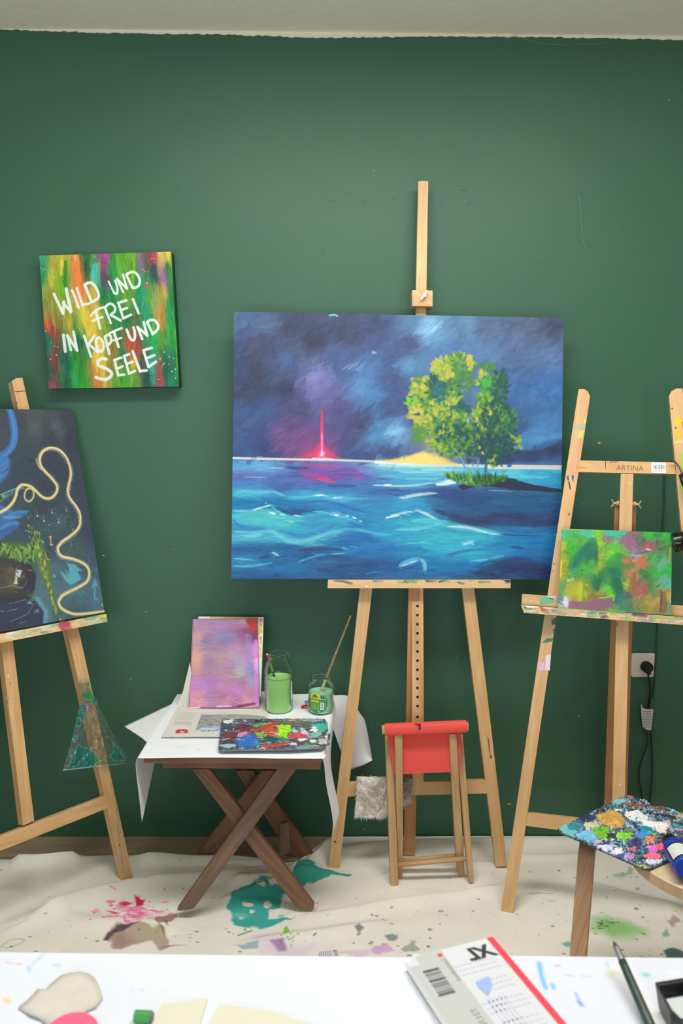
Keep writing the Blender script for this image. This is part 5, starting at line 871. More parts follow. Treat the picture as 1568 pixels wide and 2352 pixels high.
# ---------------------------------------------------------------- small green leaf painting on the right easel
q = [(1290, 1214), (1543, 1223.5), (1540.5, 1413), (1281, 1397)]
p = P(520, 390, q, seed=61); p.view = 'gc'; R = p.rng
p.field([(130, 150, (60, 180, 130)), (180, 250, (60, 175, 60)), (400, 130, (70, 185, 140)), (550, 110, (130, 200, 40)), (700, 120, (60, 185, 150)), (850, 140, (70, 170, 140)), (950, 130, (140, 100, 110)), (1150, 140, (50, 180, 60)), (1350, 180, (50, 170, 60)), (230, 330, (50, 170, 60)), (330, 230, (90, 160, 60)), (550, 260, (140, 200, 30)), (650, 190, (140, 110, 120)), (880, 210, (150, 95, 125)), (960, 250, (145, 100, 140)), (1050, 220, (100, 110, 90)), (1280, 250, (90, 110, 80)), (1150, 290, (170, 80, 100)), (130, 260, (190, 180, 30)), (110, 420, (150, 170, 40)), (100, 560, (170, 170, 40)),
         (480, 340, (30, 120, 90)), (300, 440, (30, 125, 90)), (450, 400, (35, 115, 85)), (250, 560, (60, 150, 80)), (400, 500, (70, 170, 60)), (560, 420, (150, 160, 60)), (550, 520, (130, 170, 50)), (700, 400, (120, 200, 50)), (750, 300, (100, 195, 50)), (800, 460, (60, 140, 70)), (870, 470, (180, 110, 70)), (1060, 470, (190, 110, 75)), (1000, 380, (140, 130, 150)), (1200, 430, (60, 160, 70)), (1320, 500, (90, 160, 130)), (1390, 560, (40, 170, 60)), (1320, 700, (90, 160, 130)), (1250, 620, (50, 170, 60)), (1120, 640, (70, 120, 70)), (960, 620, (170, 115, 85)), (1000, 720, (160, 95, 80)), (1030, 850, (160, 95, 80)), (1120, 800, (160, 100, 85)),
         (750, 600, (30, 120, 80)), (780, 760, (20, 110, 85)), (560, 700, (50, 135, 70)), (520, 740, (30, 110, 85)), (650, 800, (90, 190, 50)), (720, 860, (110, 190, 50)), (200, 830, (170, 175, 50)), (330, 820, (190, 190, 50)), (450, 780, (130, 150, 60)), (550, 860, (150, 130, 60)), (430, 920, (150, 130, 60)), (90, 800, (90, 160, 80)), (100, 920, (110, 150, 130)), (150, 950, (210, 205, 225)), (250, 980, (150, 100, 125)), (500, 990, (150, 95, 125)), (650, 980, (140, 90, 120)), (780, 900, (40, 110, 110)), (870, 900, (80, 110, 110)), (820, 1030, (60, 130, 100)), (930, 1000, (80, 120, 90)), (1000, 960, (130, 140, 70)), (1150, 950, (160, 145, 60)), (1250, 960, (170, 150, 70)), (1330, 950, (135, 100, 65)), (1220, 850, (110, 140, 80)), (1390, 900, (190, 160, 70)), (880, 740, (160, 170, 60)), (700, 1060, (110, 170, 80))], warp=5, pw=3.4)
p.restroke(1100, 34, 11, 60, jit=15, a=.7, br=.6, sprd=55, jump=4); texture(p, 1500, 22, 5, 65, 15, sprd=50)
for pts, w_, c in (([(480, 230), (380, 330), (300, 440), (230, 530)], 90, (28, 130, 92)), ([(470, 300), (450, 400), (460, 470)], 130, (30, 112, 84)), ([(400, 290), (320, 420), (250, 520)], 50, (26, 112, 96)), ([(520, 360), (525, 440)], 40, (24, 100, 84)), ([(680, 560), (600, 620), (530, 720), (510, 790)], 80, (40, 120, 72)), ([(560, 700), (520, 780)], 50, (24, 104, 84)), ([(740, 560), (760, 700), (790, 830)], 110, (26, 116, 74)), ([(770, 700), (790, 820)], 70, (16, 100, 84)), ([(680, 490), (740, 420), (800, 400), (860, 440)], 70, (48, 150, 66)), ([(700, 510), (850, 520), (960, 530)], 60, (56, 140, 66)), ([(700, 290), (800, 320), (900, 390)], 50, (84, 190, 60)), ([(960, 390), (1120, 350), (1180, 330)], 24, (70, 120, 80)), ([(1070, 600), (1150, 660), (1180, 700)], 70, (64, 122, 70)), ([(1165, 760), (1195, 800)], 50, (36, 140, 70)), ([(372, 640), (365, 1040)], 18, (96, 160, 60)), ([(470, 480), (400, 600)], 60, (70, 170, 66)), ([(1240, 640), (1300, 590), (1400, 560)], 50, (50, 180, 54))): p.stroke(pts, w_, c, .8, .35, br=.45)
p.poly([(840, 425), (880, 425), (920, 490), (850, 490)], (196, 116, 72), .9, 1.2, 2); p.poly([(985, 430), (1080, 415), (1145, 490), (1100, 570), (1040, 500)], (192, 112, 76), .85, 1.2, 3); p.poly([(1345, 405), (1400, 470), (1300, 590), (1265, 600), (1250, 540)], (98, 166, 138), .85, 1.5, 3); p.poly([(1290, 630), (1390, 620), (1360, 730), (1300, 800), (1260, 720)], (98, 166, 140), .8, 1.5, 3)
p.poly([(190, 950), (330, 960), (720, 910), (730, 1020), (600, 1050), (200, 1030)], (146, 96, 124), .75, 2, 3); p.poly([(850, 160), (930, 120), (1010, 250), (960, 285), (880, 270), (810, 200)], (150, 98, 130), .8, 2, 3); p.poly([(300, 110), (500, 100), (520, 140), (400, 170), (310, 140)], (70, 186, 156), .85, 1.5, 3); p.poly([(600, 95), (910, 105), (870, 150), (700, 165), (600, 140)], (64, 186, 152), .85, 1.5, 3)
p.poly([(1290, 815), (1310, 820), (1360, 850), (1380, 1000), (1340, 1100), (1290, 1090)], (130, 98, 66), .8, 1.5, 2); p.stroke([(1300, 820), (1310, 900), (1295, 1080)], 12, (92, 70, 56), .8, rough=2); p.poly([(160, 760), (240, 700), (360, 740), (355, 950), (220, 950), (150, 880)], (176, 178, 50), .6, 4, 4); p.stroke([(340, 750), (320, 930)], 34, (196, 196, 46), .85, br=.3)
p.stroke([(150, 910), (165, 1010)], 34, (226, 222, 240), .9, br=.4); p.stroke([(180, 700), (240, 680)], 30, (206, 200, 214), .8, br=.5); p.stroke([(60, 910), (70, 960), (110, 990)], 14, (40, 120, 160), .8); p.stroke([(100, 450), (92, 660)], 18, (238, 200, 30), .9, br=.3); p.stroke([(1130, 320), (1175, 330)], 18, (230, 224, 226), .8, br=.4); p.blob((1150, 285), 30, 34, (190, 90, 120), .8, 0, .6, 3); p.stroke([(950, 390), (1060, 400)], 26, (170, 160, 200), .8, br=.3)
p.stroke([(1415, 300), (1405, 480)], 16, (196, 166, 50), .85, br=.3); p.stroke([(1405, 700), (1395, 780)], 26, (40, 190, 190), .9, br=.2); p.stroke([(1395, 940), (1392, 1100)], 22, (36, 180, 170), .85, br=.3); p.stroke([(560, 910), (640, 905), (720, 880), (735, 940)], 16, (160, 206, 50), .85, rough=2); p.stroke([(110, 78), (560, 92)], 12, (196, 196, 60), .8, br=.4); p.stroke([(700, 1075), (860, 1085)], 30, (120, 190, 80), .8, br=.4)
for pts in ([(1290, 740), (1270, 775), (1240, 770)], [(345, 560), (350, 585)], [(530, 790), (545, 810)]): p.stroke(pts, 10, (40, 60, 50), .7)
GP = RE.off(.045)
slabgrid('leaf_painting', [GP.px(x, y) for x, y in q], -RE.n*.018, p, PM, gain=.92, side=(36, 160, 176), label='small green leafy abstract canvas standing on the right easel', cat='painting')
# ================================================================== small folding table and what stands on it
DARKW = wood('weathered_acacia', (150, 108, 80), (118, 84, 62), .6, 6, 60)
DARKW2 = wood('weathered_acacia_grey', (142, 112, 92), (112, 88, 72), .6, 6, 60)
TZ = .5; XL, XR, YF, YB = -.5, -.016, -.515, -.05
tb = thing('folding_table', 'small dark wooden folding table with crossed legs under the white paper', 'table', (-.245, -.28, 0))
b = MB()
for k in range(6):
    y0 = YF+k*(YB-YF)/6; b.box(XL+.01, y0+.004, TZ-.016, XR-.012, y0+(YB-YF)/6-.004, TZ)
b.build('slatted_top', DARKW, tb, bevel=.002)
FP = Pl((0, YF+.035, 0), 0, 0); FP.n = Vector((0, -1, 0))
def fq(pxs, Y, th, name, mats=DARKW, **kw):
    b = MB(); b.prism([onY(x, y, Y) for x, y in pxs], (0, th, 0)); return b.build(name, mats, tb, bevel=.002, **kw)
YR = YF+.035
rail_ = fq([(373, 1733), (738, 1735), (736, 1768), (373, 1764)], YR, .022, 'rail')
b = MB(); p_ = onY(683, 1742, YR-.0006); b.poly([p_+Vector((math.cos(k*.45)*.010, 0, math.sin(k*.45)*.007)) for k in range(14)]); b.build('wood_plug', plain('dark_plug', (56, 38, 28), .7), rail_)
for x in (XL+.055, XR-.055): b = MB(); b.box(x-.011, YF+.06, TZ-.05, x+.011, YB-.02, TZ-.017); b.build('side_batten', DARKW, tb, bevel=.002)
fq([(373, 1748), (400, 1748), (400, 1764), (373, 1764)], YR+.024, .02, 'end_block', DARKW2)
fq([(711, 1752), (736, 1752), (736, 1768), (711, 1768)], YR+.024, .02, 'end_block', DARKW2)
fq([(440, 1766), (481, 1766), (722, 2081), (719, 2086), (683, 2086), (672, 2074)], YR+.055, .020, 'leg')
fq([(636, 1766), (681, 1766), (447, 2085), (441, 2089), (410, 2093), (406, 2090)], YR+.030, .020, 'leg', DARKW2)
fq([(540, 1770), (582, 1770), (718, 1962), (700, 1975), (672, 1975)], -.125, .020, 'leg')
fq([(600, 1770), (640, 1770), (490, 1962), (452, 1961)], -.150, .020, 'leg')
fq([(644, 1892), (662, 1890), (666, 1962), (640, 1966)], -.19, .018, 'stretcher', DARKW2)
# two sheets of white paper
PAPER = paintmat('white_paper', .75, .2, .05, 300)
def paperP(w, h, fn, k, seed, base=(240, 240, 244)): return P(w, h, fn=fn, k=k, base=base, seed=seed)
FO = .003; nu, nv = 150, 90; zs = TZ+.0022
pts = np.zeros((nv, nu, 3)); sU = np.zeros((nv, nu)); LT_, RT_ = .19, .24
for j in range(nv):
    v = j/(nv-1); yv = YB+.012+v*(YF-FO-YB-.012)
    ll = .20*max(0, (v-.18)/.82)**.9; rr = float(np.interp(v, [0, .4, .78, 1], [.03, .05, .23, .23]))
    for i in range(nu):
        u = i/(nu-1); s_ = -ll+(XR-XL+ll+rr)*u; x = XL+s_; z = zs; y = yv
        if s_ < 0:
            t = -s_; e = .014*(1-math.exp(-t/.014)); x = XL-e+.06*t; z = zs-(t-e); y = yv+.10*t*v
        elif s_ > XR-XL:
            t = s_-(XR-XL); e = .02*(1-math.exp(-t/.02)); x = XR+.012*(1-v)+e*(.5+.5*v)+float(np.interp(v, [0, .5, .78, 1], [.0, .05, .11, .06]))*t-.02*v+.006*math.sin(t*24+v*3); z = zs-(t-e); y = yv+.05*t
        f = max(0, (v-.972)/.028); z -= .0015*f*f*(1 if 0 <= s_ <= XR-XL else .3); z += .0025*max(0, math.sin(u*9+v*4))*(1 if 0 < s_ < XR-XL else 0)
        pts[j, i] = (x, y, z); sU[j, i] = s_
def fpap(px, py):
    p = onZ(px, py, zs); v = (YB+.012-p.y)/(YB+.012-(YF-FO)); ll = .20*max(0, (v-.18)/.82)**.9; rr = float(np.interp(v, [0, .4, .78, 1], [.03, .05, .23, .23]))
    return ((p.x-XL+ll)/(XR-XL+ll+rr)*(599), v*359)
pp = paperP(600, 360, fpap, 600/.7/880, 71, (238, 241, 250)); R = pp.rng
pp.view = 'jar'
pp.poly([(700, 1160), (760, 1140), (765, 1195), (700, 1200), (680, 1180)], (196, 36, 50), .95, 1, 2); pp.poly([(715, 1170), (765, 1172), (765, 1190), (720, 1190)], (225, 170, 40), .9, 1, 1)
for i in range(7): pp.stroke([(700, 1150+i*8), (655+R.random()*10, 1140+i*10)], 5, (170, 60, 80), .7, tp='out')
pp.poly([(715, 1110), (770, 1095), (765, 1135), (730, 1140)], (130, 115, 175), .85, 1.5, 3)
pp.poly([(1045, 1490), (1090, 1440), (1125, 1475), (1125, 1510), (1085, 1540), (1040, 1545)], (72, 108, 140), .9, 1.2, 3)
pp.poly([(1020, 1605), (1060, 1600), (1030, 1640)], (205, 170, 215), .7, 2, 3)
pp.view = 'tb'; pp.stroke([(340, 880), (380, 872)], 10, (170, 205, 225), .7, br=.4); pp.stroke([(450, 898), (470, 896)], 8, (190, 185, 215), .7); pp.stroke([(330, 870), (300, 878)], 5, (180, 205, 220), .6)
col = pp.lin(.98)[np.ix_(np.linspace(0, 359, nv).astype(int), np.linspace(0, 599, nu).astype(int))]
o = None
def upsample(A, h, w):
    y = np.linspace(0, A.shape[0]-1, h); x = np.linspace(0, A.shape[1]-1, w); y0 = np.minimum(y.astype(int), A.shape[0]-2); x0 = np.minimum(x.astype(int), A.shape[1]-2); ty = (y-y0)[:, None, None]; tx = (x-x0)[None, :, None]
    return (A[y0][:, x0]*(1-tx)+A[y0][:, x0+1]*tx)*(1-ty)+(A[y0+1][:, x0]*(1-tx)+A[y0+1][:, x0+1]*tx)*ty
sheet('paper_sheet', upsample(pts, 360, 600), PAPER, col=pp.lin(1.05).reshape(-1, 3), org=(-.24, -.28, TZ), label='upper white paper sheet draped over the folding table, front corners hanging down', cat='paper')
# lower sheet, turned, corners sticking out left and right
nu, nv = 80, 60; pts = np.zeros((nv, nu, 3)); zl = TZ+.0009
path = [(0, 0), (.02, -.002), (.045, -.014), (.068, -.035), (.085, -.062), (.096, -.095), (.104, -.13), (.112, -.17), (.116, -.20)]
for j in range(nv):
    v = j/(nv-1); y = -.04-v*.40
    xl = float(np.interp(v, [0, .25, .62, .85, 1], [-.46, -.51, -.602, -.53, -.49]))
    for i in range(nu):
        u = i/(nu-1)
        if u < .6: x = xl+(XR-.004-xl)*u/.6; z = zl-(.10*max(0, -.52-x)) + .03*max(0, -.53-x)
        else:
            t = (u-.6)/.4; k = float(np.interp(v, [0, .16, .25, 1], [.04, .04, .04, .03])); t *= k; f = t*(len(path)-1); a = min(int(f), len(path)-2); f -= a
            dx = path[a][0]*(1-f)+path[a+1][0]*f; dz = path[a][1]*(1-f)+path[a+1][1]*f; x = XR-.004+dx*(1-.55*v); z = zl+dz-.008*v*(t > 0)
        pts[j, i] = (x, y-.12*max(0, (u-.6))*0, z)
lower_ = sheet('paper_sheet', pts, plain('white_paper_plain', (236, 236, 238), .75, spec=.2), thick=.0003, org=(-.2, -.2, TZ), label='lower white paper sheet with corners sticking out left and right beneath the upper sheet', cat='paper')
A_ = catmull([(760, 1597), (797, 1598), (815, 1622), (828, 1640), (838, 1656), (847, 1698), (855, 1744)], 5); B_ = catmull([(760, 1660), (788, 1742), (797, 1765), (806, 1767), (815, 1764), (835, 1757), (855, 1746)], 5)
CG = np.zeros((24, len(A_), 3))
for j in range(24):
    for i in range(len(A_)):
        w_ = j/23; x_, y_ = A_[i]*(1-w_)+B_[i]*w_; CG[j, i] = onY(x_, y_, -.048-.055*math.sin(w_*1.57)-.012*math.sin(i/len(A_)*5+w_))
sheet('hanging_corner', CG, MATS['white_paper_plain'], thick=.0003, parent=lower_)
# newspaper
q = [(425, 1592), (612, 1588), (618, 1694), (369, 1693)]
NZ = zs+.0045
p = P(420, 300, q, (208, 206, 198), seed=72); R = p.rng
p.a += (fbm(300, 420, 5, 6, R)[..., None]-.5)*.05
p.view = 'np'
p.poly([(300, 175), (250, 320), (470, 322), (470, 235), (880, 222), (840, 190), (620, 180)], (150, 150, 150), .9, 1.5, 1)
for i in range(70): x = 270+R.random()*420; y = 185+R.random()*110; p.stroke([(x, y), (x+10+R.random()*50, y+R.normal()*14)], 5, [(110, 112, 114), (176, 176, 174), (90, 92, 96), (196, 196, 194)][i % 4], .7, rough=2)
for i in range(9): p.stroke([(520+i*10, 180), (522+i*10, 205)], 5, (90, 92, 94), .8)
p.poly([(250, 322), (300, 292), (370, 295), (420, 280), (470, 300), (470, 322)], (150, 190, 220), .9, 2, 3); p.stroke([(300, 305), (420, 312)], 10, (206, 222, 232), .8)
p.poly([(470, 180), (620, 185), (620, 235), (560, 235)], (176, 174, 170), .6, 1)
for i in range(11):
    y = 165+i*7.5; x0 = 120-i*5; p.stroke([(x0, y), (x0+118+R.random()*28, y)], 3, (165, 163, 158), .55 if i < 9 else .3, rough=1)
for i in range(2): p.stroke([(85-i*20, 246+i*14), (205+R.random()*20, 246+i*14)], 7, (150, 148, 144), .6, rough=3)
p.poly([(80, 345), (88, 318), (100, 308), (165, 306), (186, 316), (184, 345)], (190, 62, 66), .95, 1); p.poly([(118, 330), (135, 318), (150, 330), (165, 322), (150, 340), (125, 340)], (214, 190, 186), .9, 1)
for i in range(10): p.stroke([(30+i*2, 380-i*.5), (36+i*3, 379)], 3, (160, 160, 156), .4)
for i in range(14): y = 20+i*9; p.stroke([(805, y), (850, y)], 2.5, (150, 150, 146), .6, rough=1)
p.stroke([(190, 152), (850, 130)], 4, (236, 235, 230), .8); p.stroke([(160, 30), (150, 120)], 10, (170, 168, 164), .6)
C_ = [np.array(onZ(x, y, NZ)) for x, y in q]
nh, nw = 300, 420; v, u = np.meshgrid(np.linspace(0, 1, nh), np.linspace(0, 1, nw), indexing='ij'); u = u[..., None]; v = v[..., None]
PT = (C_[0]*(1-u)+C_[1]*u)*(1-v)+(C_[3]*(1-u)+C_[2]*u)*v; PT[..., 2] += .0012*np.sin(u[..., 0]*7+v[..., 0]*5)
nt = thing('newspaper', 'old newspaper page lying upside down under the pink canvas and palette', 'newspaper', (-.37, -.22, TZ))
sheet('page', PT, paintmat('newsprint', .85, .1, 0), parent=nt, col=p.lin(1.15).reshape(-1, 3))
a_ = onZ(*zp('np', (452, 322))[0], NZ+.0016); e_ = (onZ(*zp('np', (285, 330))[0], NZ+.0016)-a_).normalized(); g_ = Vector((0, 0, -1)).cross(e_)*-1
b = MB(); g_ = Vector((0, 0, 1)).cross(e_); b.text('auf Grün', lambda x, y: a_+e_*x+g_*y, .0135); b.build('headline', plain('news_ink', (60, 60, 62), .8), nt)
# sheet edge standing up behind the canvases
b = MB(); YS = -.145
b.prism([onY(x, y, YS) for x, y in ((436, 1521), (439, 1545), (433, 1618), (418, 1627), (404, 1626), (420, 1588))], (0, .0012, 0)); b.build('card', plain('pale_card', (226, 224, 218), .7), org=onY(437, 1600, YS), label='narrow pale card edge standing behind the left side of the pink canvas', cat='card')
# the two leaning canvases
q = [(443, 1422), (591, 1420), (595, 1625), (433.5, 1627)]
VP = Pl(onZ(515, 1626, NZ+.003), 0, 27)
VP = Pl(onZ(515, 1626, NZ+.003), -2, 25)
p = P(220, 290, q, seed=73); p.view = 'pu'; R = p.rng
p.field([(250, 250, (176, 130, 176)), (600, 200, (178, 132, 186)), (900, 180, (176, 130, 184)), (1080, 200, (186, 160, 170)), (1250, 250, (176, 54, 54)), (1180, 180, (150, 60, 100)), (1250, 420, (136, 62, 100)), (1100, 350, (160, 92, 146)), (1300, 500, (110, 60, 120)), (250, 480, (206, 160, 160)), (250, 800, (222, 166, 156)), (220, 950, (222, 170, 150)), (400, 550, (146, 126, 170)), (780, 540, (136, 130, 180)), (600, 650, (166, 132, 166)), (900, 700, (190, 146, 180)), (650, 850, (190, 150, 156)), (450, 950, (172, 130, 170)), (500, 1080, (176, 140, 164)), (1000, 940, (180, 160, 196)), (1030, 1080, (190, 186, 176)), (900, 1020, (184, 140, 180)),
         (1180, 700, (170, 136, 180)), (1240, 1100, (150, 136, 200)), (1300, 700, (226, 140, 230)), (1310, 1000, (230, 170, 236)), (1220, 1300, (178, 166, 200)), (1230, 1450, (190, 140, 160)), (1300, 1550, (206, 120, 206)), (1100, 1300, (176, 120, 166)), (900, 1200, (178, 140, 164)), (500, 1250, (190, 126, 196)), (350, 1400, (186, 136, 206)), (700, 1400, (206, 136, 196)), (1000, 1430, (206, 130, 204)), (220, 1350, (206, 136, 196)), (220, 1550, (226, 150, 176)), (500, 1570, (176, 140, 186)), (350, 1660, (226, 150, 170)), (700, 1560, (186, 120, 160)), (800, 1650, (200, 140, 170)), (1150, 1650, (216, 160, 160)), (950, 1640, (186, 120, 170)), (200, 250, (196, 156, 170))], warp=6, pw=3.4)
p.restroke(700, 40, 5, 0, jit=10, a=.5, br=.7, sprd=12, jump=3)
p.poly([(1130, 185), (1330, 160), (1325, 330), (1260, 420), (1210, 400), (1190, 300)], (186, 54, 46), .85, 2, 3); p.blob((1150, 380), 120, 70, (132, 60, 104), .6, 0, .9, 5); p.blob((1265, 470), 20, 34, (90, 50, 90), .8); p.blob((785, 545), 50, 50, (126, 132, 186), .6, 0, .9, 4)
p.stroke([(1180, 480), (1190, 800), (1200, 1250), (1230, 1340)], 110, (164, 148, 190), .55, br=.3); p.poly([(1165, 920), (1280, 940), (1310, 1150), (1240, 1280), (1170, 1000)], (146, 142, 206), .6, 5, 5)
for i in range(50): p.blob((1230+R.normal()*40, 1060+R.normal()*90), 6, 6, [(90, 90, 150), (206, 206, 236)][i % 2], .6, 0, .5)
p.stroke([(1120, 800), (1125, 920), (1150, 990)], 22, (200, 140, 226), .9, br=.3); p.stroke([(1310, 560), (1315, 900), (1325, 1300), (1320, 1700)], 70, (228, 140, 232), .7, br=.5); p.stroke([(1320, 880), (1330, 1100)], 50, (238, 190, 242), .8, br=.5)
for i in range(40): x = [220, 1150, 850, 300][i % 4]+R.normal()*70; y = [850, 1640, 1610, 1640][i % 4]+R.normal()*60; p.stroke([(x, y), (x+34, y+20)], 12, (232, 180, 160), .6, br=.5)
p.stroke([(110, 1790), (300, 1770)], 40, (238, 220, 240), .9, br=.3); p.stroke([(620, 1745), (860, 1740)], 28, (236, 214, 240), .85, br=.3); p.stroke([(320, 1775), (700, 1780), (1000, 1745), (1300, 1690)], 26, (136, 40, 136), .8, br=.4); p.stroke([(1000, 1740), (1280, 1690)], 40, (110, 26, 90), .7, br=.5)
p.stroke([(195, 185), (110, 1770)], 8, (120, 30, 90), .7, br=.4); p.stroke([(180, 172), (760, 170), (1340, 150)], 8, (120, 40, 70), .8, br=.5); p.stroke([(1335, 170), (1340, 420)], 14, (130, 30, 80), .8, br=.5)
th = VP.n*-.017
slabgrid('pink_canvas', [VP.px(x, y) for x, y in q], th, p, PM, gain=.95, side=(236, 226, 236), label='small pink-violet canvas leaning at the wall on the folding table', cat='painting')
q2 = [(455.5, 1416), (605, 1417.5), (598.5, 1600), (448, 1600)]
p = P(150, 180, q2, (240, 236, 228), seed=74); p.view = 'pu'; R = p.rng
p.stroke([(500, 138), (760, 142)], 30, (226, 176, 60), .85, br=.3); p.stroke([(760, 142), (1110, 140), (1340, 142)], 30, (222, 140, 50), .85, br=.4)
for y, c in ((200, (220, 140, 40)), (300, (232, 176, 60)), (400, (226, 180, 70)), (520, (212, 130, 60)), (600, (230, 170, 90)), (720, (238, 196, 70)), (820, (236, 200, 120))): p.blob((1400, y), 34, 60, c, .85, 0, .5, 5)
VB = VP.off(-.021)
slabgrid('yellow_canvas', [VB.px(x, y) for x, y in q2], VP.n*-.017, p, PM, gain=1.0, side=(240, 236, 226), label='white and yellow canvas mostly hidden behind the pink canvas', cat='painting')

# ---------------------------------------------------------------- palette boards thick with paint
PMP = paintmat('thick_wet_paint', .32, .5, 0)
def crust(p, n, cols, L=26, W=9, hgt=.0018, ang=0, sp=40):
    R = p.rng
    for i in range(n):
        x = R.random()*p.w; y = R.random()*p.hh; t = math.radians(ang+R.normal()*sp); l = L*(.3+R.random()); c = np.array(cols[int(R.integers(len(cols)))])+R.normal(size=3)*10
        p.stroke([(x, y), (x+math.cos(t)*l, y+math.sin(t)*l)], W*(.3+R.random()), np.clip(c, 0, 255), .9, .3, br=.5, tp='lens', raw=True, hgt=hgt*(.2+R.random()), rough=5)
def daub(p, pts, c, hgt=.003, n=14, var=22, spread=None):
    R = p.rng; p.poly(pts, c, .96, 1.2, 11, hgt=hgt); q = p.T(pts); lo = q.min(0); hi = q.max(0); ce_ = q.mean(0); sz = max(hi-lo); cr_ = [(44, 56, 72), (150, 176, 188), (224, 230, 232), (70, 84, 96), (96, 70, 90)]
    for i in range(int(6+sz*.12)):          # ragged smears dragged out of the daub
        a_ = q[int(R.integers(len(q)))]; s0 = ce_+(a_-ce_)*(.3+.5*R.random()); t_ = p.smear+R.normal()*.5+(math.pi if R.random() < .5 else 0); l = sz*(.12+.25*R.random())
        p.stroke([tuple(s0), tuple(s0+np.array((math.cos(t_), math.sin(t_)))*l)], 3+R.random()*sz*.16, np.clip(np.array(c)+R.normal()*14, 0, 255), .9, .35, br=.8, raw=True, tp='out', hgt=hgt*(.5+.6*R.random()), rough=6)
    for i in range(int(3+sz*.07)):          # neighbouring paint scraped into its edge
        a_ = q[int(R.integers(len(q)))]+R.normal(size=2)*sz*.06; t_ = p.smear+R.normal()*.4; l = sz*(.08+.16*R.random()); d_ = np.array((math.cos(t_), math.sin(t_)))*l
        p.stroke([tuple(a_-d_), tuple(a_+d_)], 2+R.random()*5, cr_[int(R.integers(5))], .85, .4, br=.7, raw=True, tp='lens', hgt=hgt*.6, rough=6)
    for i in range(n):
        x = lo[0]+R.random()*(hi[0]-lo[0]); y = lo[1]+R.random()*(hi[1]-lo[1]); 
        if np.abs(p.a[int(np.clip(y, 0, p.hh-1)), int(np.clip(x, 0, p.w-1))]*255-np.array(c)).sum() > 90: continue
        l = .3*(hi[0]-lo[0])*R.random(); p.stroke([(x-l/2, y), (x+l/2, y+R.normal()*4)], 3+R.random()*7, np.clip(np.array(c)+R.normal()*var, 0, 255), .7, .4, br=.6, raw=True, tp='lens', hgt=hgt*(.6+.8*R.random()), rough=4)
q = [(509, 1652.5), (751, 1650.5), (757, 1717.5), (501, 1722)]
PZ = NZ+.012
p = P(420, 300, q, (60, 72, 78), seed=81); p.smear = 0.0; p.view = 'pal'; R = p.rng
crust(p, 500, [(44, 56, 70), (60, 80, 90), (96, 110, 120), (120, 60, 60), (50, 90, 96), (104, 106, 96), (70, 64, 100)], 60, 18)
crust(p, 900, [(44, 56, 70), (60, 80, 90), (110, 130, 140), (170, 190, 196), (214, 220, 222), (70, 64, 90), (90, 110, 100), (50, 90, 90), (120, 70, 70), (36, 40, 54), (140, 120, 100)], 22, 8)
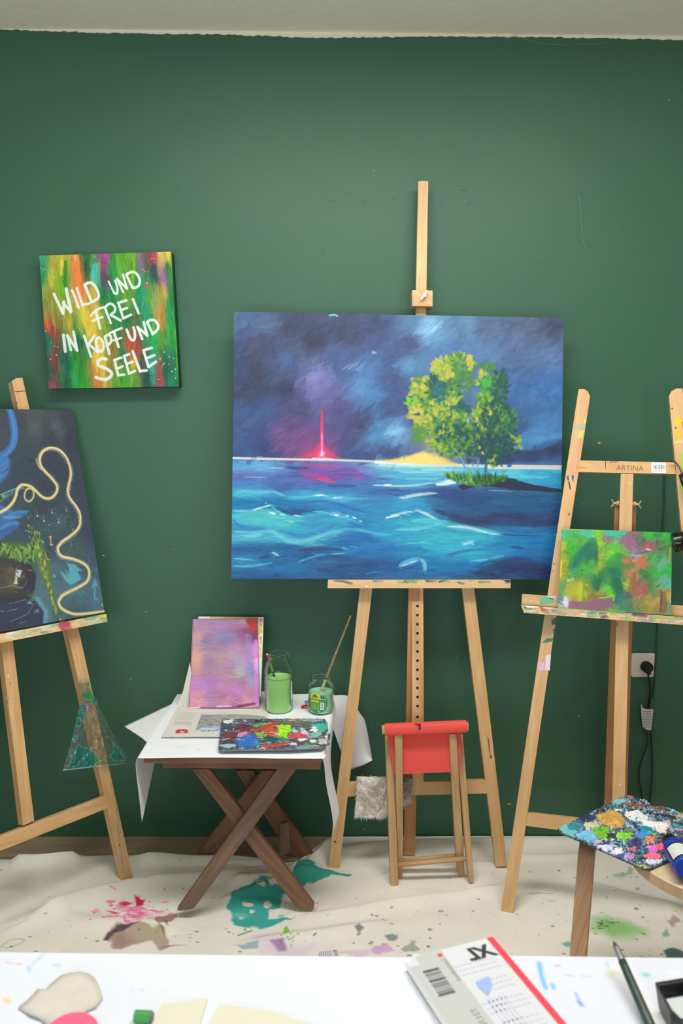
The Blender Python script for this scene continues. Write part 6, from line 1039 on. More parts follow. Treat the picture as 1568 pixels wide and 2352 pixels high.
for pts, c, h_ in (([(900, 80), (1200, 90), (1280, 130), (1220, 220), (1080, 160), (900, 130)], (104, 106, 96), .002), ([(960, 70), (1080, 66), (1090, 100), (980, 100)], (190, 160, 130), .002), ([(1100, 70), (1420, 66), (1400, 100), (1180, 100)], (150, 156, 156), .002), ([(1280, 110), (1460, 110), (1475, 200), (1400, 240), (1300, 220), (1270, 170)], (70, 178, 156), .003), ([(1280, 170), (1330, 180), (1330, 240), (1260, 230)], (214, 232, 226), .003), ([(1290, 105), (1440, 110), (1430, 135), (1290, 130)], (40, 110, 120), .002),
                 ([(1050, 180), (1120, 180), (1230, 250), (1240, 300), (1130, 270), (1010, 240)], (196, 206, 222), .003), ([(1060, 180), (1110, 185), (1110, 230), (1060, 220)], (50, 110, 130), .003), ([(1240, 260), (1400, 240), (1380, 290), (1260, 320)], (130, 196, 180), .002), ([(500, 190), (600, 170), (760, 110), (830, 110), (800, 170), (720, 200), (580, 230), (480, 215)], (190, 66, 52), .003), ([(620, 230), (760, 180), (830, 210), (830, 290), (760, 300), (660, 260)], (196, 84, 60), .003), ([(500, 150), (680, 125), (730, 130), (660, 155), (540, 175)], (96, 170, 60), .003), ([(540, 240), (660, 250), (700, 290), (600, 320), (560, 280)], (126, 176, 60), .002),
                 ([(300, 150), (440, 130), (500, 160), (470, 210), (330, 230), (270, 210)], (96, 44, 62), .002), ([(270, 240), (480, 205), (470, 230), (300, 260)], (150, 50, 50), .002), ([(130, 240), (240, 220), (310, 260), (330, 340), (240, 370), (160, 330)], (108, 52, 46), .003), ([(330, 250), (440, 245), (470, 280), (380, 320), (320, 300)], (190, 140, 180), .003), ([(460, 250), (540, 250), (560, 300), (470, 290)], (70, 96, 160), .002), ([(280, 340), (400, 290), (540, 300), (600, 360), (560, 410), (420, 450), (290, 410)], (46, 104, 186), .004), ([(560, 370), (620, 390), (590, 420), (540, 410)], (40, 150, 150), .003),
                 ([(690, 310), (790, 305), (850, 370), (790, 395), (700, 380), (660, 350)], (22, 84, 78), .005), ([(820, 160), (1000, 155), (1005, 250), (960, 260), (960, 300), (980, 330), (900, 320), (830, 280), (840, 220)], (160, 222, 30), .005), ([(970, 290), (1050, 260), (1130, 230), (1160, 270), (1230, 285), (1200, 310), (980, 330)], (206, 74, 92), .004), ([(1065, 340), (1140, 328), (1230, 340), (1140, 360)], (244, 244, 246), .004), ([(1240, 350), (1300, 340), (1320, 370), (1250, 380)], (226, 230, 230), .003), ([(980, 385), (1080, 378), (1090, 400), (1000, 405)], (236, 190, 206), .003), ([(860, 380), (960, 375), (960, 410), (840, 430), (620, 440), (640, 400), (800, 410)], (186, 82, 78), .003), ([(870, 330), (960, 330), (960, 360), (880, 360)], (50, 130, 90), .003),
                 ([(1340, 340), (1440, 330), (1480, 380), (1380, 400)], (190, 190, 186), .003), ([(130, 85), (240, 80), (250, 115), (140, 125)], (224, 228, 226), .003), ([(300, 90), (380, 85), (370, 110)], (110, 90, 150), .002), ([(540, 80), (640, 90), (560, 110)], (40, 30, 50), .003), ([(420, 130), (500, 120), (490, 150)], (70, 130, 180), .002), ([(100, 400), (260, 385), (290, 430), (130, 440)], (150, 186, 200), .003), ([(1050, 420), (1300, 400), (1290, 430), (1080, 440)], (120, 150, 160), .002), ([(1180, 370), (1260, 360), (1270, 390), (1180, 395)], (110, 120, 70), .002)): daub(p, pts, c, h_)
for _ in range(120): p.blob((R.random()*1500, 50+R.random()*420), 5+R.random()*12, 4+R.random()*8, [(240, 242, 242), (150, 180, 190), (60, 80, 96), (200, 90, 80), (150, 200, 90)][int(R.integers(5))], .85, 0, .4, 4, hgt=.002)
out = p.T(zp_ := [(95, 70), (640, 62), (1430, 62), (1465, 110), (1482, 200), (1410, 240), (1395, 262), (1440, 310), (1492, 375), (1400, 425), (700, 455), (110, 465), (62, 440), (68, 320), (85, 180)])
def inmask(p, pts, curve=False):
    q = np.asarray(pts, float); Y, X = np.mgrid[0:p.hh, 0:p.w].astype(float); ins = np.zeros(X.shape, bool)
    for i in range(len(q)):
        (x1, y1), (x2, y2) = q[i], q[(i+1) % len(q)]
        if abs(y2-y1) > 1e-9: ins ^= ((y1 > Y) != (y2 > Y)) & (X < (x2-x1)*(Y-y1)/(y2-y1)+x1)
    return ins
slabgrid('palette', [onZ(x, y, PZ) for x, y in q], (0, 0, -.005), p, PMP, gain=1.15, side=(150, 150, 150), mask=inmask(p, out), label='small paint-crusted palette with bright green daub on the folding table', cat='palette', group='paint palettes')

# ---------------------------------------------------------------- jars, paint water, brushes
GLASS = clear('clear_glass', (251, 254, 253), .18, .02, .6)
def jar(label, cx, cy, z0, prof, thick, level, liq, name='glass_jar'):
    t = thing(name, label, 'jar', (cx, cy, z0), 'glass jars of paint water')
    outer = [(0.001, 0)]+prof; inner = [(max(r-thick, .001), z) for r, z in prof[::-1]]; inner = [(r, max(z, thick*1.6)) for r, z in inner]+[(.001, thick*1.6)]
    b = MB(); b.lathe(outer+inner, (cx, cy, z0), 64); b.build('glass', GLASS, t, smooth=True)
    lp = [(.001, thick*1.6+.0006)]+[(r-thick-.0006, max(z, thick*1.6+.0006)) for r, z in prof if z < level]
    rl = np.interp(level, [z for r, z in prof[1:]], [r for r, z in prof[1:]])-thick-.0006
    lp += [(rl, level), (rl-.002, level-.0006), (.001, level-.0008)]
    b = MB(); b.lathe(lp, (cx, cy, z0), 64); o = b.build('paint_water', liq, t); 
    for q_ in o.data.polygons: q_.use_smooth = True
    o.data.set_sharp_from_angle(angle=.7)
    return t
J1 = onZ(640, 1632, zs); J1 = Vector((J1.x, J1.y, zs+.0012)); r1 = .0437
prof1 = [(r1*.84, 0), (r1*.94, .003), (r1*.97, .010), (r1*.96, .018), (r1, .028), (r1, .110), (r1*.99, .122), (r1*.94, .134), (r1*.85, .146), (r1*.75, .156), (r1*.70, .161), (r1*.70, .164), (r1*.74, .166), (r1*.74, .169), (r1*.70, .171), (r1*.71, .175), (r1*.69, .178)]
j1 = jar('tall glass jar of light green paint water on the folding table', J1.x, J1.y, J1.z, prof1, .0022, .104, plain('light_green_water', (178, 240, 140), .25, spec=.5))
def curved(t, c, r, a0, z0, w_, h_, name, mats, build):
    b = MB(); F = lambda x, y, o=0: Vector((c.x+(r+o)*math.sin(a0+x/r), c.y-(r+o)*math.cos(a0+x/r), c.z+z0+y)); build(b, F); return b.build(name, mats, [c_ for c_ in t.children if c_.name.startswith('glass')][0])
def strip(b, F):
    n = 6
    for j in range(10): 
        for i in range(n): b.poly([F(-.004+.008*i/n, .055*j/10), F(-.004+.008*(i+1)/n, .055*j/10), F(-.004+.008*(i+1)/n, .055*(j+1)/10), F(-.004+.008*i/n, .055*(j+1)/10)])
curved(j1, J1, r1+.0006, 1.12, .042, 0, 0, 'label_remnant', plain('label_white', (232, 236, 230), .6), strip)
J2 = onZ(736.5, 1634, zs); J2 = Vector((J2.x, J2.y, zs+.0012)); r2 = .0405
prof2 = [(r2*.8, 0), (r2*.93, .003), (r2*.97, .009), (r2, .016), (r2*1.0, .022), (r2*.965, .030), (r2*.965, .056), (r2, .064), (r2*.99, .070), (r2*.95, .077), (r2*.86, .084), (r2*.78, .088), (r2*.765, .091), (r2*.79, .093), (r2*.79, .096), (r2*.765, .098), (r2*.78, .103), (r2*.75, .106)]
j2 = jar('short gherkin jar with green label holding mint paint water and a long brush', J2.x, J2.y, J2.z, prof2, .0022, .062, plain('mint_water', (164, 236, 202), .25, spec=.5))
# jar label wrapped round the glass
def lab(b, F0):
    F = lambda x, y, o=0: F0(x*.00145, y*.0013, o)
    w_, h_ = 44, 46
    def fill(outline_y0, outline_y1, x0, x1, mi, o, n=40):
        for i in range(n):
            xa = x0+(x1-x0)*i/n; xb = x0+(x1-x0)*(i+1)/n
            b.poly([F(xa, outline_y0(xa), o), F(xb, outline_y0(xb), o), F(xb, outline_y1(xb), o), F(xa, outline_y1(xa), o)], mi)
    el = lambda x: math.sqrt(max(0, 1-(x/23)**2))
    fill(lambda x: 18-18*el(x), lambda x: 36.5+4*el(x)-(abs(x)/23)**3*5, -22.9, 22.9, 0, 0)
    fill(lambda x: 34, lambda x: 34+13.5*math.sqrt(max(0, 1-((x+3)/12)**2)), -15, 9, 1, .0001)
    # hat emblem with a ribbon
    fill(lambda x: 37.2-1.8*math.sqrt(max(0, 1-((x+3)/8)**2)), lambda x: 37.2+2.2*math.sqrt(max(0, 1-((x+3)/8)**2)), -11, 5, 3, .0002, 24)
    fill(lambda x: 38.6, lambda x: 38.6+5*math.sqrt(max(0, 1-((x+3)/4)**2)), -7, 1, 3, .0002, 16)
    fill(lambda x: 40.2, lambda x: 40.2+1.9*math.sqrt(max(0, 1-((x+3)/1.6)**2)), -4.6, -1.4, 1, .0003, 8)
    fill(lambda x: 36.8, lambda x: 37.8, -9, 3, 1, .0003, 8)
    b.text('GEWÜRZGURKEN', lambda x, y: F(-19.5+x, 30.6+y, .0002), 5.0, 2)
    fill(lambda x: 25, lambda x: 29, -14, 6, 1, .0002, 10); fill(lambda x: 7, lambda x: 24, -14, 6, 4, .0002, 10)
    for k in range(9):
        y = 8.5+k*1.75; fill(lambda x: y, lambda x: y+.5, -13, -5, 0, .0003, 4); fill(lambda x: y, lambda x: y+.5, -3, 4.5, 0, .0003, 4)
    fill(lambda x: 7.5, lambda x: 25, 8, 16, 2, .0002, 6)
    for k in range(11): y = 9+k*1.4; fill(lambda x: y, lambda x: y+.6+.3*(k % 3), 9, 14.5, 5, .0003, 4)
    for k in range(8): y = 11+k*1.7; fill(lambda x: y, lambda x: y+.6, 17, 20.5-.5*(k % 3), 2, .0002, 3); fill(lambda x: y+1, lambda x: y+1.6, -20.5+.4*(k % 3), -15.5, 4, .0002, 3)
    b.text('90g', lambda x, y: F(2+x, 2.2+y, .0002), 4.6, 2); fill(lambda x: 3.6, lambda x: 4.2, -12, -1, 2, .0002, 6)
    fill(lambda x: 27, lambda x: 31, 15, 20, 6, .0002, 5); fill(lambda x: 26, lambda x: 29, 18.5, 20.8, 1, .0003, 3); b.text('670 ml', lambda x, y: F(7.5+x, 26.4+y, .0002), 2.6, 2)
curved(j2, J2, r2*1.0+.0006, -.32, .009, 0, 0, 'label', [plain('label_green', (30, 128, 66), .45), plain('label_yellow', (222, 216, 40), .45), plain('label_print_white', (232, 236, 230), .5), plain('label_dark_green', (16, 76, 40), .5), plain('label_pale_green', (122, 178, 90), .5), plain('label_grey', (150, 156, 160), .5), plain('label_mid_green', (60, 150, 60), .5)], lab)
# brushes standing in the jars
def seg_tube(t, name, p0, p1, r0, r1, mat, n=10, caps=True):
    b = MB(); P0, P1 = Vector(p0), Vector(p1); b.tube([P0+(P1-P0)*i/n for i in range(n+1)], [r0+(r1-r0)*i/n for i in range(n+1)], 12); return b.build(name, mat, t, smooth=True)
tip = J1+Vector((.010, -.004, .035)); top_ = onY(612.5, 1501, J1.y+.012)
t = thing('paintbrush', 'red-handled paintbrush leaning in the tall jar', 'paintbrush', tip, 'paintbrushes'); dv = top_-tip
seg_tube(t, 'bristles', tip, tip+dv*.12, .0015, .004, plain('dark_bristle', (50, 60, 54), .8)); seg_tube(t, 'ferrule', tip+dv*.121, tip+dv*.60, .0034, .0034, plain('painted_ferrule', (58, 84, 66), .4, .3)); seg_tube(t, 'green_smear', tip+dv*.601, tip+dv*.80, .0044, .0040, plain('green_smear', (70, 160, 60), .4)); seg_tube(t, 'handle', tip+dv*.801, tip+dv*.965, .0034, .0030, plain('red_lacquer', (176, 36, 40), .3)); seg_tube(t, 'handle_tip', tip+dv*.966, top_, .0032, .0022, plain('ivory_tip', (232, 220, 190), .4))
def speckled():
    m = bpy.data.materials.new('paint_speckled_handle'); nt_, N, L, b_ = nodes(m); tc = N.new('ShaderNodeTexCoord'); no = N.new('ShaderNodeTexNoise'); no.inputs['Scale'].default_value = 220; no.inputs['Detail'].default_value = 3
    r = N.new('ShaderNodeValToRGB'); e = r.color_ramp.elements; e[0].position = .3; e[0].color = rgba((60, 50, 40)); e[1].position = .75; e[1].color = rgba((210, 200, 170))
    for pos, c in ((.42, (120, 130, 60)), (.5, (150, 130, 110)), (.56, (170, 90, 70)), (.63, (120, 130, 130))): k = e.new(pos); k.color = rgba(c)
    L.new(tc.outputs['Object'], no.inputs['Vector']); L.new(no.outputs[0], r.inputs[0]); L.new(r.outputs[0], b_.inputs['Base Color']); b_.inputs['Roughness'].default_value = .5; return m
tip = J2+Vector((-.008, -.006, .040)); top_ = onY(805, 1414, J2.y+.02); dv = top_-tip
t = thing('paintbrush', 'long paint-spattered brush standing slanted in the gherkin jar', 'paintbrush', tip, 'paintbrushes')
seg_tube(t, 'bristles', tip, tip+dv*.10, .0035, .0058, plain('pale_bristle', (196, 186, 140), .8)); seg_tube(t, 'ferrule', tip+dv*.101, tip+dv*.23, .0052, .0042, plain('yellowed_ferrule', (196, 180, 120), .45)); seg_tube(t, 'handle', tip+dv*.231, top_, .0044, .0026, speckled(), 16)

# ---------------------------------------------------------------- folded stool with red canvas, leaning at the centre easel
STW = wood('pale_stool_beech', (214, 176, 128), (186, 146, 102), .5)
fs = thing('folding_stool', 'folded wooden stool with red canvas seat leaning in front of the centre easel', 'stool', (.29, -.27, 0))
SO = Pl(onZ(905, 2038, .006), 2, 9.5); SI = Pl(onZ(915, 2021, .006), 2, -1.5)
SI.p0 = SI.p0+Vector((0, .0, 0))
quad(SO, [(884, 1687), (903, 1687), (915, 2030), (911.5, 2038), (899.5, 2039), (896, 2021)], .020, STW, 'leg', fs, bevel=.003)
quad(SO, [(1046, 1688), (1063, 1688), (1088.5, 2019), (1086, 2028), (1080.5, 2029.5), (1075.5, 2020)], .020, STW, 'leg', fs, bevel=.003)
quad(SI, [(906, 1689), (924.5, 1688), (925.5, 1984), (923.5, 2020), (916, 2023), (913, 1978)], .020, STW, 'leg', fs, bevel=.003)
quad(SI, [(1031, 1686), (1048, 1686), (1066, 1978), (1066, 2010), (1051.5, 2010), (1046, 1953)], .020, STW, 'leg', fs, bevel=.003)
b = MB(); b.tube([SO.px(913, 1986, -.01), SO.px(1072, 1972, -.01)], .0075, 16); b.build('stretcher', STW, fs, smooth=True)
b = MB(); b.tube([SI.px(924, 1977, -.012), SI.px(1048, 1966, -.012)], .0075, 16); b.build('stretcher', STW, fs, smooth=True)
RED = plain('red_canvas', (240, 92, 84), .8, spec=.2, bump=.3, bscale=900, var=.04)
# wrapped rail
ST = Pl(onY(980, 1670, -.262), 0, 5)
a0 = ST.px(879, 1676); a1 = ST.px(1072, 1668); ax = (a1-a0).normalized(); up_ = ST.n.cross(ax)*-1
up_ = Vector((0, 0, 1))-ax*ax.z; up_.normalize(); dn = ax.cross(up_)
def oval(c, ry, rz, n=20, e=.62): return [c+dn*(ry*math.copysign(abs(math.cos(k*6.2832/n))**e, math.cos(k*6.2832/n)))+up_*(rz*math.copysign(abs(math.sin(k*6.2832/n))**e, math.sin(k*6.2832/n))) for k in range(n)]
b = MB(); b.prism(oval(a0-ax*.003, .012, .0125), ax*((a1-a0).length+.006), 0, ax); b.build('seat_rail', STW, fs, bevel=.001)
b = MB(); b.prism(oval(a0+ax*.006, .0155, .0168), ax*((a1-a0).length-.008), 0, ax)
mrk = zp('rc', (585, 212), (690, 212), (694, 250), (690, 285), (672, 310), (655, 296), (668, 270), (664, 240), (610, 226))
b.poly([onP(x, y, a0+Vector((0, -.0163, 0)), Vector((0, -1, 0))) for x, y in mrk], 1)
rr_ = MB()
seat = b.build('seat_cloth', [RED, plain('dark_mark', (96, 30, 56), .7)], fs, angle=40)
b = MB()
SC = Pl(onY(980, 1700, -.25), 0, 2)
fr = [(889, 1684), (1060, 1684), (1055, 1773), (905, 1779)]
F0 = [SC.px(x, y) for x, y in fr]; bk = Vector((0, .034, 0)); bt = Vector((0, .005, 0))
th_ = Vector((0, .0015, 0))
b.prism(F0, th_); b.prism([F0[0]+bk, F0[1]+bk, F0[2]+bt, F0[3]+bt], th_)
b.prism([F0[3], F0[2], F0[2]+bt+th_, F0[3]+bt+th_], Vector((0, 0, .0015)))
b.build('seat_sling', RED, fs, bevel=.0005)

# ---------------------------------------------------------------- grey fur rag hung over the easel's lower bar
ft = thing('fur_rag', 'grey-beige fur cloth hung over the lower bar of the centre easel', 'rag', (.13, -.2, 0))
oq = zp('rs', (262, 686), (480, 684), (672, 692), (655, 862), (600, 930), (492, 990), (245, 966), (262, 830))
FPn = CE.off(.018); nh, nw = 70, 90
TLf, TRf, BRf, BLf = [FPn.px(*zp('rs', p)[0]) for p in ((262, 684), (672, 690), (640, 940), (246, 968))]
rng = np.random.default_rng(91); dn_ = fbm(nh, nw, 7, 9, rng); fine = fbm(nh, nw, 22, 28, rng); GRD = np.zeros((nh, nw, 3))
bar_top = CE.px(900, 1797, 0)
for j in range(nh):
    v = j/(nh-1)
    for i in range(nw):
        u = i/(nw-1); bl = np.array(BLf)*(1-u)+np.array(BRf)*u; tl_ = np.array(TLf)*(1-u)+np.array(TRf)*u
        low = np.interp(u, [0, .02, .55, .6, .8, .95, 1], [1, 1, 1.09, 1.06, .94, .72, .66]); 
        if v < .22:
            a = (v/.22)*math.pi*.6; pt = tl_+np.array(CE.n)*(-.030*math.cos(a)*.6-.004)+np.array((0, 0, .006*math.sin(a)-.004)); 
        else:
            t = (v-.22)/.78*low; pt = tl_*(1-t)+bl*t
        pt = pt+np.array(CE.n)*((dn_[j, i]-.5)*.016+(fine[j, i]-.5)*.009)+np.array((0, 0, 1))*(fine[j, i]-.5)*.004*(1 if v > .95 or v < .3 else 0)+np.array((1, 0, 0))*(fine[j, (i*7) % nw]-.5)*.006*(1 if u < .03 or u > .97 else 0)
        GRD[j, i] = pt
cl_ = np.zeros((nh, nw, 3)); base = fbm(nh, nw, 5, 6, rng); ww = np.clip((base-.35)*2.2, 0, 1)[..., None]
cl_ = lin((205, 196, 184))*(1-ww)+lin((246, 242, 234))*ww
uu = np.linspace(0, 1, nw)[None, :, None]; vv = np.linspace(0, 1, nh)[:, None, None]
grey = np.clip((uu-.62)*4, 0, 1)*.6; cl_ = cl_*(1-grey)+lin((150, 150, 156))*grey
spot = (fbm(nh, nw, 16, 22, rng) > .62)[..., None]*np.clip(1.2-vv*1.6, 0, 1)*np.clip(uu*2-.3, 0, 1)*.75; cl_ = cl_*(1-spot)+lin((70, 62, 62))*spot
FUR = paintmat('fur_fibre', .95, .1, 0)
sheet('cloth', GRD, FUR, thick=.004, parent=ft, col=cl_.reshape(-1, 3))
# short pile
V = []; Q = []; CC = []
for k in range(7000):
    j = int(rng.integers(3, nh-1)); i = int(rng.integers(0, nw)); o = GRD[j, i]; d = np.array(CE.n)*.005+np.array((rng.normal()*.004, 0, -.004+rng.normal()*.004)); t = np.array((.0007, 0, .0004)); n0 = len(V)
    V += [o-t, o+t, o+d+t*.3, o+d-t*.3]; Q.append([n0, n0+1, n0+2, n0+3]); c = cl_[j, i]*(.75+.6*rng.random()); CC += [c*.8, c*.8, c*1.15, c*1.15]
pf = mesh_np('pile', np.array(V), np.array(Q), FUR, parent=ft, col=np.clip(np.array(CC), 0, .95), smooth=False); pf['kind'] = 'stuff'

# ---------------------------------------------------------------- clear piping bag pulled over the left easel's leg
bgt = thing('piping_bag', 'clear plastic piping bag smeared with green paint hanging on the left easel leg', 'piping bag', LE.px(222, 1700, .02))
ol = [(735, 330, 835, 330), (722, 400, 845, 405), (726, 450, 860, 455), (748, 500, 895, 500), (742, 560, 918, 580), (725, 640, 955, 650), (705, 730, 1000, 740), (690, 810, 1045, 825), (668, 900, 1093, 910), (640, 1000, 1148, 1000), (605, 1110, 1200, 1090), (584, 1178, 1212, 1106)]
nh, nw = 150, 110
Lx = np.array([[*zp('le', (a, b_))[0], *zp('le', (c, d))[0]] for a, b_, c, d in ol]); tt = np.linspace(0, 1, len(ol)); ts = np.linspace(0, 1, nh)
Lx = np.stack([np.interp(ts, tt, Lx[:, k]) for k in range(4)], 1)
p = P(nw, nh, fn=lambda x, y: (0, 0), k=1.0, base=(176, 190, 186), seed=95); R = p.rng; cr = fbm(nh, nw, 11, 7, R); cr2 = fbm(nh, nw, 24, 16, R)
def bagpt(v, u):
    k = v*(nh-1); r = Lx[int(k)]; return r[0]*(1-u)+r[2]*u, r[1]*(1-u)+r[3]*u
FR = np.zeros((nh, nw, 3))
for j in range(nh):
    for i in range(nw):
        x, y = bagpt(j/(nh-1), i/(nw-1)); u = i/(nw-1); FR[j, i] = LE.px(x, y, .004+.012*math.sin(math.pi*u)**.7*(.35+.65*j/nh)+abs(cr[j, i]-.5)*.022+(cr2[j, i]-.5)*.004)
BK = np.array([[np.array(LE.px(*bagpt(j/(nh-1), i/(nw-1)), -.036-.006*math.sin(math.pi*i/(nw-1)))) for i in range(nw)] for j in range(0, nh, 10)])
Hb = lambda pts: [((lambda a: (np.clip((a[0]-np.interp(a[1], Lx[:, 1], Lx[:, 0]))/(np.interp(a[1], Lx[:, 3], Lx[:, 2])-np.interp(a[1], Lx[:, 1], Lx[:, 0])), 0, 1)*(nw-1), np.interp(a[1], .5*(Lx[:, 1]+Lx[:, 3]), np.arange(nh))))(zp('le', q_)[0])) for q_ in pts]
for pts, c in (([(740, 335), (770, 332), (740, 350)], (20, 140, 70)), ([(820, 345), (840, 370), (800, 410), (790, 430), (815, 380)], (30, 150, 70)), ([(800, 430), (850, 440), (880, 500), (850, 520), (800, 520), (780, 500)], (20, 140, 70)), ([(820, 545), (855, 545), (850, 570), (820, 575)], (30, 150, 60)), ([(805, 580), (830, 585), (825, 625), (805, 620)], (210, 60, 180)), ([(810, 650), (830, 690), (850, 715), (840, 722), (815, 690)], (30, 150, 80)), ([(750, 570), (800, 560), (800, 640), (770, 640), (780, 700), (730, 780), (700, 760), (720, 660)], (10, 100, 90)), ([(680, 870), (720, 860), (700, 920), (665, 920)], (10, 100, 90)),
               ([(720, 940), (800, 960), (870, 1010), (920, 1090), (880, 1130), (700, 1150), (630, 1150), (660, 1060)], (4, 92, 84)), ([(870, 1030), (930, 1090), (940, 1110), (890, 1100)], (20, 140, 60)), ([(980, 1040), (1005, 1050), (1000, 1100), (975, 1090)], (40, 150, 60)), ([(1060, 920), (1100, 960), (1130, 1030), (1170, 1080), (1060, 1090), (1030, 1050), (1060, 1000)], (6, 104, 80)), ([(880, 480), (905, 540), (890, 560), (870, 520)], (10, 90, 110))): p.poly(Hb(pts), c, .88, 1.0, 2.5, raw=True)
al = np.clip(p.al+.09, 0, .92); al[-3:] = .55; p.a[-3:] = (.6, .75, .72)
al[:, :1] = np.maximum(al[:, :1], .35); al[:, -1:] = np.maximum(al[:, -1:], .35)
PLAS = clear('crinkled_clear_plastic', (236, 242, 240), .30, .05, 1.0, attr=True)
mesh_np('front_film', FR.reshape(-1, 3), gridq(nh, nw), PLAS, parent=bgt, col=p.lin(1.1).reshape(-1, 3), alpha=al.ravel())
mesh_np('back_film', BK.reshape(-1, 3), gridq(BK.shape[0], nw), PLAS, parent=bgt, col=np.tile(lin((30, 90, 80)), (BK.shape[0]*nw, 1)), alpha=np.full(BK.shape[0]*nw, .04))
# ================================================================== socket, cables, lamp
WP = plain('aged_white_plastic', (224, 214, 198), .4)
BLK = plain('black_rubber', (22, 22, 24), .45); BLKG = plain('glossy_black', (16, 16, 18), .22)
sk = thing('wall_socket', 'square white wall socket low on the green wall at the right', 'socket', onY(1475, 1526, 0))
c = onY(1475, 1526.5, 0)
b = MB(); s_ = .0395
oc = [(-s_, -s_+.006), (-s_+.006, -s_), (s_-.006, -s_), (s_, -s_+.006), (s_, s_-.006), (s_-.006, s_), (-s_+.006, s_), (-s_, s_-.006)]
b.prism([c+Vector((x*1.03, -.009, z)) for x, z in oc], (0, .0085, 0)); b.build('cover_plate', WP, sk, bevel=.002)
b = MB(); k = onY(1479, 1528, 0); b.tube([k+Vector((0, -.0095, 0)), k+Vector((0, -.0115, 0))], [.0195, .0195], 32); b.build('socket_well', plain('grey_white_plastic', (206, 196, 182), .4), sk)
cb = thing('power_cable', 'black plug and cable with a white paper tag hanging from the wall socket', 'cable', k)
b = MB(); b.tube([k+Vector((0, -.012, 0)), k+Vector((0, -.030, 0)), k+Vector((0, -.036, 0))], [.0182, .0178, .013], 28); b.tube([k+Vector((0, -.026, -.006)), k+Vector((.006, -.030, -.022))], [.009, .0055], 14); b.build('plug', BLK, cb, angle=40)
def wire(name, pts, r, mat, parent, Y=-.012, v='rr'):
    b = MB(); q_ = catmull([tuple(onY(*zp(v, p_)[0], p_[2] if len(p_) > 2 else Y)) for p_ in [(a[0], a[1]) for a in pts]], 8); b.tube([Vector(a) for a in q_], r, 10); return b.build(name, mat, parent, smooth=True)
wire('cord', [(1165, 325), (1178, 400), (1188, 480), (1182, 560), (1178, 600), (1186, 760), (1194, 860), (1200, 1000), (1196, 1120), (1180, 1270), (1170, 1400), (1176, 1500)], .0027, BLK, cb, -.014)
wire('cord', [(1186, 470), (1170, 560), (1160, 660), (1158, 780), (1162, 850), (1130, 950), (1105, 1040), (1104, 1110), (1116, 1180), (1124, 1260), (1130, 1400), (1140, 1490)], .0022, BLK, cb, -.010)
TG = [(1116, 560), (1130, 590), (1160, 601), (1208, 603), (1190, 755), (1160, 752), (1130, 730), (1122, 660)]
b = MB(); b.prism([onY(*zp('rr', a)[0], -.0185) for a in TG], (0, .0012, 0))
for k_ in range(11):
    y = 615+k_*11.5; b.poly([onY(*zp('rr', a)[0], -.0189) for a in ((1132, y), (1198-k_, y+1), (1198-k_, y+5), (1132, y+4))], 1)
b.build('paper_tag', [plain('tag_paper', (214, 210, 204), .7), plain('tag_print', (150, 150, 148), .7)], cb, label='white printed paper tag')
sg = thing('lamp_cable', 'dark green-painted cord hanging straight down the wall past the socket', 'cable', onY(1515, 1300, 0))
GB = plain('green_black_cord', (26, 60, 44), .5, var=.35, bscale=30)
b = MB(); q_ = catmull([tuple(onY(x, y, -.006)) for x, y in ((1523.5, 1080), (1522, 1130), (1522.5, 1150), (1519, 1210), (1514, 1300), (1509, 1400), (1507, 1440), (1504, 1500), (1500.5, 1556), (1497, 1600))], 6); b.tube([Vector((a[0], a[1]-(.006 if 1.0 else 0), a[2])) for a in q_], .0026, 10); b.build('cord', GB, sg, smooth=True)
# clip lamp at the right edge
lt = thing('clip_lamp', 'black clip-on lamp with thin bent arm on the right easel leg', 'lamp', RE.px(1565, 1100, .02))
LP_ = RE.off(.06)
b = MB(); a = LP_.px(1545.5, 1247); e = LP_.px(1600, 1236); d = (e-a).normalized()
b.tube([a, a+d*.002, a+d*.028, a+d*.030, a+d*.085, a+d*.10], [.0255, .0262, .0270, .0255, .0250, .015], 32); b.tube([a+d*.0005, a-d*.0004], [.0235, .0235], 32, 1); b.build('lamp_head', [BLKG, plain('lamp_face', (40, 40, 42), .3)], lt, angle=40)
b = MB(); pts = catmull([tuple(RE.px(x, y, o)) for x, y, o in ((1538, 1059, .012), (1548, 1060, .016), (1556, 1068, .02), (1563, 1080, .026), (1567, 1092, .03), (1576, 1120, .036), (1590, 1170, .046), (1600, 1236, .058))], 6); b.tube([Vector(x) for x in pts], .0024, 10); b.build('gooseneck', BLKG, lt, smooth=True)
b = MB(); b.tube([RE.px(1562.5, 1090, .03), RE.px(1569, 1106, .032), RE.px(1578, 1126, .036)], [.0055, .0075, .0075], 14); b.build('strain_relief', BLK, lt, smooth=True)
b = MB(); b.prism([RE.px(x, y, .012) for x, y in ((1572, 1120), (1600, 1118), (1602, 1150), (1574, 1150))], -RE.n*.05); b.build('clamp', BLK, lt, bevel=.003)

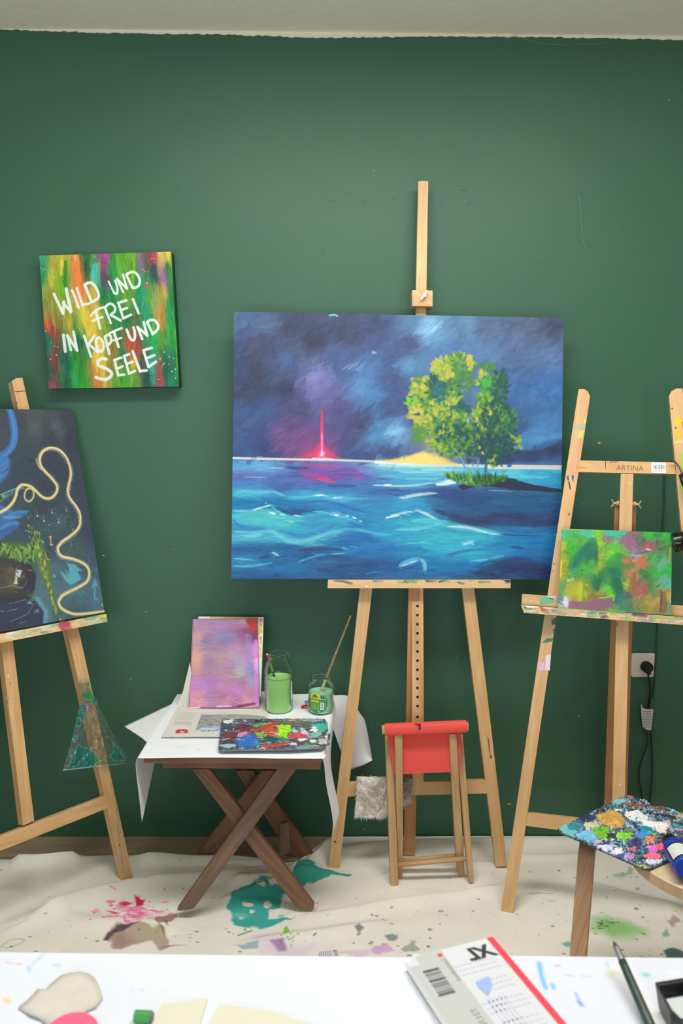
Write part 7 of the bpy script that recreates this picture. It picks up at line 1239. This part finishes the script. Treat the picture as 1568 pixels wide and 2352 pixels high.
# ================================================================== bent-wood stool with the big palette
SZ = .452
P1 = onZ(1436, 1971, SZ); P2 = onZ(1490, 1995.5, SZ); P3 = onZ(1568, 2041.5, SZ)
def circ(a, b, c):
    ax, ay, bx, by, cx, cy = a.x, a.y, b.x, b.y, c.x, c.y; d = 2*(ax*(by-cy)+bx*(cy-ay)+cx*(ay-by))
    ux = ((ax*ax+ay*ay)*(by-cy)+(bx*bx+by*by)*(cy-ay)+(cx*cx+cy*cy)*(ay-by))/d; uy = ((ax*ax+ay*ay)*(cx-bx)+(bx*bx+by*by)*(ax-cx)+(cx*cx+cy*cy)*(bx-ax))/d
    return ux, uy, math.hypot(ax-ux, ay-uy)
ux, uy, ur = circ(P1, P2, P3)
SR = .155
P1 = onZ(1490.4, 1999.5, SZ); P3 = onZ(1568, 2040, SZ); m_ = (P1+P3)/2; ch = (P3-P1); half = ch.length/2; nrm = Vector((-ch.y, ch.x, 0)).normalized()
if nrm.y < 0: nrm = -nrm
cc = Vector((m_.x, m_.y, 0))+nrm*math.sqrt(max(SR*SR-half*half, 0))
STB = wood('bent_birch', (222, 190, 150), (206, 170, 130), .45); STT = wood('birch_veneer', (236, 212, 176), (226, 196, 156), .4, 4, 40)
PLY = wood('plywood_edge', (206, 166, 128), (176, 134, 98), .5, 2, 240)
st = thing('stool', 'round bent-birch stool carrying the large palette at the right edge', 'stool', (cc.x, cc.y, 0))
b = MB(); b.lathe([(.001, -.026), (SR-.002, -.026), (SR, -.024), (SR, -.002), (SR-.002, 0), (.001, 0)], (cc.x, cc.y, SZ), 96); so = b.build('seat', [STT, STB], st, angle=35)
for pl_ in so.data.polygons:
    if abs(pl_.normal.z) < .5: pl_.material_index = 1
F0_ = Vector((.533, -.868, .004)); K0 = Vector((.574, -.797, .398)); I0 = Vector((.45, .89, 0)).normalized()
for k_ in (0, 120, -120):
    rz = Matrix.Rotation(math.radians(k_), 3, 'Z'); rot = lambda v_: rz@(Vector((v_.x, v_.y, 0))-cc)+cc+Vector((0, 0, v_.z))
    inn_ = rz@I0; F_ = rot(F0_); K_ = rot(K0); tn = Vector((-inn_.y, inn_.x, 0)); R0 = .030; zc = SZ-.026-.0132
    prof = [F_.lerp(K_, i/10) for i in range(11)]; cb_ = Vector((K_.x, K_.y, 0)); dz0 = zc-R0
    prof[-1] = Vector((K_.x, K_.y, dz0)); prof[-2] = F_.lerp(prof[-1], .9)
    prof += [cb_+inn_*(R0-R0*math.cos(t*math.pi/16))+Vector((0, 0, dz0+R0*math.sin(t*math.pi/16))) for t in range(1, 9)]+[cb_+inn_*.06+Vector((0, 0, zc)), cb_+inn_*.09+Vector((0, 0, zc))]
    b = MB(); wv = .0175; tk_ = .0110; vs = []; n_ = len(prof)
    for i, p_ in enumerate(prof):
        d_ = (prof[min(i+1, n_-1)]-prof[max(i-1, 0)]).normalized(); no_ = tn.cross(d_).normalized()
        for sa, sb_ in ((-1, -1), (1, -1), (1, 1), (-1, 1)): vs.append(p_+tn*(wv*sa)+no_*(tk_*sb_))
    fs_ = [[i*4+j, i*4+(j+1) % 4, (i+1)*4+(j+1) % 4, (i+1)*4+j] for i in range(n_-1) for j in range(4)]+[[3, 2, 1, 0], [(n_-1)*4+j for j in range(4)]]
    b._add(vs, fs_, 0, (0, 0, 1)); b.build('leg', PLY, st, angle=35, bevel=.0012)
# large palette
BZ = SZ+.0065
A0 = onZ(1272, 1905, BZ); A1 = onZ(1440, 1823, BZ); A2 = onZ(1487, 1999, BZ)
e1 = (A1-A0); e2 = (A2-A0); A3 = A1+(onZ(1568, 1866, BZ)-A1).normalized()*.25
cw = [A1, A3, A2, A0]                          # TL, TR, BR, BL of the board
q = [proj(c_) for c_ in cw]
p = P(420, 530, q, (50, 66, 84), seed=82); p.smear = 1.1; p.view = 'bp'; R = p.rng
ang0 = 115
crust(p, 900, [(40, 54, 76), (50, 80, 100), (60, 130, 150), (34, 38, 54), (150, 190, 204), (70, 64, 96), (60, 50, 60), (190, 206, 220)], 80, 22, .0018, 60, 25)
crust(p, 1800, [(40, 54, 76), (50, 80, 100), (96, 140, 160), (150, 190, 204), (216, 226, 232), (34, 38, 54), (70, 64, 96), (80, 110, 110), (46, 100, 116), (60, 50, 60), (190, 206, 220), (110, 120, 116)], 26, 9, .0018, 60, 35)
for pts, c_, h_ in (([(75, 510), (160, 450), (230, 440), (260, 500), (300, 570), (290, 640), (180, 590)], (110, 190, 196), .002), ([(210, 480), (330, 440), (380, 500), (340, 560), (220, 550)], (50, 130, 146), .002), ([(220, 450), (400, 360), (520, 400), (440, 470), (300, 440)], (38, 54, 84), .002), ([(390, 480), (540, 470), (590, 530), (500, 560), (390, 545)], (206, 200, 166), .003), ([(520, 400), (700, 330), (790, 360), (850, 450), (800, 530), (660, 530), (560, 480)], (196, 152, 78), .004), ([(330, 570), (480, 560), (540, 640), (490, 700), (340, 650), (310, 620)], (118, 184, 222), .004),
                 ([(470, 545), (560, 510), (680, 540), (680, 640), (590, 660), (480, 590)], (110, 180, 50), .003), ([(745, 560), (800, 590), (930, 600), (890, 690), (760, 640)], (122, 208, 30), .004), ([(990, 520), (1150, 510), (1180, 580), (1040, 600)], (20, 136, 150), .004), ([(945, 550), (1000, 590), (1140, 590), (1150, 620), (1010, 665)], (66, 146, 214), .004), ([(890, 660), (1000, 640), (1040, 720), (960, 760), (890, 720)], (56, 58, 110), .003), ([(1080, 640), (1180, 630), (1210, 670), (1180, 720), (1100, 700)], (232, 132, 92), .004), ([(860, 350), (1000, 330), (1130, 420), (1100, 470), (900, 440), (850, 400)], (222, 226, 228), .004), ([(1000, 440), (1340, 480), (1350, 560), (1260, 600), (1190, 540), (1050, 500)], (236, 230, 232), .004),
                 ([(1200, 530), (1330, 540), (1320, 590), (1250, 600)], (236, 214, 200), .003), ([(830, 240), (1000, 245), (1090, 270), (1080, 295), (960, 270), (840, 265)], (150, 86, 58), .003), ([(1140, 260), (1370, 290), (1350, 320), (1160, 300)], (120, 76, 60), .003), ([(700, 200), (900, 190), (870, 240), (720, 260)], (120, 180, 196), .002), ([(720, 310), (840, 320), (820, 340), (730, 330)], (200, 220, 228), .003), ([(910, 150), (960, 150), (950, 175), (915, 170)], (220, 70, 100), .003), ([(1180, 195), (1250, 190), (1240, 230), (1190, 235)], (170, 214, 206), .003), ([(900, 770), (970, 760), (990, 800), (920, 800)], (232, 92, 126), .004), ([(1090, 750), (1200, 740), (1250, 790), (1200, 830), (1120, 800)], (226, 110, 206), .004), ([(1180, 740), (1380, 710), (1390, 770), (1260, 790)], (236, 96, 130), .004),
                 ([(1080, 850), (1200, 830), (1310, 880), (1270, 910), (1130, 890)], (240, 104, 130), .004), ([(860, 830), (930, 830), (980, 880), (930, 900), (860, 870)], (196, 130, 214), .004), ([(780, 820), (850, 825), (850, 870), (790, 860)], (60, 84, 170), .003), ([(1100, 920), (1300, 905), (1280, 940), (1160, 960)], (206, 222, 238), .004), ([(720, 790), (800, 760), (860, 800), (780, 830), (720, 820)], (236, 224, 242), .004), ([(560, 730), (700, 720), (740, 780), (640, 790)], (206, 206, 234), .003), ([(500, 680), (560, 660), (600, 700), (520, 710)], (190, 170, 214), .003), ([(1220, 640), (1420, 640), (1440, 730), (1300, 700)], (60, 44, 70), .002), ([(1380, 800), (1460, 790), (1440, 860), (1380, 870)], (60, 44, 80), .002), ([(1410, 470), (1560, 520), (1520, 540), (1420, 500)], (24, 150, 136), .003), ([(1420, 540), (1500, 530), (1500, 560), (1440, 560)], (220, 120, 200), .003),
                 ([(1480, 350), (1540, 370), (1530, 400), (1490, 390)], (200, 150, 90), .003), ([(1260, 350), (1440, 380), (1450, 430), (1300, 420)], (60, 44, 46), .002), ([(1290, 400), (1380, 410), (1370, 440), (1300, 430)], (76, 110, 170), .002), ([(850, 480), (930, 490), (940, 530), (860, 520)], (130, 180, 210), .003), ([(840, 540), (940, 540), (930, 580), (860, 590)], (110, 130, 90), .002), ([(640, 600), (760, 590), (740, 650), (660, 650)], (50, 60, 54), .002), ([(980, 940), (1080, 960), (1200, 985), (1080, 985)], (170, 180, 90), .002), ([(1170, 590), (1200, 590), (1200, 620), (1170, 620)], (100, 200, 40), .003), ([(1380, 440), (1400, 450), (1330, 480), (1280, 460)], (210, 180, 130), .003), ([(1000, 890), (1080, 850), (1090, 890), (1010, 900)], (50, 40, 60), .002)): daub(p, pts, c_, h_, 16)
for _ in range(260): p.blob((80+R.random()*1500, 140+R.random()*840), 5+R.random()*12, 3+R.random()*8, [(232, 238, 242), (130, 180, 204), (40, 54, 76), (160, 196, 60), (226, 110, 140), (60, 44, 70)][int(R.integers(6))], .85, 0, .4, 4, hgt=.0025)
W_, H_b = 420, 530
oc = [(x_*1.4, y_*1.395) for x_, y_ in [(14, 6), (58, 2), (75, 14), (84, 36), (96, 14), (112, 3), (290, 3), (297, 12), (297, 366), (288, 377), (16, 377), (3, 366), (3, 20)]]
slabgrid('palette', cw, (0, 0, -.005), p, PMP, gain=1.15, side=(46, 44, 60), mask=inmask(p, oc), label='large multicoloured paint-crusted palette lying on the bent-wood stool', cat='palette', group='paint palettes')
# paint bottle lying at the palette's near edge
bt_ = thing('paint_bottle', 'blue paint bottle with black cap lying on the large palette', 'paint bottle', onZ(1555, 1945, BZ+.02))
a = onZ(1538, 1932, BZ+.024); e = onZ(1626, 2075, BZ+.036); d = (e-a).normalized()
b = MB(); b.tube([a, a+d*.001, a+d*.021, a+d*.022], [.0155, .0168, .0168, .014], 32); b.build('cap', BLKG, bt_, angle=40)
BLU = plain('blue_plastic', (40, 72, 190), .3)
b = MB(); b.tube([a+d*.0222, a+d*.0225, a+d*.027, a+d*.0275, a+d*.036, a+d*.046, a+d*.11, a+d*.114], [.012, .0195, .0200, .0180, .0190, .0235, .0235, .021], 32); b.build('body', BLU, bt_, angle=40)
b = MB(); sid = d.cross(Vector((0, 0, 1))).normalized(); upn = sid.cross(d)
cen = a+d*.07
def wrapq(x0, x1, t0, t1, r_, n=12): return [[a+d*x_+(upn*math.cos(t_)+sid*math.sin(t_))*r_ for x_, t_ in ((x0, t0+(t1-t0)*i/n), (x1, t0+(t1-t0)*i/n), (x1, t0+(t1-t0)*(i+1)/n), (x0, t0+(t1-t0)*(i+1)/n))] for i in range(n)]
for f in wrapq(.050, .106, -.6, 1.3, .0238): b.poly(f, 0)
for f in wrapq(.056, .102, -.45, 1.15, .02395): b.poly(f, 1)
b.build('label', [plain('bottle_label_black', (18, 18, 22), .4), plain('bottle_label_white', (228, 228, 222), .5)], bt_)

# ================================================================== foreground work table under white paper
FT = .73
ft_ = thing('work_table', 'long work table under white paper along the bottom of the picture', 'table', (0, -1.95, 0))
Lb = onZ(0, 2187, FT); Rb = onZ(1568, 2208, FT); dxy = (Rb-Lb)/(Rb.x-Lb.x)
def back(x): return Lb.y+(x-Lb.x)*dxy.y
TW = wood('grey_laminate', (200, 196, 190), (190, 186, 180), .5)
b = MB(); b.prism([(-.95, back(-.95)-.004, FT-.003), (.95, back(.95)-.004, FT-.003), (.95, -2.36, FT-.003), (-.95, -2.36, FT-.003)], (0, 0, -.025)); b.build('tabletop', TW, ft_, bevel=.002)
for x in (-.88, .88):
    for y in (-1.72, -2.28): b = MB(); b.box(x-.025, y-.025, .0, x+.025, y+.025, FT-.029); b.build('leg', STEEL, ft_, bevel=.002)
PAP2 = paintmat('bright_paper', .7, .25, 0)
def papfn(x0, x1, y0, y1, w_, h_, z):
    def f(px, py):
        q_ = onZ(px, py, z); return ((q_.x-x0)/(x1-x0)*(w_-1), (y0-q_.y)/(y0-y1)*(h_-1))
    return f
def flatpaper(name, pl_x0, pl_x1, y0, y1, z, w_, h_, paint, label, backfn=None, sk_=0.0, cat='paper'):
    v, u = np.meshgrid(np.linspace(0, 1, h_), np.linspace(0, 1, w_), indexing='ij'); X = pl_x0+(pl_x1-pl_x0)*u; Y = y0+(y1-y0)*v
    if backfn is not None: Y = Y+(np.vectorize(backfn)(X)-y0)*(1-v)
    X = X+sk_*v*(1-u)
    Zz = np.full_like(X, z); return sheet(name, np.stack([X, Y, Zz], -1), PAP2, col=paint.lin(1.0).reshape(-1, 3), org=((pl_x0+pl_x1)/2, (y0+y1)/2, z), label=label, cat=cat)
z1 = FT
p = P(520, 220, fn=papfn(-.9, .9, -1.59, -2.05, 520, 220, z1), k=520/1.8/1500, base=(216, 220, 230), seed=101); p.view = 'tl'
for pts, w_, c_ in (([(165, 152), (210, 140)], 14, (120, 180, 235)), ([(185, 118), (210, 116)], 10, (190, 210, 240)), ([(285, 155), (230, 210), (175, 255), (170, 270)], 13, (160, 185, 240)), ([(170, 265), (180, 290)], 13, (130, 180, 235)), ([(360, 245), (398, 238)], 16, (110, 175, 235)), ([(380, 268), (410, 250)], 14, (170, 205, 240)), ([(8, 228), (42, 232)], 14, (250, 130, 175)), ([(80, 238), (105, 240)], 13, (240, 100, 150)), ([(930, 425), (945, 400)], 18, (180, 215, 240)), ([(990, 415), (1008, 405)], 12, (170, 175, 195)), ([(1145, 400), (1190, 406)], 16, (240, 215, 160)), ([(705, 218), (735, 212)], 14, (205, 225, 215)), ([(30, 385), (42, 384)], 12, (215, 205, 225)), ([(0, 490), (18, 510)], 30, (225, 190, 90)), ([(790, 190), (800, 240)], 12, (220, 226, 228))): p.stroke(pts, w_, c_, .75, .7)
flatpaper('paper_sheet', -.9, .9, -1.59, -2.05, z1, 520, 220, p, 'white paper covering the left half of the work table at the bottom', back)
z2 = FT+.0012; xs = onZ(947, 2187, z2).x
p = P(420, 260, fn=papfn(xs, .9, -1.585, -2.0, 420, 260, z2), k=420/(.9-xs)/1550, base=(213, 215, 228), seed=102); p.view = 'pad'; R = p.rng
for pts, w_, c_ in (([(790, 222), (795, 290), (808, 362)], 17, (90, 170, 232)), ([(848, 338), (850, 360)], 17, (110, 175, 232)), ([(1155, 212), (1156, 240)], 7, (140, 170, 235)), ([(915, 285), (965, 290)], 10, (175, 175, 225)), ([(1010, 288), (1053, 292)], 9, (185, 180, 225)), ([(965, 385), (972, 420), (990, 452)], 14, (150, 175, 235)), ([(970, 430), (985, 452)], 12, (90, 140, 220)), ([(865, 222), (890, 250)], 30, (205, 222, 228)), ([(880, 240), (890, 235)], 14, (150, 175, 200)), ([(990, 225), (985, 240)], 6, (190, 200, 225)), ([(1340, 270), (1370, 292)], 26, (175, 215, 200)), ([(1350, 285), (1370, 275)], 12, (120, 185, 165)), ([(1530, 250), (1568, 260)], 14, (205, 220, 225))): p.stroke(pts, w_, c_, .8, .6, rough=2)
p.poly([(1135, 298), (1160, 260), (1190, 232), (1203, 245), (1190, 285), (1165, 300)], (206, 212, 178), .85, 2, 3); p.blob((1250, 488), 28, 18, (190, 220, 238), .7, 0, .6, 3); p.blob((1490, 262), 36, 30, (222, 234, 232), .7, 0, .9, 3); p.poly([(1180, 240), (1260, 232), (1420, 545), (1330, 545)], (238, 234, 226), .8, 4)
flatpaper('paper_sheet', xs, .9, -1.585, -2.0, z2, 420, 260, p, 'paint-marked white paper covering the right half of the work table', lambda x: back(x)+.004, .05)
# cream sheets near the bottom edge
IV = plain('ivory_paper', (212, 208, 188), .7, spec=.2)
for z_, pxs, lb in ((FT+.0016, [(372, 2307), (477, 2292), (455, 2365), (340, 2365)], 'small cream paper sheet beside the green crayon'), (FT+.0024, [(505, 2306), (620, 2322), (760, 2365), (468, 2365)], 'larger cream paper sheet at the bottom edge, right of the smaller one')):
    b = MB(); b.prism([onZ(x, y, z_+.0004) for x, y in pxs], (0, 0, -.0008)); b.build('paper_sheet', IV, label=lb, cat='paper')
# torn dried-paint skin
b = MB(); zt = FT+.0030; ol_ = zp('tl', (130, 478), (200, 425), (270, 356), (330, 345), (355, 315), (440, 252), (500, 232), (560, 225), (630, 234), (680, 265), (712, 330), (742, 410), (690, 478), (630, 500), (600, 540), (560, 562), (500, 602), (420, 640), (340, 605), (290, 562), (225, 540), (165, 500))
n1 = len(ol_); ctr = Vector(onZ(*zp('tl', (440, 430))[0], zt+.002)); ring = [Vector(onZ(x, y, zt)) for x, y in ol_]; r2_ = random.Random(4)
mid_ = [ctr.lerp(q_, .72)+Vector((0, 0, r2_.uniform(.0005, .0030))) for q_ in ring]; in_ = [ctr.lerp(q_, .38)+Vector((0, 0, r2_.uniform(0, .003))) for q_ in ring]
ring = [q_+Vector((0, 0, r2_.uniform(-.001, .0015))) for q_ in ring]
vs = ring+mid_+in_+[ctr]; fs_ = [[i, (i+1) % n1, n1+(i+1) % n1, n1+i] for i in range(n1)]+[[n1+i, n1+(i+1) % n1, 2*n1+(i+1) % n1, 2*n1+i] for i in range(n1)]+[[2*n1+i, 2*n1+(i+1) % n1, 3*n1] for i in range(n1)]
b._add(vs, fs_, 0); o = b.build('torn_paper', plain('beige_torn_paper', (204, 197, 186), .8, var=.06, bscale=40), smooth=True, label='torn beige scrap of paper lying at the lower left of the work table', cat='paper scrap'); sd = o.modifiers.new('thickness', 'SOLIDIFY'); sd.thickness = .0012
# pink lid, green crayon
pc = onZ(161*1.0+0, 2382, FT+.006); pc = onZ(zp('tl', (506, 690))[0][0], zp('tl', (506, 690))[0][1], FT+.010)
b = MB(); b.lathe([(.001, 0), (.0255, 0), (.027, .002), (.027, .009), (.0255, .011), (.001, .011)], (pc.x, pc.y, FT+.0045), 64); b.build('lid', plain('pink_plastic', (236, 96, 136), .4), angle=35, org=(pc.x, pc.y, FT+.0045), label='round pink lid cut off by the bottom edge', cat='lid')
cz = FT+.0062; a = onZ(*zp('tl', (970, 545))[0], cz); e = onZ(*zp('tl', (1088, 550))[0], cz)
cy_ = thing('crayon', 'short green crayon lying on the white paper near the bottom', 'crayon', a)
b = MB(); b.tube([a, e], .0058, 24); b.build('barrel', plain('green_wrapper', (46, 140, 60), .5), cy_, angle=40); b = MB(); dd = (e-a).normalized(); b.tube([e+dd*.0001, e+dd*.0022], [.0050, .0042], 20); b.build('tip', plain('brown_tip', (120, 100, 90), .6), cy_, angle=40, label='brownish tip')
# sketch pad
pz = FT+.0125
c1 = onZ(950, 2238, pz); c2 = onZ(1117, 2155.5, pz); c3 = onZ(1131, 2153.5, pz); c4 = onZ(1293, 2345, pz)
ld = (c4-c3).normalized(); sd_ = (c1-c3); sd_ = (sd_-ld*sd_.dot(ld)); wpad = sd_.length; sd_.normalize(); Lp = .27
sp_ = thing('sketch_pad', 'white sketch pad with red stripe and black XL letters on the work table', 'sketch pad', c3)
S = lambda x, y, o=0: c3+sd_*x+ld*y+Vector((0, 0, o))       # x across from the red edge, y along it
b = MB(); b.prism([S(.001, .001), S(wpad-.001, .001), S(wpad-.001, Lp), S(.001, Lp)], (0, 0, -.0088)); b.build('pages', plain('pad_pages', (238, 236, 230), .8), sp_)
k0 = .62
nrm_up = Vector((0, 0, 1))
b = MB(); crn = [S(0, 0, .0001), S(wpad-.012, -.0), S(wpad-.003, .005), S(wpad, .014), S(wpad, Lp), S(0, Lp)]
b.prism([q_+Vector((0, 0, .0011)) for q_ in crn], (0, 0, -.0008))
def padq(x0, y0, x1, y1, mi, o=.0014): b.poly([S(x0, y0, o), S(x1, y0, o), S(x1, y1, o), S(x0, y1, o)], mi)
padq(.0, .0, .0085, Lp, 1); padq(wpad*.60, .0005, wpad-.013, Lp, 2, .0013); padq(wpad-.013, .015, wpad-.001, Lp, 2, .0013)
# barcode block near the left edge
for i, wv in enumerate([3, 1, 2, 1, 1, 3, 1, 2, 2, 1, 1, 2, 3, 1]):
    y = .026+i*.0031; padq(wpad-.030, y, wpad-.010, y+.0007*wv, 3, .0016)
padq(wpad-.010, .024, wpad-.0085, .066, 4, .0016)
b.text('XL', lambda x, y: S(.052-x*1.0, .034-y*1.0, .0017) if False else S(.0105+y*1.0, .012+x*1.0, .0017), .034, 3) if False else None
# lettering reads from the far side: upside down for the camera
b.text('XL', lambda x, y: S(.0115+(y*.22+x)*.92, .029-y*.92+0, .0017), .0300, 3)
b.text('73170', lambda x, y: S(wpad*.66+y, .093+x, .0017), .0105, 5); b.text('Zeichenblock', lambda x, y: S(wpad*.60+.002+y, .014+x, .0016), .0072, 5)
padq(wpad*.60+.002, .006, wpad*.60+.008, .011, 1, .0016)
for gy in range(6):
    for row in range(3):
        for i in range(9): yy_ = .030+gy*.030+row*.0072; xx_ = .019+i*.0056-row*.0005; padq(xx_, yy_, xx_+.0034, yy_+.0022, 4, .0016) if gy != 1 or i < 5 else None
for k_ in range(5): padq(wpad*.52+k_*.005-.022, .085, wpad*.52+k_*.005-.0205, Lp-.01, 4, .0016)
bl_ = zp('pad', (450, 318), (522, 285), (540, 330), (530, 365), (515, 390), (500, 375), (470, 350)); b.poly([onZ(x, y, c3.z+.0018) for x, y in bl_], 6)
b.build('cover', [plain('pad_cover', (206, 207, 212), .5), plain('pad_red', (220, 60, 76), .5), plain('pad_grey', (186, 186, 184), .5), plain('pad_black', (40, 40, 44), .6), plain('pad_pale_print', (206, 208, 226), .6), plain('pad_text', (150, 150, 154), .6), plain('pad_blue_stain', (150, 172, 222), .6)], sp_)
# brush lying on the right
ba = onZ(1409, 2163, FT+.030); be = onZ(1500, 2372, FT+.0095)
t = thing('paintbrush', 'dark-handled paintbrush lying across the right side of the work table', 'paintbrush', be, 'paintbrushes'); dv = be-ba
seg_tube(t, 'bristles', ba, ba+dv*.07, .0010, .0034, plain('brown_bristle', (84, 52, 50), .8)); seg_tube(t, 'ferrule', ba+dv*.0705, ba+dv*.24, .0032, .0042, plain('grey_ferrule', (150, 152, 156), .35, .6)); seg_tube(t, 'handle', ba+dv*.2405, be, .0046, .0056, plain('dark_green_handle', (44, 62, 56), .4, var=.3, bscale=90))
# black paint tray cut off at the right edge
kz = FT+.030
ko = [onZ(*zp('pad', a_)[0], kz) for a_ in ((1415, 318), (1600, 288), (1700, 560), (1590, 560), (1500, 470))]
tr_ = thing('paint_tray', 'black paint tray with grey smears at the lower right corner', 'tray', onZ(1568, 2300, FT))
cen = sum(ko, Vector())/len(ko); b = MB(); n_ = len(ko)
inn = [cen.lerp(q_, .84) for q_ in ko]; inl = [cen.lerp(q_, .74)+Vector((0, 0, -.013)) for q_ in ko]; bot = [cen.lerp(q_, .80)+Vector((0, 0, -.0265)) for q_ in ko]
vs = bot+ko+inn+inl; fs_ = []
for l_ in range(3): fs_ += [[l_*n_+i, l_*n_+(i+1) % n_, (l_+1)*n_+(i+1) % n_, (l_+1)*n_+i] for i in range(n_)]
fs_ += [[3*n_+i for i in range(n_)], [i for i in range(n_-1, -1, -1)]]; b._add(vs, fs_, 0); b.build('tray_body', plain('black_tray_plastic', (30, 31, 34), .35), tr_, bevel=.002)
b = MB(); b.poly([q_+Vector((0, 0, .0008)) for q_ in [cen.lerp(x, .66)+Vector((0, 0, -.0128)) for x in ko[:2]]+[cen.lerp(ko[2], .2)+Vector((0, 0, -.0128)), cen.lerp(ko[4], .45)+Vector((0, 0, -.0128))]]); b.build('paint_smear', plain('pale_smear', (206, 212, 212), .35), tr_)
# odds on the floor
b = MB(); zc_ = .004
b.prism([onZ(x, y, .008) for x, y in zp('le', (62, 2048), (165, 1984), (202, 2003), (150, 2022))], (0, 0, -.003)); b.build('wood_chip', wood('raw_chip', (214, 186, 144), (196, 162, 120)), label='pale splinter of wood on the floor at the left edge', cat='wood chip')
b = MB(); a_ = [onZ(x, y, .017) for x, y in ((733, 2184), (775, 2180), (783, 2202), (726, 2206))]
b.prism(a_, (0, 0, -.0012)); 
for k_ in range(7): b.poly([Vector(a_[0]).lerp(Vector(a_[1]), .06+k_*.09)*(1-t_)+Vector(a_[3]).lerp(Vector(a_[2]), .06+k_*.09)*t_+Vector((0, 0, .0005)) for t_ in (.1, .9)]+[Vector(a_[0]).lerp(Vector(a_[1]), .085+k_*.09)*(1-t_)+Vector(a_[3]).lerp(Vector(a_[2]), .085+k_*.09)*t_+Vector((0, 0, .0005)) for t_ in (.9, .1)], 1)
e_ = (Vector(a_[2])-Vector(a_[1])).normalized(); g_ = Vector((0, 0, 1)).cross(e_); o_ = Vector(a_[0]).lerp(Vector(a_[1]), .74)+Vector((0, 0, .0005))+e_*.003
b.text('60/6', lambda x, y: o_+e_*x+g_*y, .013, 1); b.build('paper_label', [plain('floor_label', (226, 220, 224), .7), plain('floor_label_print', (120, 116, 122), .7)], label='small printed paper label on the drop cloth behind the work table', cat='label')
